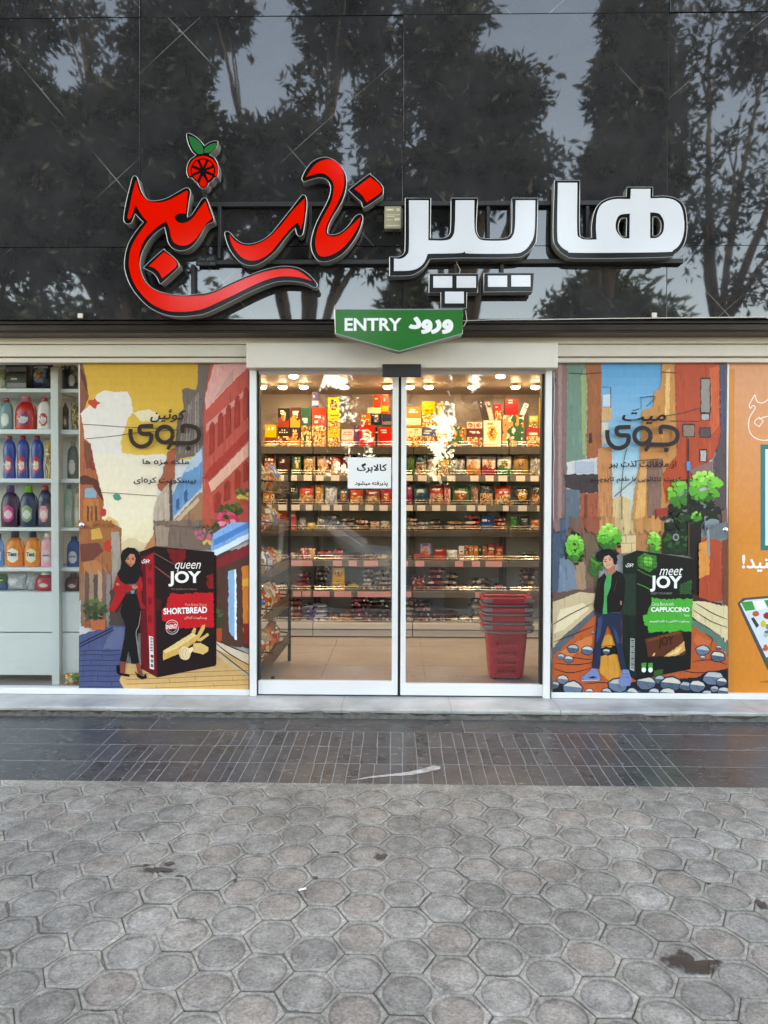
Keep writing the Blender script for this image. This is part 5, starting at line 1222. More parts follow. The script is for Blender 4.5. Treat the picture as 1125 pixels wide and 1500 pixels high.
row(4, 821, [
 (384, 394, 806, N_, 'box', 'plain', '#3a4a4a', '#a0b0a8', 'grey green box'), (394.5, 405, 805, N_, 'box', 'disc', '#24408a', '#e0e0e0', 'blue box with white disc'), (406, 414, 806, N_, 'box', 'plain', '#7a8a70', '#c8c8b0', 'sage box'), (424, 435, 806, N_, 'box', 'disc', '#6a4838', '#c08a70', 'brown box with pink disc'), (439, 450, 803, N_, 'bag', 'mess', '#c83048', '#f0c8c0', 'pink red sweets bag'), (450.5, 462, 803, N_, 'bag', 'mess', '#d86838', '#f0c090', 'orange sweets bag'), (464, 486, 807, N_, '2', 'x', '#b02c38', '#d86868', 'red wafer carton'), (487, 503, 805, N_, '2', 'x', '#c85868', '#e09098', 'pink wafer carton'), (508, 530, 811, N_, '2', 'x', '#302c2c', '#5a5450', 'black bar pack'), (533, 551, 812, N_, '2', 'x', '#6a5848', '#b09878', 'brown bar pack'), (553, 571, 813, N_, '1', 'x', '#8a7a58', '#d0c060', 'olive bar pack'),
 (606, 615, 811, N_, 'box', 'plain', '#b03830', '#e0a0a0', 'small red box'), (615.5, 632, 796, N_, 'bag', 'half', '#b0a8d0', '#c83828', 'lavender bag with red picture'), (636, 653, 804, N_, 'box', 'band', '#b02018', '#d04030', 'red tea carton'), (654, 671, 806, N_, 'bag', 'mess', '#c8c8cc', '#e8e8ea', 'white clear bag'), (672, 680, 800, N_, 'box', 'band', '#e8e0d8', '#a02020', 'slim white box with red signs'), (681, 693, 799, N_, 'box', 'mess', '#d87818', '#8a3810', 'orange box with dark print'), (694, 700.5, 800, N_, 'box', 'plain', '#d08428', '#703010', 'narrow amber box'), (701, 706.5, 800, N_, 'box', 'plain', '#22221e', '#a08040', 'narrow black box'), (707, 713, 800, N_, 'box', 'plain', '#b0602a', '#703010', 'narrow rust box'), (714, 726, 797, N_, 'box', 'half', '#7a141c', '#c87038', 'dark red box with amber foot'), (726.5, 737, 800, N_, 'box', 'half', '#a82418', '#d88838', 'red box with amber foot'), (739, 761, 814, N_, '2', 'x', '#b89878', '#d8c0a0', 'beige bar pack'), (764, 790, 809, N_, '3', 'x', '#4a5a38', '#a8683c', 'mixed green bar pack')],
 'on the fifth shelf of the back wall')
row(5, 866, [
 (384, 404, 853, N_, '2', 'x', '#8a8480', '#c8c4c0', 'grey white pack'), (406, 418, 855, N_, '1', 'x', '#9a948c', '#605850', 'grey pack'), (428, 451, 839, N_, '4', 'x', '#7a1a20', '#a83038', 'dark red biscuit pack'), (463, 483, 830, N_, '5', 'x', '#4a2018', '#20281c', 'brown black biscuit pack'), (486, 505, 848, N_, 'box', 'disc', '#d8a018', '#805810', 'yellow biscuit box, lower of two'), (487, 505, 832, 848, 'box', 'disc', '#d8a41c', '#806018', 'yellow biscuit box, upper of two'), (507, 526, 854, N_, '1', 'x', '#7a7828', '#a8a038', 'olive green pack'), (530, 547, 834, N_, '5', 'x', '#201c1e', '#b0a8a4', 'black white wafer pack'), (549, 573, 836, N_, '4', 'x', '#4a4848', '#a09890', 'dark grey wafer pack'),
 (602, 624, 843, N_, 'bag', 'mess', '#6a1018', '#902028', 'maroon bag'), (625, 650, 833, N_, '4', 'x', '#80181c', '#a82c2c', 'crimson biscuit pack'), (651, 670, 841, N_, '3', 'x', '#7a6c60', '#b09c8c', 'clear brown biscuit pack'), (672, 690, 858, N_, '1', 'x', '#b0a090', '#d8ccc0', 'flat cream pack'), (692, 722, 848, N_, '2', 'x', '#d0c8bc', '#604838', 'white cookie pack'), (724, 738, 857, N_, '1', 'x', '#b83848', '#d87078', 'pink red pack'), (764, 787, 834, N_, '4', 'x', '#3a2c20', '#a87c28', 'dark amber pack')],
 'on the sixth shelf of the back wall')
row(6, 912, [
 (384, 404, 896, N_, '2', 'x', '#4a3458', '#302430', 'dark violet pack'), (424, 441, 880, N_, '4', 'x', '#8a3c20', '#b0582c', 'rust biscuit pack'), (444, 478, 886, N_, '4', 'x', '#5a3c98', '#d8d4e0', 'purple white wafer pack'), (480, 494, 901, N_, '1', 'x', '#b07850', '#d0a080', 'small tan pack'), (495, 514, 898, N_, '2', 'x', '#b86a40', '#d8a078', 'orange tan pack'), (514, 541, 876, N_, '5', 'x', '#4a1018', '#a83038', 'dark cherry wafer pack'), (542, 572, 878, N_, '5', 'x', '#38241e', '#6a5040', 'dark chocolate wafer pack'),
 (595, 605, 880, N_, '4', 'x', '#c8b8a8', '#8a5030', 'white brown pack'), (607, 633, 882, N_, '4', 'x', '#20203a', '#a06848', 'navy wafer pack'), (634, 651, 897, N_, '2', 'x', '#4a4a80', '#8a4030', 'blue red pack'), (651, 673, 896, N_, '2', 'x', '#58241e', '#7a3a30', 'chocolate brown pack'), (675, 690, 903, N_, '1', 'x', '#d0c0b0', '#a89080', 'cream pack'), (690, 712, 876, N_, '4', 'x', '#58403a', '#d8d0c4', 'brown white cookie pack')],
 'on the bottom deck of the back wall')
# ------------------------------------------------------------------ shopping baskets
M['basket'] = mat('red_basket_plastic', lin('#c41f2b'), .38, var=.06, vscale=9)
M['handle'] = mat('grey_handle_plastic', (.2, .19, .18), .45)
YB = .42
bx = P(744, 960, YB).x; zrim0, zrim1 = P(744, 921, YB).z, P(744, 882, YB).z
def basket(z0, label, feet):
    e = empty('shopping_basket', (bx, YB + .14, z0), label, 'basket', 'nested red shopping baskets')
    Hh = zrim0 - .085
    wb, wt, db, dt = .127, .157, .105, .135
    mb = MB()
    def ringpt(u, t):   # rounded rectangle outline, u in 0..1
        w_, d_ = wb + (wt - wb) * t, db + (dt - db) * t; a = 2 * math.pi * u; c_, s_ = math.cos(a), math.sin(a); q = (abs(c_) ** 8 + abs(s_) ** 8) ** (1 / 8)
        return (w_ * c_ / q, d_ * s_ / q, Hh * t)
    n = 104; rowsz = [0, .02, .10, .16, .27, .33, .46, .52, .66, .72, .9, 1.0]
    vv = [ringpt(i / n, t) for t in rowsz for i in range(n)]; ff = []
    hole_rows = {2, 4, 6, 8}
    for j in range(len(rowsz) - 1):
        for i in range(n):
            x, y, _ = ringpt((i + .5) / n, .5)
            side = abs(x) < wb * .55 or abs(y) < db * .5
            if j in hole_rows and side and i % 2 == 0: continue
            ff.append((j * n + i, j * n + (i + 1) % n, (j + 1) * n + (i + 1) % n, (j + 1) * n + i))
    ff.append(tuple(range(n - 1, -1, -1)))
    mb.add(vv, ff); o = mb.build('body', M['basket'], e, smooth=True, auto=50)
    md = o.modifiers.new('wall', 'SOLIDIFY'); md.thickness = .003
    rm = MB(); k = 48
    for (r0, z_) in (((0), 0),):
        pts_o = []
        for i in range(k):
            a = 2 * math.pi * i / k; c_, s_ = math.cos(a), math.sin(a); q = (abs(c_) ** 8 + abs(s_) ** 8) ** (1 / 8)
            pts_o.append((c_ / q, s_ / q))
        vv = []
        for (g, z) in ((.002, Hh - .012), (.03, Hh - .012), (.034, Hh + .025), (.028, Hh + .03), (.004, Hh + .012)):
            vv += [(p[0] * (wt + g), p[1] * (dt + g), z) for p in pts_o]
        rm.add(vv, [(j * k + i, j * k + (i + 1) % k, (j + 1) * k + (i + 1) % k, (j + 1) * k + i) for j in range(4) for i in range(k)])
    rm.build('rim', M['basket'], e, smooth=True, auto=50)
    for (dz, g, fr_) in ((-.018, .037, -1), (.032, .03, 1)):
        pts = []
        for i in range(21):
            a = math.pi * (i / 20); c_, s_ = math.cos(a), math.sin(a); q = (abs(c_) ** 6 + abs(s_) ** 6) ** (1 / 6)
            pts.append((c_ / q * (wt + g), fr_ * s_ / q * (dt + g), Hh + dz - (.012 * s_ if fr_ < 0 else -.012 * s_)))
        MB().tube(pts, .006, 8).build('handle', M['handle'], e, smooth=True)
    for s_ in (-1, 1):
        MB().box(min(s_ * (wt - .035), s_ * (wt + .036)), max(s_ * (wt - .035), s_ * (wt + .036)), -dt - .038, -dt - .026, Hh - .004, Hh + .024, bev=.003).build('handle_clip', M['handle'], e)
    if feet:
        for sx in (-.09, .09):
            for sy in (-.07, .07):
                w_ = MB().lathe([(.006, -.008), (.016, -.006), (.016, .006), (.006, .008)], 12).build('castor', M['black'], e); w_.rotation_euler = (0, R(90), 0); w_.location = (sx, sy, -.002)
nb = 4
for k in range(nb):
    basket(.088 + (zrim1 - zrim0) * k / (nb - 1), ['bottom red basket of the nested stack, whole slotted body showing', 'second red basket up in the nested stack', 'third red basket up in the nested stack', 'topmost red basket of the nested stack, its inside showing'][k], k == 0)

# ------------------------------------------------------------------ wire racks just inside the doors
M['rack'] = mat('black_rack_steel', (.02, .02, .022), .4)
M['rackwire'] = mat('bronze_wire', (.22, .15, .1), .4, metal=.5)
def wire_rack(x_in, sgn, label, colours, where):
    """tall wheeled rack; its open side (x_in) faces the aisle, baskets slope toward it"""
    e = empty('wire_rack', (x_in + sgn * .2, .65, .07), label, 'rack')
    lx = -sgn * .2
    for y in (-.42, .42):
        for x in ((lx, -lx) if y > 0 else (-lx,)): MB().box(x - .012, x + .012, y - .012, y + .012, .06, 1.62).build('post', M['rack'], e)
    for y in (-.42, .42):
        w_ = MB().lathe([(.008, -.012), (.035, -.01), (.035, .01), (.008, .012)], 16).build('castor', M['black'], e); w_.rotation_euler = (0, R(90), 0); w_.location = (lx, y, .036)
    items = []
    for k, z in enumerate((.16, .48, .80, 1.12, 1.42)):
        t = MB()
        for j in range(4): t.tube([(lx + sgn * (.005 if j < 3 else .0), -.42, z + j * .03), (lx, .42, z + j * .03)], .003, 5)
        for j in range(29): t.tube([(lx, -.42 + .03 * j, z), (lx, -.42 + .03 * j, z + .09)], .0018, 4)
        t.build('basket_front', M['rackwire'], e)
        MB().add([(lx, -.42, z), (lx, .42, z), (-lx, .42, z + .05), (-lx, -.42, z + .05)], [(0, 1, 2, 3)]).build('basket_floor', M['rackwire'], e)
        for y in (-.42, .42): MB().tube([(lx, y, z + .08), (-lx, y, z + .12)], .006, 6).build('side_bar', M['rack'], e)
        for j in range(4):
            items.append((k, j, z))
    rg = random.Random(sgn + 5)
    for (k, j, z) in items:
        base, acc, nm = colours[(k * 4 + j) % len(colours)]
        w_, h_ = .2, rg.uniform(.17, .24)
        mb = bag_mesh(w_, h_, .12, rg.choice(['photo', 'mess', 'half']), base, acc, 900 + k * 10 + j + (50 if sgn > 0 else 0), 10)
        o = mb.build('snack_bag', M['foil'], smooth=True, auto=60)
        o.location = (x_in + sgn * .05, .65 - .31 + j * .21, z + .075); o.rotation_euler = (R(-8), 0, R(90) * (1 if sgn < 0 else -1) + rg.uniform(-.2, .2))
        lv = ['lowest', 'second', 'middle', 'fourth', 'highest'][k]; po = ['nearest the glass', 'second from the glass', 'third from the glass', 'farthest from the glass'][j]
        tag(o, f'{nm} bag in the {lv} basket of the {where} rack, {po}', 'bag', f'bags on the {where} rack')
wire_rack(P(424, 900, 1.07).x, -1, 'black wheeled wire rack of snack bags beside the notice door', [('#c8541c', '#e8a860', 'orange'), ('#b8926a', '#d8c0a0', 'tan'), ('#b82818', '#e06838', 'red'), ('#8a5a3c', '#c89868', 'brown'), ('#2468b0', '#c0d0e0', 'blue')], 'wheeled')
wire_rack(P(803, 900, 1.07).x - .0, 1, 'black wheeled wire rack of dark bags behind the red baskets', [('#2a2422', '#604838', 'black'), ('#7a4a38', '#a87858', 'brown'), ('#3a4a5a', '#8090a0', 'slate'), ('#38301c', '#a08030', 'olive')], 'dark')
# floor-standing items seen through the doors end here

# ------------------------------------------------------------------ display shelves behind the left-hand window
YD = .22
M['dispwhite'] = mat('white_display_enamel', (.76, .79, .78), .35, var=.03)
xd0, xd1 = -4.1, P(150, 800, YD).x; xpost0, xpost1 = P(75, 800, YD - .02).x, P(86, 800, YD - .02).x
du = empty('display_shelf', (xpost0, YD, .07), 'white display shelf with cupboards behind the left-hand window', 'shelf unit')
ox = xpost0
MB().box(0, xpost1 - xpost0, -.02, .06, .0, 2.33, bev=.002).build('post', M['dispwhite'], du)
MB().box(xd0 - ox, xd1 - ox, .40, .42, .0, 2.33).build('back_panel', M['dispwhite'], du)
ZD = []
for (pa, pb) in ((569, 574.5), (629, 635.7), (701, 707), (772.7, 777.8), (831.5, 837)):
    z1, z0 = P(40, pa, YD).z - .07, P(40, pb, YD).z - .07; ZD.append(z1 + .07)
    MB().box(xd0 - ox, -.001, .0, .39, z0, z1, bev=.002).build('shelf', M['dispwhite'], du)
    MB().box(xpost1 - ox + .001, xd1 - ox, .02, .39, z0, z1, bev=.002).build('shelf', M['dispwhite'], du)
zc = P(40, 867.5, YD).z; ZD.append(zc)
zm, zbm = P(40, 927, YD).z, P(40, 989, YD).z
MB().box(xd0 - ox, xd1 - ox, .03, .39, zc - .09, zc - .07).build('counter', M['dispwhite'], du)
for (a, b) in ((xd0, xpost0 - .002), (xpost1 + .002, xd1)):
    yo = .0 if a < xpost0 - .1 else .02
    MB().box(a - ox, b - ox, yo, yo + .02, zm - .07 + .006, zc - .0705, bev=.003).build('cupboard_panel', M['dispwhite'], du)
    MB().box(a - ox, b - ox, yo, yo + .02, zbm - .07, zm - .07 - .002, bev=.003).build('cupboard_panel', M['dispwhite'], du)
def bottle(px0, px1, py0, row_, body, cap, label_col, desc, kind='jug', text=None, tcol=(.9, .9, .9), Y=None):
    Y = YD + .06 if Y is None else Y
    zb_ = ZD[row_]; xa, xb = P(px0, 700, Y).x, P(px1, 700, Y).x; zt = P(40, py0, Y).z
    w_, h_ = (xb - xa) / 2, zt - zb_; cx = (xa + xb) / 2
    bc, cc, lc = lin(body), lin(cap), lin(label_col)
    right = px0 > 87
    e = empty('detergent_bottle', (cx, Y + w_ * .55, zb_ + .001), f'{desc} in the window display', 'bottle', 'cleaning products in the window display')
    if kind == 'jug':
        prof = [(.80, 0), (.95, .02), (.98, .12), (1, .4), (.93, .6), (.75, .74), (.5, .81), (.42, .83)]; ch = .83
    elif kind == 'slim':
        prof = [(.85, 0), (.95, .02), (.9, .2), (.82, .32), (.92, .5), (.95, .68), (.78, .82), (.42, .90), (.3, .91)]; ch = .91
    elif kind == 'round':
        prof = [(.9, 0), (1, .03), (1, .35), (.97, .6), (.85, .76), (.5, .86), (.38, .88)]; ch = .88
    else:
        prof = [(.97, 0), (1, .02), (1, .5), (1, .9), (.97, .98), (.9, 1.0)]; ch = 1.0
    def colf(x, y, z):
        t = z / h_
        if y < 0 and kind != 'box':
            u = x / w_
            if .12 < t < .52 and ((u / .62) ** 2 + ((t - .32) / .2) ** 2) < 1:
                return lc if ((u / .4) ** 2 + ((t - .3) / .11) ** 2) > 1 else mixc(lc, (.8, .78, .75), .75)
        return bc
    zz_ = np.linspace(0, prof[-1][1], 44); rr_ = np.interp(zz_, [q[1] for q in prof], [q[0] for q in prof]); rr_[2:-2] = (rr_[:-4] + rr_[1:-3] + rr_[2:-2] + rr_[3:-1] + rr_[4:]) / 5
    MB().lathe([(float(r_) * w_, float(z) * h_) for r_, z in zip(rr_, zz_)], 44, sy=.6, col=colf, power=1.25 if kind != 'box' else 3).build('body', M['plastic'], e, smooth=True, auto=50)
    if kind != 'box':
        MB().lathe([(w_ * .40, h_ * ch), (w_ * .42, h_ * (ch + .01)), (w_ * .38, h_ * .985), (w_ * .3, h_)], 18, col=cc).build('cap', M['plastic'], e, smooth=True, auto=40)
    if kind == 'jug':
        MB().tube([(w_ * .45, 0, h_ * .76), (w_ * .86, -.01, h_ * .70), (w_ * .98, -.012, h_ * .55), (w_ * .86, -.012, h_ * .40)], w_ * .13, 8, mixc(bc, (1, 1, 1), .06)).build('grip', M['plastic'], e, smooth=True)
    if text:
        lettering(text, -w_ * .5, w_ * .5, h_ * .30, h_ * .42, -w_ * .6 - .006, M['text'], e, 'lettering', .03, tcol)
    return e
def dcarton(px0, px1, py0, row_, base, acc, kind, desc, d=.12):
    o = product(kind, 'box', px0, px1, py0, py0, YD + .05, base, acc, desc, 'in the window display', 'box', 700 + int(px0), d=d, group='cleaning products in the window display')
    return o
def dbox(px0, px1, py0, row_, base, acc, kind, desc):
    Y = YD + .05; zb_ = ZD[row_]; xa, xb = P(px0, 700, Y).x, P(px1, 700, Y).x; h_ = P(40, py0, Y).z - zb_
    o = box_mesh(xb - xa, h_, .14, kind, base, acc, 740 + int(px0) + row_).build('carton', M['pack']); o.location = ((xa + xb) / 2, Y, zb_ + .001)
    tag(o, f'{desc} in the window display', 'box', 'cleaning products in the window display')
def dbag(px0, px1, py0, row_, base, acc, kind, desc, d=.14):
    Y = YD + .04; zb_ = ZD[row_]; xa, xb = P(px0, 700, Y).x, P(px1, 700, Y).x; h_ = P(40, py0, Y).z - zb_
    o = bag_mesh(xb - xa, h_, d, kind, base, acc, 760 + int(px0) + row_).build('pouch', M['foil'], smooth=True, auto=60); o.location = ((xa + xb) / 2, Y, zb_ + .001)
    tag(o, f'{desc} in the window display', 'pouch', 'cleaning products in the window display')
dbag(-8, 9, 528, 0, '#9ab86a', '#d8dcc8', 'half', 'green and white pouch'); dbox(10, 39, 547, 0, '#22242e', '#8a8890', 'band', 'dark carton with grey band, lower of two')
dbox(10.5, 39.5, 525, 0, '#1e2230', '#9a949a', 'band', 'dark carton with grey band, upper of two')
bpy.context.scene.objects[-1] if False else None
for o in [q for q in COL.objects if q.get('label', '').startswith('dark carton with grey band, upper')]: o.location.z = P(40, 546.5, YD + .05).z; o.scale.z = .5
dbag(41, 73, 526, 0, '#101c38', '#3a84b8', 'disc', 'dark blue pouch with pale blue label')
bottle(97, 113, 530, 0, '#101014', '#101014', '#c8c8c8', 'black spray bottle', 'slim'); dbox(90.5, 96, 528, 0, '#262a40', '#404a70', 'plain', 'narrow dark blue carton')
bottle(-2, 17, 583, 1, '#6a8a90', '#a02028', '#d0d8d0', 'grey blue bottle with red cap', 'round'); bottle(19, 50, 580, 1, '#c8181c', '#c06068', '#8a2a6a', 'bright red jug with pink cap', 'jug', 'پریل')
bottle(53, 74, 582, 1, '#dcd8d0', '#b82428', '#c02c28', 'white bottle with red cap and red label', 'round', 'پریل'); dbag(101, 115, 590, 1, '#d8c088', '#8a7040', 'mess', 'yellowish brush in a clear pouch', .08); bottle(90.5, 100, 590, 1, '#5a3834', '#a02c2c', '#a07060', 'small brown bottle', 'slim')
for i, (a, b) in enumerate(((2, 21), (22, 41), (43, 62))): bottle(a, b, 638, 2, '#1c3f92', '#b02c3c', '#c8343c', ['royal blue bottle with red cap, first of three', 'royal blue bottle with red cap, middle of three', 'royal blue bottle with red cap beside the ochre pouch'][i], 'slim', 'پریل')
dbag(62.5, 74, 645, 2, '#b8903c', '#d8c080', 'photo', 'ochre pouch', .08); bottle(97, 113.5, 647, 2, '#6a7270', '#8a9290', '#d8d8d4', 'clear grey bottle with white label', 'round')
bottle(-2, 25, 711, 3, '#3a1434', '#5a3a80', '#d83a80', 'dark purple jug with pink label', 'jug'); bottle(25.5, 52, 711, 3, '#14284e', '#6ab428', '#7a9a6a', 'navy jug with lime green cap', 'jug'); bottle(53, 74, 711, 3, '#162444', '#c03c4c', '#e08a90', 'navy bottle with red cap', 'round')
bottle(91, 107, 710, 3, '#a8c4b4', '#4a90c8', '#c8d8d0', 'pale aqua bottle with blue cap', 'slim'); bottle(107.5, 118, 715, 3, '#c8ac94', '#b09080', '#e0d0c0', 'beige bottle', 'round')
bottle(-12, 3.5, 782, 4, '#4a80c0', '#203860', '#c0d0e0', 'sky blue bottle', 'jug'); bottle(4, 31.5, 779, 4, '#e87818', '#1c3050', '#f0e8d8', 'orange jug with navy cap, white round label', 'jug', 'Test', (.02, .03, .05)); bottle(32, 57, 779, 4, '#e8801c', '#203858', '#e8e0b0', 'orange jug with navy cap, green leaf label', 'jug', 'Test', (.02, .03, .05))
bottle(57.5, 76, 781, 4, '#e09ca8', '#e0dcd8', '#e8b8c0', 'pink bottle with white cap', 'round', 'پرسیل', (.03, .03, .1)); bottle(95.5, 116, 786, 4, '#2c5a9a', '#3c5a88', '#d8dce4', 'blue bottle with white label', 'round', 'پرسیل', (.03, .05, .2))
dbag(2, 32, 841, 5, '#d4d6d8', '#e8e8e8', 'plain', 'plump white bag', .2); dbag(32.5, 50, 842, 5, '#c4c6c8', '#d8d8d8', 'plain', 'greyish white folded bag', .16); bottle(48, 77, 838, 5, '#b01c28', '#e0dcd8', '#c83038', 'dark red jug with white cap', 'jug'); bottle(92, 117, 840, 5, '#4a1418', '#701c20', '#8a2a2c', 'maroon jug', 'jug'); dbag(-14, 3, 842, 5, '#2a6a38', '#3060a0', 'half', 'green and blue bag')
# crumpled bright bag on the window floor
o = bag_mesh(P(117, 990, .15).x - P(90, 990, .15).x, .09, .1, 'mess', '#1c8a3a', '#e0882c', 790).build('crumpled_bag', M['foil'], smooth=True); v = P(103, 1007, .15); o.location = (v.x, .15, .071)
tag(o, 'crumpled green and orange bag on the floor behind the window', 'bag', None)
# ------------------------------------------------------------------ printed window posters
class Print:
    """a flat print: layers of ink laid on a sheet, outlines given in photograph crops"""
    def __init__(s, parent, Y, rect): s.mb = MB(); s.p = parent; s.Y = Y; s.k = 0; s.rect = rect; s.rg = random.Random(5); s.o = (0, 0); s.s = 1
    def at(s, org, sc_): s.o, s.s = org, sc_
    def xz(s, p):
        px, py = s.o[0] + p[0] / s.s, s.o[1] + p[1] / s.s
        px = min(max(px, s.rect[0]), s.rect[1]); py = min(max(py, s.rect[2]), s.rect[3])
        v = P(px, py, s.Y); return (v.x - s.p.location.x, v.z - s.p.location.z)
    def put(s, ring, col):
        s.k += 1
        s.mb.prism(ring, s.Y - s.p.location.y - s.k * 1.5e-5, s.Y, col, side=False)
    def rough(s, pts, j):
        out = []; n = len(pts)
        for i in range(n):
            a, b = pts[i], pts[(i + 1) % n]; L = math.hypot(b[0] - a[0], b[1] - a[1]); m = max(1, int(L / (14 if j else 1e9)))
            for q in range(m):
                t = q / m; g = s.rg.gauss(0, j) if q else 0
                out.append((a[0] + (b[0] - a[0]) * t + g, a[1] + (b[1] - a[1]) * t + s.rg.gauss(0, j) * (1 if q else 0)))
        return out
    def poly(s, col, pts, j=1.6, shade=0):
        col = lin(col) if isinstance(col, str) else col
        pts = s.rough(pts, j); s.put([s.xz(p) for p in pts], col)
        if shade:       # brush strokes inside the shape
            xs_ = [p[0] for p in pts]; ys_ = [p[1] for p in pts]
            for _ in range(shade * 3):
                for tr in range(20):
                    x, y = s.rg.uniform(min(xs_), max(xs_)), s.rg.uniform(min(ys_), max(ys_))
                    if inside(x, y, pts): break
                else: continue
                f = s.rg.uniform(.74, 1.26); w_, h_ = s.rg.uniform(1.5, 8), s.rg.uniform(10, 55)
                st = [(x - w_, y - h_), (x + w_ * .4, y - h_ * .9), (x + w_, y + h_), (x - w_ * .5, y + h_ * .9)]
                st = [p for p in st if inside(p[0], p[1], pts)]
                if s.rg.random() < .22: s.line(tuple(c * .45 for c in col), [p for p in ((x, y - h_ * .6), (x + w_ * .5, y), (x + w_ * .3, y + h_ * .6)) if inside(p[0], p[1], pts)] or [(x, y), (x, y + 1)], 1.8)
                elif len(st) >= 3: s.put([s.xz(p) for p in st], tuple(c * f for c in col))
    def grad(s, c0, c1, pts, n=10):
        c0, c1 = lin(c0), lin(c1); ys_ = [p[1] for p in pts]; y0, y1 = min(ys_), max(ys_)
        for i in range(n):
            a, b = y0 + (y1 - y0) * i / n, y0 + (y1 - y0) * (i + 1) / n
            r = cliph(cliph(pts, a, 1), b + .8, -1)
            if len(r) > 2: s.put([s.xz(p) for p in r], mixc(c0, c1, (i + .5) / n))
    def line(s, col, pts, w_=3, smooth=False, taper=False):
        col = lin(col) if isinstance(col, str) else col
        if smooth:
            q = []
            for i in range(len(pts) - 1):
                p0, p1, p2, p3 = pts[max(i - 1, 0)], pts[i], pts[i + 1], pts[min(i + 2, len(pts) - 1)]
                for t in (0, .2, .4, .6, .8):
                    h = (2 * t ** 3 - 3 * t * t + 1, t ** 3 - 2 * t * t + t, -2 * t ** 3 + 3 * t * t, t ** 3 - t * t)
                    q.append(tuple(h[0] * p1[m] + h[1] * (p2[m] - p0[m]) / 2 + h[2] * p2[m] + h[3] * (p3[m] - p1[m]) / 2 for m in (0, 1)))
            pts = q + [pts[-1]]
        L, Rr = [], []
        for i, p in enumerate(pts):
            a, b = pts[max(i - 1, 0)], pts[min(i + 1, len(pts) - 1)]; d = math.hypot(b[0] - a[0], b[1] - a[1]) or 1; nx, ny = -(b[1] - a[1]) / d, (b[0] - a[0]) / d
            h = w_ / 2 * ((.35 + .65 * math.sin(math.pi * (i + .5) / len(pts))) if taper else 1)
            L.append((p[0] + nx * h, p[1] + ny * h)); Rr.append((p[0] - nx * h, p[1] - ny * h))
        s.k += 1; yy = s.Y - s.p.location.y - s.k * 1.5e-5
        n = len(pts); vv = [(x, yy, z) for x, z in (s.xz(p) for p in L + Rr)]
        ff = []
        for i in range(n - 1):
            f = (i, i + 1, n + i + 1, n + i); a, b, c = vv[f[0]], vv[f[1]], vv[f[2]]
            ar = (b[0] - a[0]) * (c[2] - a[2]) - (c[0] - a[0]) * (b[2] - a[2]); ff.append(f if ar > 0 else f[::-1])
        s.mb.add(vv, ff, col)
    def disc(s, col, c, rx, ry=None, j=.06, n=26):
        ry = ry or rx; ph = s.rg.uniform(0, 6)
        s.put([s.xz((c[0] + rx * (1 + j * math.sin(5 * a + ph) + j * math.sin(9 * a)) * math.cos(a), c[1] + ry * (1 + j * math.sin(4 * a + ph)) * math.sin(a))) for a in (2 * math.pi * i / n for i in range(n))], lin(col) if isinstance(col, str) else col)
    def clump(s, cols, c, rx, ry, n, r0=14):
        for i in range(n):
            a, q = s.rg.uniform(0, 6.3), s.rg.random() ** .5
            t = s.rg.random(); y = math.sin(a) * q
            s.disc(cols[min(len(cols) - 1, int((y + 1) / 2 * len(cols) * .8 + t * .9))], (c[0] + rx * q * math.cos(a), c[1] + ry * y), r0 * s.rg.uniform(.5, 1.2), r0 * s.rg.uniform(.5, 1.0), .15, 9)
    def rock(s, x, y, r):
        n = 9; base = [(x + r * s.rg.uniform(.85, 1.1) * math.cos(2 * math.pi * i / n), y + r * .72 * s.rg.uniform(.85, 1.1) * math.sin(2 * math.pi * i / n)) for i in range(n)]
        big = [((p[0] - x) * 1.1 + x, (p[1] - y) * 1.14 + y) for p in base]
        s.put([s.xz(p) for p in big], lin('#15161c')); s.put([s.xz(p) for p in base], lin(s.rg.choice(['#54687e', '#60748a', '#4a5c70', '#6a7680'])))
        top = [(p[0] * .93 + x * .07, p[1] * .9 + y * .1) for p in base if p[1] < y + r * .18]
        if len(top) > 2: s.put([s.xz(p) for p in sorted(top, key=lambda p: math.atan2(p[1] - y + r * .3, p[0] - x))], lin(s.rg.choice(['#c4c2bc', '#b4b8ba', '#d0ccc0', '#a8b0b6'])))
        s.line('#2a3038', [(x - r * .2, y - r * .1), (x + r * .1, y + r * .2), (x + r * .3, y + r * .45)], 2)
    def text(s, body, x0, y0, x1, y1, col, bold=0, shear=0, skew=0, name='lettering'):
        a, b = s.xz((x0, y0)), s.xz((x1, y1)); s.k += 2
        return lettering(body, a[0], b[0], b[1], a[1], s.Y - s.p.location.y - s.k * 1.5e-5 - .0004, M['text'], s.p, name, bold, lin(col) if isinstance(col, str) else col, shear=shear, skew=skew)
    def done(s):
        o = s.mb.build('printed_picture', M['print'], s.p); o['kind'] = 'stuff'; return o
def inside(x, y, pts):
    r = False; n = len(pts)
    for i in range(n):
        (x1, y1), (x2, y2) = pts[i], pts[i - 1]
        if (y1 > y) != (y2 > y) and x < (x2 - x1) * (y - y1) / (y2 - y1) + x1: r = not r
    return r
def cliph(pts, y, sgn):
    out = []
    for i in range(len(pts)):
        p, q = pts[i], pts[(i + 1) % len(pts)]; a, b = (p[1] - y) * sgn >= 0, (q[1] - y) * sgn >= 0
        if a: out.append(p)
        if a != b: t = (y - p[1]) / (q[1] - p[1]); out.append((p[0] + (q[0] - p[0]) * t, y))
    return out
YP = -.010
def poster(px0, px1, py0, py1, label):
    a, b = P(px0, py1, YP), P(px1, py0, YP)
    e = empty('window_poster', ((a.x + b.x) / 2, YP, a.z), label, 'poster')
    w_ = (b.x - a.x) / 2
    MB().box(-w_, w_, .0002, .0035, 0, b.z - a.z, (.6, .6, .6)).build('vinyl_sheet', M['print'], e)
    return e, Print(e, YP, (px0, px1, py0, py1))
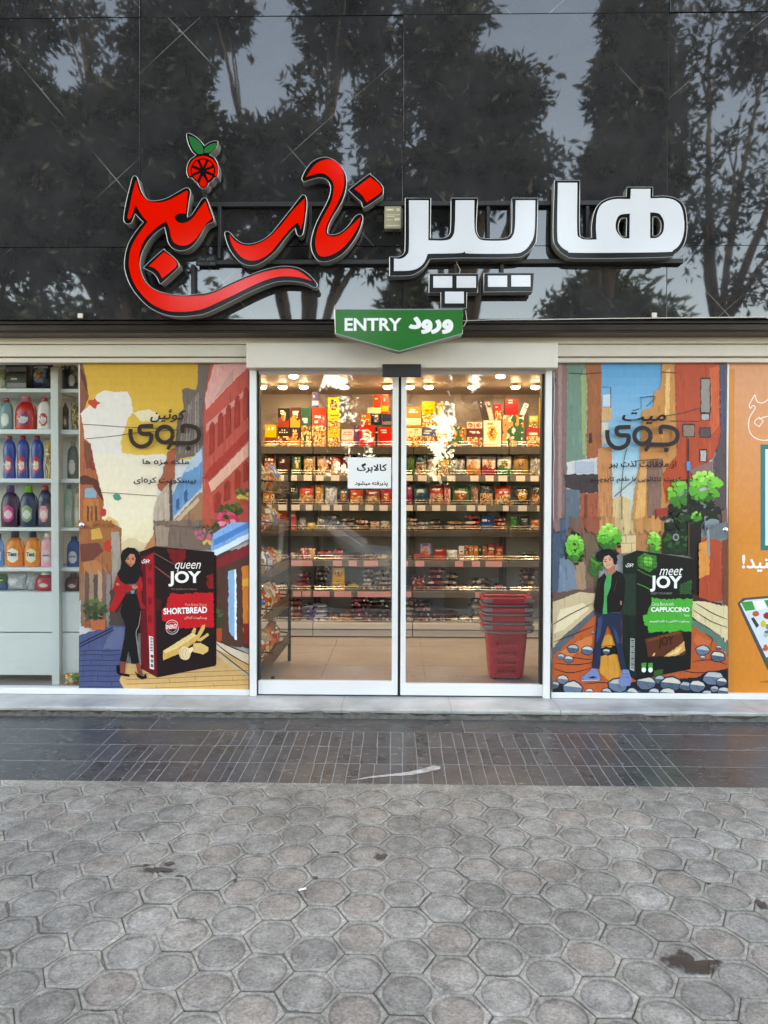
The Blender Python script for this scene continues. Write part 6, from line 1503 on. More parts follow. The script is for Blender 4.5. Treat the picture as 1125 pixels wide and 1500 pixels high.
def logo(p, dx, ink):
    q = lambda l: [(x + dx, y) for x, y in l]
    p.line(ink, q([(359, 448), (359, 490), (372, 530), (405, 557), (445, 558), (480, 535), (490, 498), (482, 482), (440, 480), (418, 468), (416, 445), (432, 432), (502, 430)]), 27, True)
    p.line(ink, q([(575 + 50 * math.cos(a), 484 + 50 * math.sin(a)) for a in (2 * math.pi * i / 26 for i in range(27))]), 27)
    p.line(ink, q([(622, 500), (612, 545), (592, 578)]), 22, True)
    p.line(ink, q([(610, 537), (680, 538), (740, 537), (778, 520), (792, 484), (778, 448), (740, 431), (690, 431), (689, 474)]), 26, True)
    p.disc(ink, (722 + dx, 571), 16, 15, 0)

# ---- yellow-sky poster
e, p = poster(117, 366.5, 531, 1012.5, 'poster of a yellow-sky street with a woman in red beside a dark red biscuit box')
p.at((110, 525), 4.327)
p.grad('#cb9a3c', '#e0b250', [(20, 20), (1120, 20), (1120, 640), (20, 640)], 12)
p.poly('#d9cfc6', [(30, 350), (100, 290), (140, 225), (190, 203), (260, 212), (330, 210), (355, 250), (368, 345), (335, 375), (315, 440), (290, 520), (300, 600), (400, 615), (560, 605), (600, 640), (560, 700), (540, 760), (520, 860), (500, 1100), (30, 1100)], 2)
p.poly('#dccbaa', [(365, 345), (420, 330), (470, 322), (520, 345), (560, 400), (420, 400)], 2)
p.grad('#e0d2bd', '#f0e2c4', [(120, 600), (540, 640), (520, 860), (500, 1300), (150, 1300), (120, 800)], 8)
p.poly('#e8b878', [(165, 1040), (215, 1000), (270, 1030), (285, 1100), (165, 1100)], 2)
p.poly('#8a4c36', [(10, 25), (45, 30), (72, 130), (86, 250), (60, 320), (38, 348), (10, 350)], 1.5, 8); p.poly('#5a2e24', [(28, 40), (60, 110), (80, 200), (86, 250), (70, 200), (40, 120)])
p.poly('#c44028', [(88, 262), (118, 262), (125, 250), (140, 272), (164, 282), (140, 296), (132, 320), (112, 312), (80, 282)])
p.poly('#ab5c3c', [(10, 345), (34, 350), (52, 420), (60, 510), (100, 540), (118, 640), (150, 780), (182, 900), (160, 1100), (10, 1100)], 1.6, 22)
p.poly('#7a4232', [(55, 520), (98, 545), (115, 640), (105, 690), (70, 700), (58, 600)], 1.6, 5); p.poly('#8a3428', [(90, 640), (112, 660), (132, 700), (118, 712), (92, 690)]); p.poly('#5a3028', [(10, 760), (60, 740), (140, 770), (182, 900), (165, 890), (110, 800), (40, 800)])
p.poly('#7c9cae', [(60, 830), (110, 818), (137, 850), (135, 885), (62, 884)]); p.poly('#b9713f', [(55, 890), (150, 890), (160, 1100), (50, 1100)], 1.6, 8)
for c_, x in (('#6a3628', 75), ('#8a4a2e', 100), ('#6a3628', 128)): p.poly(c_, [(x, 930), (x + 14, 940), (x + 12, 1080), (x, 1080)])
p.line('#5a4238', [(55, 418), (180, 425), (330, 436), (620, 446)], 4, True); p.line('#5a4238', [(70, 510), (250, 492), (420, 468), (720, 450)], 4, True); p.line('#6a5040', [(170, 850), (300, 857), (420, 866), (520, 872)], 4, True)
p.poly('#3a8c74', [(240, 868), (262, 852), (282, 862), (296, 888), (275, 902), (250, 895)]); p.disc('#c03a30', (180, 976), 18, 26)
p.poly('#70605a', [(780, 25), (862, 25), (838, 200), (815, 560), (800, 640), (740, 620), (640, 640), (640, 480), (655, 350), (690, 320), (676, 200), (700, 188), (768, 200), (778, 160)], 1.6, 20)
for i in range(7): p.poly(['#8c7e76', '#7e7068', '#96887e'][i % 3], [(690 + i * 14, 330 - i * 18), (700 + i * 14, 320 - i * 18), (668 + i * 20, 600), (655 + i * 20, 610)])
p.poly('#a85a44', [(590, 590), (640, 560), (632, 760), (600, 850), (560, 860), (520, 800), (560, 720)], 3); p.poly('#5b8fb8', [(812, 550), (740, 640), (640, 820), (612, 880), (622, 1000), (800, 820), (815, 700)], 1.6, 18); p.poly('#a8bccb', [(800, 570), (735, 640), (690, 730), (770, 690), (808, 640)], 3)
p.poly('#2e5d86', [(640, 900), (660, 880), (664, 950), (644, 965)]); p.poly('#2e5d86', [(690, 850), (712, 826), (716, 900), (694, 920)])
p.poly('#b9a494', [(492, 1100), (502, 960), (522, 880), (600, 780), (602, 1100)], 1.6, 12); p.poly('#5c463e', [(598, 780), (612, 770), (625, 1100), (602, 1100)]); p.poly('#a2745a', [(615, 1060), (640, 1010), (790, 850), (812, 850), (815, 1100), (620, 1100)], 1.6, 10); p.poly('#c9ab8c', [(630, 1030), (780, 880), (790, 900), (640, 1060)])
p.poly('#c55448', [(862, 25), (1120, 25), (1120, 1100), (806, 1100), (812, 560), (824, 230)], 1.5, 40)
p.poly('#dea09a', [(880, 40), (1075, 25), (1095, 60), (950, 200), (832, 330), (824, 250)], 1.8, 10); p.poly('#d88a80', [(832, 420), (1110, 170), (1110, 200), (834, 470)]); p.poly('#c8948c', [(985, 95), (1010, 60), (1000, 150), (880, 260)])
for x0, y0 in ((850, 410), (905, 350), (955, 300), (1010, 240), (1065, 190)): p.poly('#a93a30', [(x0, y0 + 215), (x0 + 2, y0 + 20), (x0 + 18, y0 - 12), (x0 + 32, y0), (x0 + 34, y0 + 180)], 1.5, 3); p.line('#7c2a24', [(x0 + 34, y0 + 180), (x0 + 32, y0)], 3)
p.poly('#e4a894', [(846, 790), (1110, 520), (1110, 610), (866, 850)], 2, 6); p.poly('#b23c34', [(810, 760), (850, 700), (1110, 440), (1110, 500), (850, 770)], 2, 6)
for x0, y0 in ((885, 850), (945, 780), (1010, 710), (1065, 660)): p.poly('#a5382c', [(x0, y0 + 130), (x0 + 3, y0 + 10), (x0 + 22, y0 - 12), (x0 + 40, y0 + 10), (x0 + 38, y0 + 110)], 1.5, 3)
p.clump(['#6a8a3a', '#3c5a2c', '#c8b050', '#c05030'], (1070, 865), 45, 50, 30, 13); p.clump(['#4a6a34', '#36522a', '#2c4226'], (985, 960), 75, 50, 34, 15); p.clump(['#d85070', '#c83850', '#e88aa0'], (965, 1020), 65, 45, 26, 18); p.clump(['#48663a', '#3a5230', '#a03a48'], (840, 1065), 70, 35, 26, 12)
# lower half of the street
p.at((110, 765), 4.327)
p.grad('#eadcbe', '#e2cfa8', [(285, 0), (505, 0), (505, 170), (285, 170)], 4); p.poly('#d6c29c', [(300, 130), (340, 100), (380, 98), (430, 130), (500, 128), (500, 330), (300, 330)])
p.poly('#a5623e', [(10, 0), (225, 0), (300, 40), (290, 420), (10, 500)], 2, 26); p.poly('#713c34', [(35, 140), (150, 130), (185, 180), (120, 240), (40, 250)], 2, 5); p.poly('#cf9c4c', [(102, 50), (160, 34), (180, 100), (110, 112)]); p.disc('#c23a2a', (215, 150), 32, 36); p.poly('#b8724a', [(60, 250), (140, 240), (205, 300), (180, 350), (60, 350)], 2, 5)
for i, c_ in enumerate(('#8a6a58', '#6a4a42', '#9a7a66', '#5a4644', '#b09078', '#7a5a50', '#8c8078', '#6c5a58')): p.poly(c_, [(40 + i * 27, 330 - (i % 3) * 30), (68 + i * 27, 330), (68 + i * 27, 650), (40 + i * 27, 660)], 2, 2)
p.poly('#a09488', [(232, 60), (285, 60), (300, 330), (240, 420)], 2, 5); p.poly('#4c403c', [(225, 430), (440, 400), (440, 700), (220, 680)], 2, 8)
p.poly('#7b645a', [(500, 0), (865, 0), (865, 175), (690, 170), (500, 160)], 2, 18); p.poly('#a08878', [(508, 0), (600, 0), (590, 150), (520, 150)], 2, 5); p.poly('#c47a54', [(440, 170), (505, 70), (510, 170)])
p.clump(['#56703c', '#3e5630', '#c8607a', '#d8b060'], (850, 60), 90, 80, 60, 14)
p.poly('#58382f', [(885, 200), (1120, 150), (1120, 800), (885, 760)], 2, 14); p.poly('#70aade', [(862, 190), (878, 70), (1000, 0), (1120, 0), (1120, 95), (900, 205)], 1.5, 6); p.poly('#d5e2ec', [(862, 190), (1120, 60), (1120, 95), (900, 210)]); p.poly('#3c80c0', [(880, 110), (1100, 0), (1120, 0), (1120, 30), (884, 150)])
p.poly('#8c2a30', [(888, 240), (1120, 130), (1120, 200), (895, 300)], 2, 5); p.poly('#7fb0d8', [(972, 310), (1022, 295), (1026, 745), (978, 690)], 1.5, 3); p.poly('#e6eef4', [(1012, 300), (1024, 297), (1028, 745), (1014, 740)]); p.poly('#dc7c38', [(1060, 280), (1120, 262), (1120, 700), (1068, 700)], 2, 6); p.poly('#e8a848', [(1064, 360), (1120, 350), (1120, 400), (1064, 405)]); p.poly('#8a2c28', [(1068, 640), (1120, 640), (1120, 780), (1076, 770)])
p.poly('#b8502e', [(888, 672), (938, 668), (930, 752), (892, 750)]); p.clump(['#4a6038', '#34482a'], (915, 610), 32, 60, 22, 13)
p.poly('#47527a', [(10, 720), (110, 690), (240, 650), (345, 660), (340, 900), (285, 1000), (330, 1075), (10, 1075)], 1.5, 10); p.poly('#5c6488', [(250, 660), (330, 665), (330, 800), (180, 800)], 2)
p.grad('#b99468', '#dfae72', [(330, 890), (500, 880), (895, 770), (1120, 850), (1120, 1075), (330, 1075), (285, 1000)], 6); p.poly('#d8c2a8', [(890, 752), (1120, 830), (1120, 900), (890, 800)], 1.5); p.poly('#c7a988', [(890, 800), (1000, 880), (1120, 960), (1120, 1000), (960, 890), (890, 830)])
for ln in ([(10, 780), (130, 720), (245, 665)], [(10, 800), (140, 735), (250, 680)]): p.line('#1c2238', ln, 8, True)
for i, y in enumerate((812, 838, 872, 905, 940, 972, 1006, 1040)): p.line('#232a48', [(10, y + 3), (120, y - 2), (220, y + 1), (290, y - 3)], 4, True)
for x, y in ((70, 820), (180, 850), (110, 885), (230, 918), (60, 950), (150, 985), (240, 1020), (100, 1050)): p.line('#232a48', [(x, y - 12), (x - 4, y + 14)], 3)
for i, y in enumerate((955, 985, 1015, 1046)): p.line('#94683c', [(330, y + 8), (500, y + 2), (700, y - 6), (900, y - 14), (1110, y - 20)], 3.5, True)
for x, y in ((420, 970), (600, 1000), (760, 980), (880, 1030), (520, 1045), (1000, 990)): p.line('#94683c', [(x, y - 14), (x + 8, y + 14)], 3)
for ln in ([(892, 760), (980, 830), (1110, 905)], [(895, 800), (1010, 890), (1110, 965)], [(950, 770), (1110, 835)]): p.line('#241a18', ln, 7, True, True)
p.clump(['#566a40', '#384a30', '#2a3a24'], (130, 550), 72, 62, 50, 14); p.poly('#b8623e', [(104, 622), (200, 612), (196, 680), (112, 682)], 1.5, 3); p.poly('#a05236', [(62, 630), (100, 620), (100, 665), (66, 668)])
for i in range(46):
    x = 20 + i * 24; c_ = '#a5623e' if x < 230 else ('#e6d8ba' if x < 500 else ('#7b645a' if x < 800 else '#a8503c'))
    if x > 860: break
    if 225 < x < 500: continue
    c_ = lin(c_); f_ = p.rg.uniform(.8, 1.2); p.put([p.xz(q_) for q_ in [(x, -p.rg.uniform(0, 22)), (x + 26, -p.rg.uniform(0, 22)), (x + 28, p.rg.uniform(5, 40)), (x + 2, p.rg.uniform(5, 40))]], tuple(k_ * f_ for k_ in c_))
# biscuit box
p.at((155, 790), 6.618)
p.poly('#1c1210', [(1058, 150), (1075, 160), (1078, 1200), (1062, 1230)], 0)
p.poly('#6a141c', [(335, 120), (482, 66), (506, 1334), (350, 1246)], 0, 10); p.poly('#b31f2a', [(395, 175), (470, 130), (484, 1262), (432, 1255), (405, 700)], .5, 6); p.poly('#2c1014', [(335, 120), (482, 66), (478, 120), (340, 170)], .5)
p.poly('#231416', [(482, 66), (1058, 120), (1062, 1222), (506, 1334)], 0, 26); p.poly('#7d1a1e', [(600, 92), (780, 100), (790, 180), (690, 250), (640, 190)], 6, 8); p.poly('#8e1c22', [(985, 350), (1052, 330), (1055, 480), (1000, 470)], 6, 4); p.poly('#4a1618', [(500, 560), (560, 590), (540, 680), (490, 690)], 6)
p.line('#b08a78', [(478, 132), (580, 190), (690, 252)], 3); p.line('#b08a78', [(480, 255), (570, 320), (650, 378)], 3); p.line('#8e2228', [(484, 262), (580, 335), (648, 385)], 7)
p.poly('#d01d26', [(640, 520), (720, 532), (830, 520), (1052, 508), (1056, 855), (900, 845), (800, 858), (720, 850), (590, 800), (552, 770), (550, 690), (600, 640), (612, 560)], 5, 5)
p.poly('#d9a75e', [(562, 1078), (845, 900), (905, 935), (880, 985), (722, 1100), (565, 1168)], 1.5, 4); p.poly('#ebca8a', [(565, 1078), (845, 902), (890, 925), (700, 1050), (590, 1100)], 1.5); p.poly('#dcae68', [(838, 895), (862, 850), (886, 862), (872, 908)], 1); p.poly('#dcae68', [(872, 962), (942, 828), (970, 822), (966, 862), (905, 972)], 1); p.poly('#dcae68', [(884, 978), (996, 903), (1008, 925), (930, 985)], 1); p.poly('#e2b874', [(858, 1002), (930, 1000), (1002, 1042), (1000, 1078), (950, 1112), (850, 1082)], 1.2, 3)
for i in range(14): p.disc('#a8743a', (620 + i * 17, 1062 - i * 10.5 + (8 if i % 2 else -8)), 3.5, 3, 0, 7)
p.disc('#e6cba0', (775, 1098), 58, 66, .03); p.line('#b68a54', [(740, 1060), (725, 1100), (745, 1145)], 4, True); p.line('#b68a54', [(770, 1050), (750, 1100), (770, 1150)], 4, True); p.line('#b68a54', [(795, 1060), (778, 1100), (792, 1140)], 4, True); p.poly('#f0dcb8', [(815, 1050), (850, 1035), (858, 1060), (830, 1100), (812, 1090)], 1.5)
p.poly('#e4e0dc', [(428, 930), (468, 942), (476, 1256), (436, 1246)], 0)
for i in range(9): p.poly('#1c1a1a', [(440, 945 + i * 15), (464, 952 + i * 15), (464, 952 + i * 15 + (5 if i % 2 else 9)), (440, 945 + i * 15 + (5 if i % 2 else 9))], 0)
for i, c_ in enumerate(('#8a2c24', '#6a7a80', '#386a8a')): p.poly(c_, [(444, 1110 + i * 45), (470, 1116 + i * 45), (470, 1146 + i * 45), (444, 1140 + i * 45)], 0)
for y0 in (240, 370, 560, 740): p.poly('#8a1620', [(418, y0), (450, y0 - 10), (452, y0 + 60), (420, y0 + 66)], 1)
ring = [(652 + 63 * math.cos(2 * math.pi * i / 28), 846 + 68 * math.sin(2 * math.pi * i / 28)) for i in range(29)]
p.line('#e6dcd8', ring, 5); p.line('#e6dcd8', [((x - 652) * .72 + 652, (y - 846) * .72 + 846) for x, y in ring], 3); p.poly('#d01d26', [(585, 830), (715, 812), (715, 858), (590, 880)], 0)
# the woman
K = '#171215'
p.poly(K, [(155, 160), (175, 105), (225, 74), (290, 82), (330, 120), (345, 200), (340, 280), (372, 345), (340, 380), (300, 425), (200, 432), (150, 405), (118, 330), (150, 285), (160, 230)], 1)
p.poly('#b31d24', [(122, 335), (150, 400), (200, 432), (262, 450), (266, 502), (110, 522), (78, 485), (92, 420)], .8, 3); p.poly('#b31d24', [(345, 348), (372, 420), (366, 492), (318, 502), (298, 440), (330, 385)], .8, 3); p.poly('#b31d24', [(104, 520), (212, 515), (150, 620), (90, 705), (38, 682)], .8, 3); p.poly('#9c1a22', [(308, 500), (356, 500), (362, 600), (412, 668), (338, 668), (310, 560)], .8)
p.poly(K, [(198, 528), (312, 525), (350, 680), (332, 850), (312, 1000), (332, 1198), (258, 1202), (236, 1080), (210, 1182), (148, 1172), (190, 950), (202, 830), (150, 700)], .8); p.line('#cfc8c4', [(350, 690), (330, 830), (304, 900), (322, 1060), (352, 1210)], 3.5, True, True); p.line('#b0a8a4', [(232, 1085), (214, 1180), (196, 1250)], 3, True, True)
p.poly('#c98266', [(214, 182), (248, 138), (284, 142), (300, 182), (290, 228), (256, 266), (222, 240), (198, 210)], .6); p.poly('#a8583f', [(198, 206), (222, 240), (256, 266), (240, 240), (212, 205)], .4)
for (x, y) in ((226, 188), (274, 188)): p.disc('#1c1010', (x, y), 13, 7, 0); p.line(K, [(x - 18, y - 14), (x, y - 20), (x + 16, y - 16)], 4, True)
p.disc('#a03430', (250, 240), 13, 5, 0); p.line('#8a4432', [(250, 195), (246, 218), (256, 222)], 3)
p.poly('#c07a62', [(262, 452), (312, 444), (322, 462), (298, 482), (266, 478)], .6); p.poly('#c07a62', [(104, 425), (130, 418), (146, 440), (120, 446)], .6); p.poly('#5d8c9c', [(252, 492), (290, 488), (288, 520), (256, 524)], .5); p.line('#6c1016', [(100, 470), (190, 462), (262, 455)], 3)
p.poly('#8a4038', [(145, 1178), (205, 1182), (196, 1292), (152, 1290)], .6); p.poly('#8a4038', [(300, 1196), (342, 1198), (372, 1312), (322, 1302)], .6); p.poly('#0e0a0c', [(112, 1220), (142, 1214), (152, 1288), (244, 1304), (236, 1326), (150, 1312), (118, 1290)], .6); p.poly('#0e0a0c', [(288, 1270), (322, 1300), (378, 1320), (394, 1294), (412, 1334), (362, 1352), (318, 1330)], .6)
p.text('queen', 680, 222, 930, 312, '#efeae6', .0, .35, .0); p.text('JOY', 615, 306, 932, 456, '#f2efec', .035, 0, .01); p.text('THE QUEEN OF THRILLS', 636, 470, 892, 492, '#8a6a66', .01)
p.text('Pure Butter Biscuit', 778, 614, 988, 642, '#e0a890', .0); p.text('SHORTBREAD', 568, 664, 990, 728, '#f4f0ee', .035, 0, .045); p.text('بیسکویت کره‌ای', 770, 738, 988, 772, '#e8b8b0', .01); p.text('ENERGY', 592, 826, 708, 868, '#f0ece8', .03, 0, .1); p.text('جوی', 358, 188, 438, 232, '#f0e8e4', .02)
p.at((110, 525), 4.327)
INK = '#33261f'
logo(p, 0, INK); p.text('کوئین', 482, 325, 712, 408, INK, -.006, .25); p.text('ملکه مزه ها', 434, 638, 728, 682, INK, .02); p.text('بیسکویت کره‌ای', 378, 752, 772, 800, INK, .018)
p.done()

# ---- blue-sky poster
e, p = poster(808.5, 1063.5, 531, 1018.5, 'poster of a red street with a boy in black beside a green biscuit box')
p.at((805, 525), 4.245)
p.grad('#3394c8', '#8fc2d8', [(300, 15), (720, 15), (720, 640), (300, 640)], 12); p.grad('#9cc6d8', '#dcd2b4', [(380, 630), (600, 630), (560, 1100), (380, 1100)], 6)
p.poly('#8a6c6a', [(0, 15), (112, 15), (106, 1100), (0, 1100)], 2, 16); p.poly('#a88480', [(55, 15), (78, 15), (74, 1100), (50, 1100)], 2, 4); p.poly('#4a3c40', [(12, 110), (40, 130), (20, 230), (8, 240)], 3)
p.poly('#68897a', [(110, 15), (222, 15), (226, 625), (104, 645)], 2, 14); p.poly('#93a272', [(194, 110), (214, 60), (232, 110), (226, 600), (204, 600)], 2, 4); p.poly('#a4603e', [(220, 15), (322, 15), (324, 610), (230, 625), (236, 160)], 2, 22); p.line('#3c3438', [(120, 92), (220, 98), (324, 88)], 6); p.poly('#4a2c28', [(242, 470), (262, 460), (264, 525), (246, 530)], 2)
p.poly('#bccad8', [(330, 228), (382, 222), (382, 300), (330, 302)], 1); p.line('#544648', [(326, 178), (380, 178), (380, 380), (326, 385)], 5); p.poly('#d0a070', [(322, 310), (386, 305), (388, 385), (324, 388)], 2, 4); p.poly('#c9c2b0', [(324, 400), (366, 400), (366, 520), (324, 540)], 2, 3)
p.poly('#c98458', [(300, 560), (386, 545), (394, 1100), (296, 1100)], 2, 16); p.poly('#a9b2c4', [(160, 642), (276, 640), (276, 708), (162, 712)], 1, 2); p.poly('#453a3c', [(88, 722), (300, 718), (302, 835), (190, 838), (100, 800)], 3, 8)
p.poly('#5c6c78', [(100, 815), (188, 818), (188, 1100), (96, 1100)], 2, 8); p.poly('#a65640', [(190, 838), (302, 835), (300, 1100), (186, 1100)], 2, 16); p.poly('#7c3c30', [(214, 850), (232, 850), (232, 1090), (214, 1090)], 1.5); p.poly('#d6b688', [(392, 880), (440, 850), (502, 880), (505, 1100), (392, 1100)], 2, 10)
p.poly('#cb8850', [(700, 15), (778, 15), (792, 620), (705, 1100), (500, 1100), (532, 800), (560, 640), (572, 330), (642, 300), (652, 205), (690, 182)], 2, 36); p.poly('#e8b474', [(722, 80), (748, 60), (742, 350), (714, 360)], 2, 3); p.poly('#e0a468', [(560, 680), (610, 640), (590, 1000), (520, 1060)], 3, 4); p.poly('#8a6458', [(600, 640), (700, 620), (690, 1000), (660, 1100), (610, 1100)], 3, 8)
p.poly('#bd4a30', [(776, 15), (1056, 15), (1062, 500), (1010, 625), (880, 745), (720, 905), (700, 720), (792, 600)], 2, 34); p.poly('#d4603c', [(990, 60), (1052, 40), (1052, 420), (1000, 480)], 3, 5)
for r_ in ((940, 130, 992, 335, '#8f8a84'), (944, 348, 986, 382, '#a8a8a8'), (830, 416, 896, 484, '#8d786c'), (934, 436, 992, 488, '#584a4c'), (934, 572, 970, 640, '#b4acac')): p.poly('#3a2a2c', [(r_[0] - 6, r_[1] - 8), (r_[2] + 6, r_[1] - 8), (r_[2] + 6, r_[3] + 5), (r_[0] - 6, r_[3] + 5)], 2); p.poly(r_[4], [(r_[0], r_[1]), (r_[2], r_[1]), (r_[2], r_[3]), (r_[0], r_[3])], 1.5, 2)
p.poly('#8c6a68', [(870, 690), (1010, 640), (1010, 720), (890, 745)], 3); p.poly('#474e66', [(1054, 15), (1110, 15), (1110, 430), (1062, 480)], 2, 6); p.poly('#57484e', [(1060, 480), (1110, 420), (1110, 1100), (1030, 1100), (1020, 640)], 3, 14)
for ln in ([(700, 360), (800, 345), (930, 310)], [(690, 85), (790, 92)], [(745, 390), (930, 392)], [(560, 245), (655, 240), (600, 300)], [(440, 860), (460, 640), (480, 560)], [(400, 860), (470, 800), (540, 740)], [(520, 640), (680, 625)]): p.line('#4c3c40', ln, 5, True)
p.line('#4e4448', [(566, 240), (566, 320)], 4); p.line('#4c3c40', [(447, 860), (449, 1100)], 5)
p.clump(['#18201c', '#20281f'], (910, 960), 170, 110, 90, 26); p.clump(['#9ede6a', '#6cc848', '#48a83a', '#2c6a2c'], (960, 800), 105, 92, 120, 17); p.clump(['#7cd058', '#54b440', '#2f7a30'], (800, 840), 65, 85, 70, 15); p.clump(['#58b844', '#347a30'], (815, 1005), 32, 32, 18, 11); p.clump(['#6cc84c', '#38883a'], (905, 985), 34, 28, 18, 11); p.clump(['#6ccc48', '#4aa838'], (352, 1055), 36, 24, 20, 10)
p.poly('#a83a32', [(656, 936), (730, 928), (728, 996), (660, 996)], 1.5, 2); p.line('#3a3034', [(683, 996), (684, 1100)], 7); p.line('#2b2d36', [(858, 500), (858, 700), (854, 900), (856, 1100)], 9); p.poly('#3f88c0', [(846, 645), (870, 638), (872, 695), (848, 698)], 1); p.poly('#7c8a90', [(960, 1010), (1000, 996), (1048, 1010), (1046, 1100), (962, 1100)], 2, 3); p.poly('#7a5450', [(1062, 945), (1110, 930), (1110, 1100), (1070, 1100)], 2)
p.at((805, 765), 4.245)
p.poly('#495a70', [(0, 0), (100, 0), (104, 430), (0, 480)], 2, 12); p.poly('#77604f', [(98, 0), (300, 0), (300, 430), (130, 440)], 2, 24); p.poly('#6f8296', [(60, 225), (110, 205), (165, 300), (168, 430), (50, 450)], 3, 6); p.poly('#a8866c', [(150, 250), (215, 240), (225, 425), (165, 430)], 3, 4)
p.poly('#b57a52', [(395, 0), (692, 0), (692, 195), (395, 195)], 2, 26); p.poly('#dabd92', [(438, 30), (530, 25), (532, 190), (440, 192)], 1.5)
for ln in ([(440, 80), (530, 76)], [(440, 130), (530, 128)], [(484, 30), (484, 80)], [(470, 80), (472, 130)], [(505, 130), (506, 190)]): p.line('#8a6a4c', ln, 3)
p.poly('#1c2a20', [(688, 0), (880, 0), (880, 210), (688, 195)], 2, 8); p.poly('#261d1c', [(868, 0), (935, 0), (935, 480), (872, 470)], 2, 6); p.clump(['#1c2a20', '#2a5a2c', '#1e3c22'], (780, 110), 80, 80, 50, 13)
p.clump(['#1e2c22', '#243a28'], (150, 160), 66, 100, 40, 15); p.clump(['#8ad868', '#58b844', '#2e7a34'], (150, 155), 50, 80, 70, 13); p.clump(['#20301f'], (365, 110), 85, 100, 30, 16); p.clump(['#a8e878', '#70d050', '#46a83e', '#2c6e30'], (365, 85), 68, 80, 90, 14); p.clump(['#9ce070', '#60c048', '#2e7a34'], (642, 130), 36, 75, 50, 12); p.clump(['#3f9a3c', '#2a6a30'], (282, 270), 36, 64, 36, 13)
p.line('#5c3c30', [(692, 0), (690, 190)], 5); p.line('#6e4a38', [(858, 0), (858, 210)], 6); p.disc('#8a9098', (778, 92), 20, 22, 0); p.disc('#2c3c30', (778, 92), 12, 13, 0)
for i in range(48):
    x = i * 19; c_ = '#8a6c6a' if x < 40 else ('#52627a' if x < 110 else ('#7a5c50' if x < 190 else ('#96523e' if x < 300 else ('#c08458' if x < 395 else ('#d2b084' if x < 505 else ('#c08450' if x < 690 else None))))))
    if c_ is None: break
    c_ = lin(c_); f_ = p.rg.uniform(.75, 1.2); p.put([p.xz(q_) for q_ in [(x, -p.rg.uniform(5, 45)), (x + 19, -p.rg.uniform(5, 45)), (x + 21, p.rg.uniform(20, 90)), (x + 2, p.rg.uniform(20, 90))]], tuple(k_ * f_ for k_ in c_))
p.clump(['#1c2a20', '#22402a', '#182018'], (790, -10), 95, 60, 40, 16); p.clump(['#a8e878', '#70d050', '#46a83e', '#2c6e30'], (365, 85), 68, 80, 90, 14); p.clump(['#8ad868', '#58b844', '#2e7a34'], (150, 155), 50, 80, 60, 13); p.clump(['#9ce070', '#60c048', '#2e7a34'], (642, 130), 36, 75, 40, 12)
p.poly('#6a5048', [(0, 440), (270, 400), (275, 470), (0, 520)], 3); p.poly('#cdb592', [(0, 500), (180, 430), (275, 440), (270, 545), (40, 770), (0, 790)], 2, 6); p.poly('#e4d2b0', [(60, 540), (200, 500), (240, 530), (90, 660), (20, 690)], 2); p.poly('#5a6068', [(10, 790), (60, 720), (270, 540), (275, 580), (110, 740), (20, 830)], 2, 3)
p.poly('#b64a32', [(930, 115), (990, 80), (1062, 125), (1062, 485), (985, 492), (918, 468)], 1.5, 8); p.poly('#e29048', [(918, 130), (985, 108), (984, 320), (920, 350)], 2, 4); p.poly('#697078', [(968, 20), (1095, 0), (1095, 105), (980, 105)], 2, 4); p.poly('#8d9298', [(966, 50), (982, 40), (988, 210), (972, 215)], 1); p.poly('#7d4230', [(1060, 110), (1110, 100), (1110, 520), (1060, 500)], 2, 5); p.poly('#452a26', [(880, 440), (990, 490), (1060, 500), (1060, 530), (870, 490)], 2)
p.poly('#dcc8a0', [(868, 485), (960, 490), (1110, 525), (1110, 740), (1000, 665), (868, 580)], 2, 6); p.poly('#54786a', [(868, 590), (1000, 672), (1110, 765), (1110, 830), (990, 720), (868, 645)], 1.5, 3)
p.poly('#c25a34', [(15, 830), (100, 750), (275, 575), (440, 600), (870, 630), (1000, 720), (1110, 840), (1110, 1085), (0, 1085), (0, 850)], 2, 18); p.poly('#d6913e', [(310, 700), (430, 690), (442, 960), (370, 985), (305, 930)], 3, 6); p.poly('#d87a48', [(60, 800), (200, 720), (260, 700), (250, 760), (120, 830)], 3); p.poly('#d06a40', [(900, 690), (1000, 740), (960, 780), (880, 740)], 3)
for ln in ([(20, 740), (150, 690), (270, 640)], [(30, 870), (160, 880), (290, 860)], [(100, 830), (250, 850)], [(200, 1000), (330, 990), (420, 1010)], [(10, 900), (120, 930), (250, 900)], [(880, 860), (1000, 850), (1090, 880)], [(780, 900), (900, 930), (1090, 910)], [(300, 770), (380, 762), (440, 775)], [(900, 500), (1000, 560), (1095, 600)], [(880, 540), (990, 610), (1095, 650)], [(0, 640), (120, 570), (262, 500)], [(960, 690), (1000, 720), (990, 760)], [(420, 640), (440, 900)]): p.line('#1a1214', ln, 5, True, True)
p.poly('#1b1d24', [(0, 975), (120, 1000), (200, 1050), (330, 1060), (380, 985), (530, 985), (900, 960), (1000, 920), (1110, 900), (1110, 1085), (0, 1085)], 3); p.poly('#15161a', [(300, 775), (440, 765), (440, 815), (300, 820)], 3); p.poly('#2a5a9a', [(400, 1050), (500, 1030), (560, 1045), (500, 1070), (410, 1072)], 2)
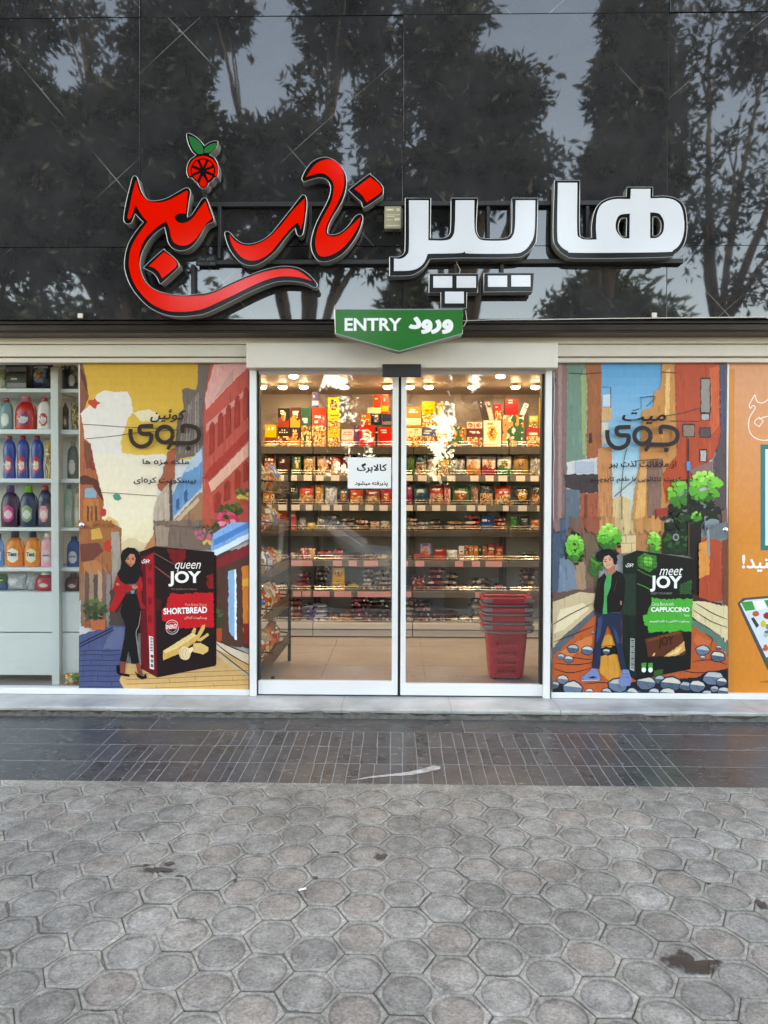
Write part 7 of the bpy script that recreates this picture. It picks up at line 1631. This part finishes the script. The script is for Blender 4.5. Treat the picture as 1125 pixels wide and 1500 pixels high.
for x, y, r_ in ((140, 780, 38), (228, 790, 38), (65, 830, 25), (112, 846, 30), (345, 798, 24), (940, 792, 44), (1036, 830, 48), (1040, 775, 20), (940, 836, 18), (262, 682, 12), (20, 1005, 34), (75, 972, 40), (420, 1005, 60), (345, 1048, 32), (240, 1045, 26), (590, 990, 62), (675, 972, 36), (745, 998, 64), (838, 1012, 42), (640, 1050, 36), (722, 1056, 52), (1005, 962, 62), (905, 1012, 52), (1060, 985, 36), (1012, 1030, 26), (965, 1058, 32), (1068, 1045, 40), (135, 1022, 62), (505, 1052, 40)): p.rock(x, y, r_)
# biscuit box
p.at((850, 795), 6.618)
p.poly('#14211c', [(400, 125), (536, 68), (522, 1322), (395, 1232)], 0, 10); p.poly('#1d3328', [(400, 300), (525, 290), (522, 700), (398, 690)], 3, 5); p.poly('#141614', [(536, 68), (1076, 150), (1052, 1215), (522, 1322)], 0, 16); p.line('#6a7a6c', [(400, 125), (536, 70), (700, 92), (1074, 150)], 3)
p.poly('#2f7a34', [(540, 140), (600, 96), (720, 125), (728, 230), (660, 280), (540, 225)], 3, 4); p.poly('#58c048', [(592, 150), (640, 118), (690, 150), (682, 215), (640, 222), (598, 200)], 2)
for k_ in range(4): p.line('#173c1e', [(560 + k_ * 40, 100 + k_ * 6), (552 + k_ * 46, 262)], 5); p.line('#173c1e', [(540, 120 + k_ * 34), (728, 142 + k_ * 36)], 5)
p.line('#3a8a40', [(540, 255), (620, 300), (700, 330)], 7); p.line('#3a8a40', [(535, 390), (600, 415), (660, 448)], 9); p.poly('#1f5c2e', [(948, 400), (1062, 355), (1058, 490), (945, 490)], 3, 3); p.poly('#1f5c2e', [(700, 1230), (790, 1215), (780, 1270), (700, 1280)], 3, 2)
for k_ in range(4): p.line('#123a1c', [(960 + k_ * 28, 380), (955 + k_ * 28, 490)], 4); p.line('#123a1c', [(945, 405 + k_ * 24), (1060, 395 + k_ * 24)], 4)
p.poly('#20a83e', [(688, 520), (760, 540), (900, 545), (1072, 535), (1062, 858), (980, 850), (900, 862), (780, 850), (650, 866), (640, 800), (600, 780), (590, 700), (640, 690), (645, 640), (672, 590)], 6, 4)
p.poly('#5f2f1e', [(610, 925), (960, 836), (985, 940), (1002, 1070), (960, 1085), (640, 1095), (632, 1020)], 2, 8); p.poly('#7a4228', [(625, 930), (945, 850), (955, 870), (640, 950)], 2); p.poly('#d9a766', [(795, 1092), (850, 1050), (920, 1000), (990, 945), (1002, 1040), (900, 1090)], 4, 4); p.poly('#f0cc90', [(820, 1085), (900, 1035), (960, 1000), (930, 1060)], 3); p.poly('#e0b880', [(680, 1088), (698, 1055), (712, 1062), (700, 1088)], 1)
for x in (600, 664): p.poly('#2a9a48', [(x - 22, 1158), (x + 22, 1152), (x + 22, 1230), (x - 20, 1240)], 0); p.disc('#e8ece8', (x, 1222), 21, 24, 0)
p.poly('#9aa09c', [(470, 915), (513, 922), (508, 1236), (466, 1218)], 0)
for i in range(15): p.poly('#16201c', [(478, 930 + i * 19), (505, 934 + i * 19), (504, 934 + i * 19 + (6 if i % 3 else 11)), (478, 930 + i * 19 + (6 if i % 3 else 11))], 0)
# the boy
K = '#181416'
p.poly('#1c2b48', [(150, 672), (382, 668), (392, 830), (384, 950), (432, 1212), (380, 1222), (330, 1000), (266, 790), (250, 800), (192, 985), (176, 1212), (104, 1202), (130, 960)], .8, 5); p.poly('#2c4670', [(160, 720), (200, 700), (190, 860), (150, 960), (140, 940)], 2); p.poly('#2c4670', [(300, 800), (340, 860), (370, 960), (340, 960)], 2); p.line(K, [(150, 680), (128, 960), (104, 1200)], 6, True); p.line(K, [(268, 800), (335, 1010), (382, 1222)], 6, True)
p.poly('#2a9c5a', [(222, 320), (322, 285), (285, 400), (246, 520), (248, 682), (203, 682), (214, 560)], .8, 3)
p.poly(K, [(158, 345), (222, 288), (240, 322), (218, 400), (216, 560), (200, 682), (128, 662), (114, 600), (140, 480)], .8, 4); p.poly(K, [(290, 310), (332, 262), (392, 292), (422, 360), (412, 520), (380, 662), (246, 672), (244, 520), (282, 420)], .8, 4); p.line('#5a4c4c', [(340, 360), (310, 470)], 3); p.line('#4a3e40', [(180, 370), (150, 500)], 3); p.poly('#b87860', [(372, 555), (388, 560), (384, 600), (372, 592)], .5)
p.poly('#b5705a', [(252, 235), (322, 215), (328, 278), (262, 312)], .6); p.poly('#dba084', [(205, 160), (238, 112), (284, 130), (304, 178), (292, 228), (252, 252), (216, 220)], .6)
p.poly('#131014', [(128, 130), (150, 90), (200, 62), (262, 55), (322, 85), (348, 150), (332, 212), (308, 200), (300, 150), (262, 112), (222, 130), (206, 185), (180, 180), (150, 170)], 2.5)
for (x, y) in ((228, 178), (272, 162)): p.disc('#1c1010', (x, y), 9, 6, 0); p.line('#171012', [(x - 16, y - 14), (x + 2, y - 20), (x + 15, y - 15)], 5, True)
p.line('#a04438', [(236, 214), (252, 218), (268, 206)], 5, True); p.line('#a86a50', [(248, 175), (244, 196), (254, 198)], 3)
p.poly('#6c82b4', [(-4, 1295), (60, 1250), (100, 1208), (150, 1214), (182, 1300), (172, 1322), (0, 1328)], .8, 3); p.poly('#20242c', [(60, 1300), (110, 1280), (150, 1295), (110, 1306)], .6); p.line('#c8ccd8', [(0, 1326), (172, 1320)], 5); p.poly('#6c82b4', [(360, 1335), (398, 1216), (452, 1220), (482, 1310), (470, 1372), (380, 1382)], .8, 3); p.line('#2c3242', [(392, 1260), (455, 1262)], 4); p.line('#2c3242', [(385, 1290), (462, 1290)], 4)
p.text('meet', 750, 236, 975, 312, '#eef0ee', .0, .35, 0); p.text('JOY', 660, 312, 966, 470, '#eef2f2', .035, 0, -.01); p.text('ENJOY YOUR MEET', 668, 474, 872, 500, '#808880', .01); p.text('Cocoa Biscuit with', 675, 568, 885, 604, '#d8f0d8', .0); p.text('CAPPUCCINO', 670, 616, 1040, 664, '#f2f6f2', .03); p.text('Taste', 985, 684, 1038, 708, '#d8f0d8', .0); p.text('بیسکویت کاکائویی با طعم کاپوچینو', 655, 738, 1038, 772, '#d8f0d8', .008); p.text('جوی', 424, 192, 502, 234, '#d8dcd8', .02); p.text('JOY', 740, 905, 885, 1020, '#46200f', .03, 0, .12)
p.at((805, 525), 4.245)
INK = '#262128'
logo(p, -8, INK); p.text('میت', 440, 338, 712, 412, INK, -.004, .2); p.line(INK, [(505, 328), (528, 324), (548, 316)], 6, True); p.text('از ملاقاتت لذت ببر', 358, 636, 776, 688, INK, .022); p.text('بیسکویت کاکائویی با طعم کاپوچینو', 245, 734, 878, 778, INK, .018)
p.done()

# ---- orange poster
e, p = poster(1067, 1330, 532, 1019, 'orange poster with white outline logo and drawn tablet of groceries')
p.at((0, 0), 1)
p.grad('#e29c78', '#df8636', [(1060, 525), (1340, 525), (1340, 800), (1060, 800)], 16); p.grad('#e08a3e', '#dc8434', [(1060, 798), (1340, 798), (1340, 1025), (1060, 1025)], 4); p.grad('#de8a44', '#dd8838', [(1060, 540), (1076, 540), (1074, 1025), (1060, 1025)], 4)
W = '#f2ece6'
p.line(W, [(1106, 578), (1098, 592), (1099, 598), (1103, 594), (1106, 598), (1098, 612), (1097, 628), (1104, 640), (1120, 645), (1150, 640)], 1.3, True); p.line(W, [(1106, 578), (1109, 588), (1118, 590), (1128, 584), (1132, 592), (1126, 602), (1136, 598), (1146, 586), (1152, 600), (1138, 612), (1124, 610), (1112, 614)], 1.3, True); p.line(W, [(1106, 616), (1112, 611), (1118, 617), (1112, 625), (1105, 620), (1106, 616)], 1.3)
p.poly('#0a7474', [(1114, 651), (1230, 651), (1230, 806), (1114, 806)], 0); p.poly('#d2ecec', [(1121, 658), (1223, 658), (1223, 799), (1121, 799)], 0)
p.text('کنید!', 1087, 812, 1140, 838, '#f6f0ea', .02)
p.poly('#4a4e50', [(1080, 884), (1088, 876), (1210, 866), (1260, 1000), (1145, 1020), (1138, 1012)], 0); p.poly('#d2dce6', [(1084, 884), (1092, 879), (1206, 870), (1252, 996), (1146, 1012)], 0)
for i in range(7): p.poly('#1c9a48' if i % 2 == 0 else '#f0f2ee', [(1085 + i * 17, 882 - i * 1.4), (1102 + i * 17, 880.6 - i * 1.4), (1106 + i * 17, 893 - i * 1.4), (1092 + i * 17, 895 - i * 1.4)], 0)
p.disc('#c85a40', (1107, 899), 5, 4); p.poly('#343a40', [(1100, 906), (1104, 904), (1112, 916), (1108, 920)], 0); p.disc('#a02c34', (1124, 902), 6, 5); p.disc('#7a9a48', (1128, 918), 7, 5); p.disc('#d8c040', (1118, 914), 4, 5); p.clump(['#5a7078', '#a8b8c0', '#c86030', '#486a38'], (1140, 945), 22, 30, 40, 4); p.poly('#b06a2c', [(1112, 998), (1140, 995), (1142, 999), (1114, 1000)], 0)
p.done()
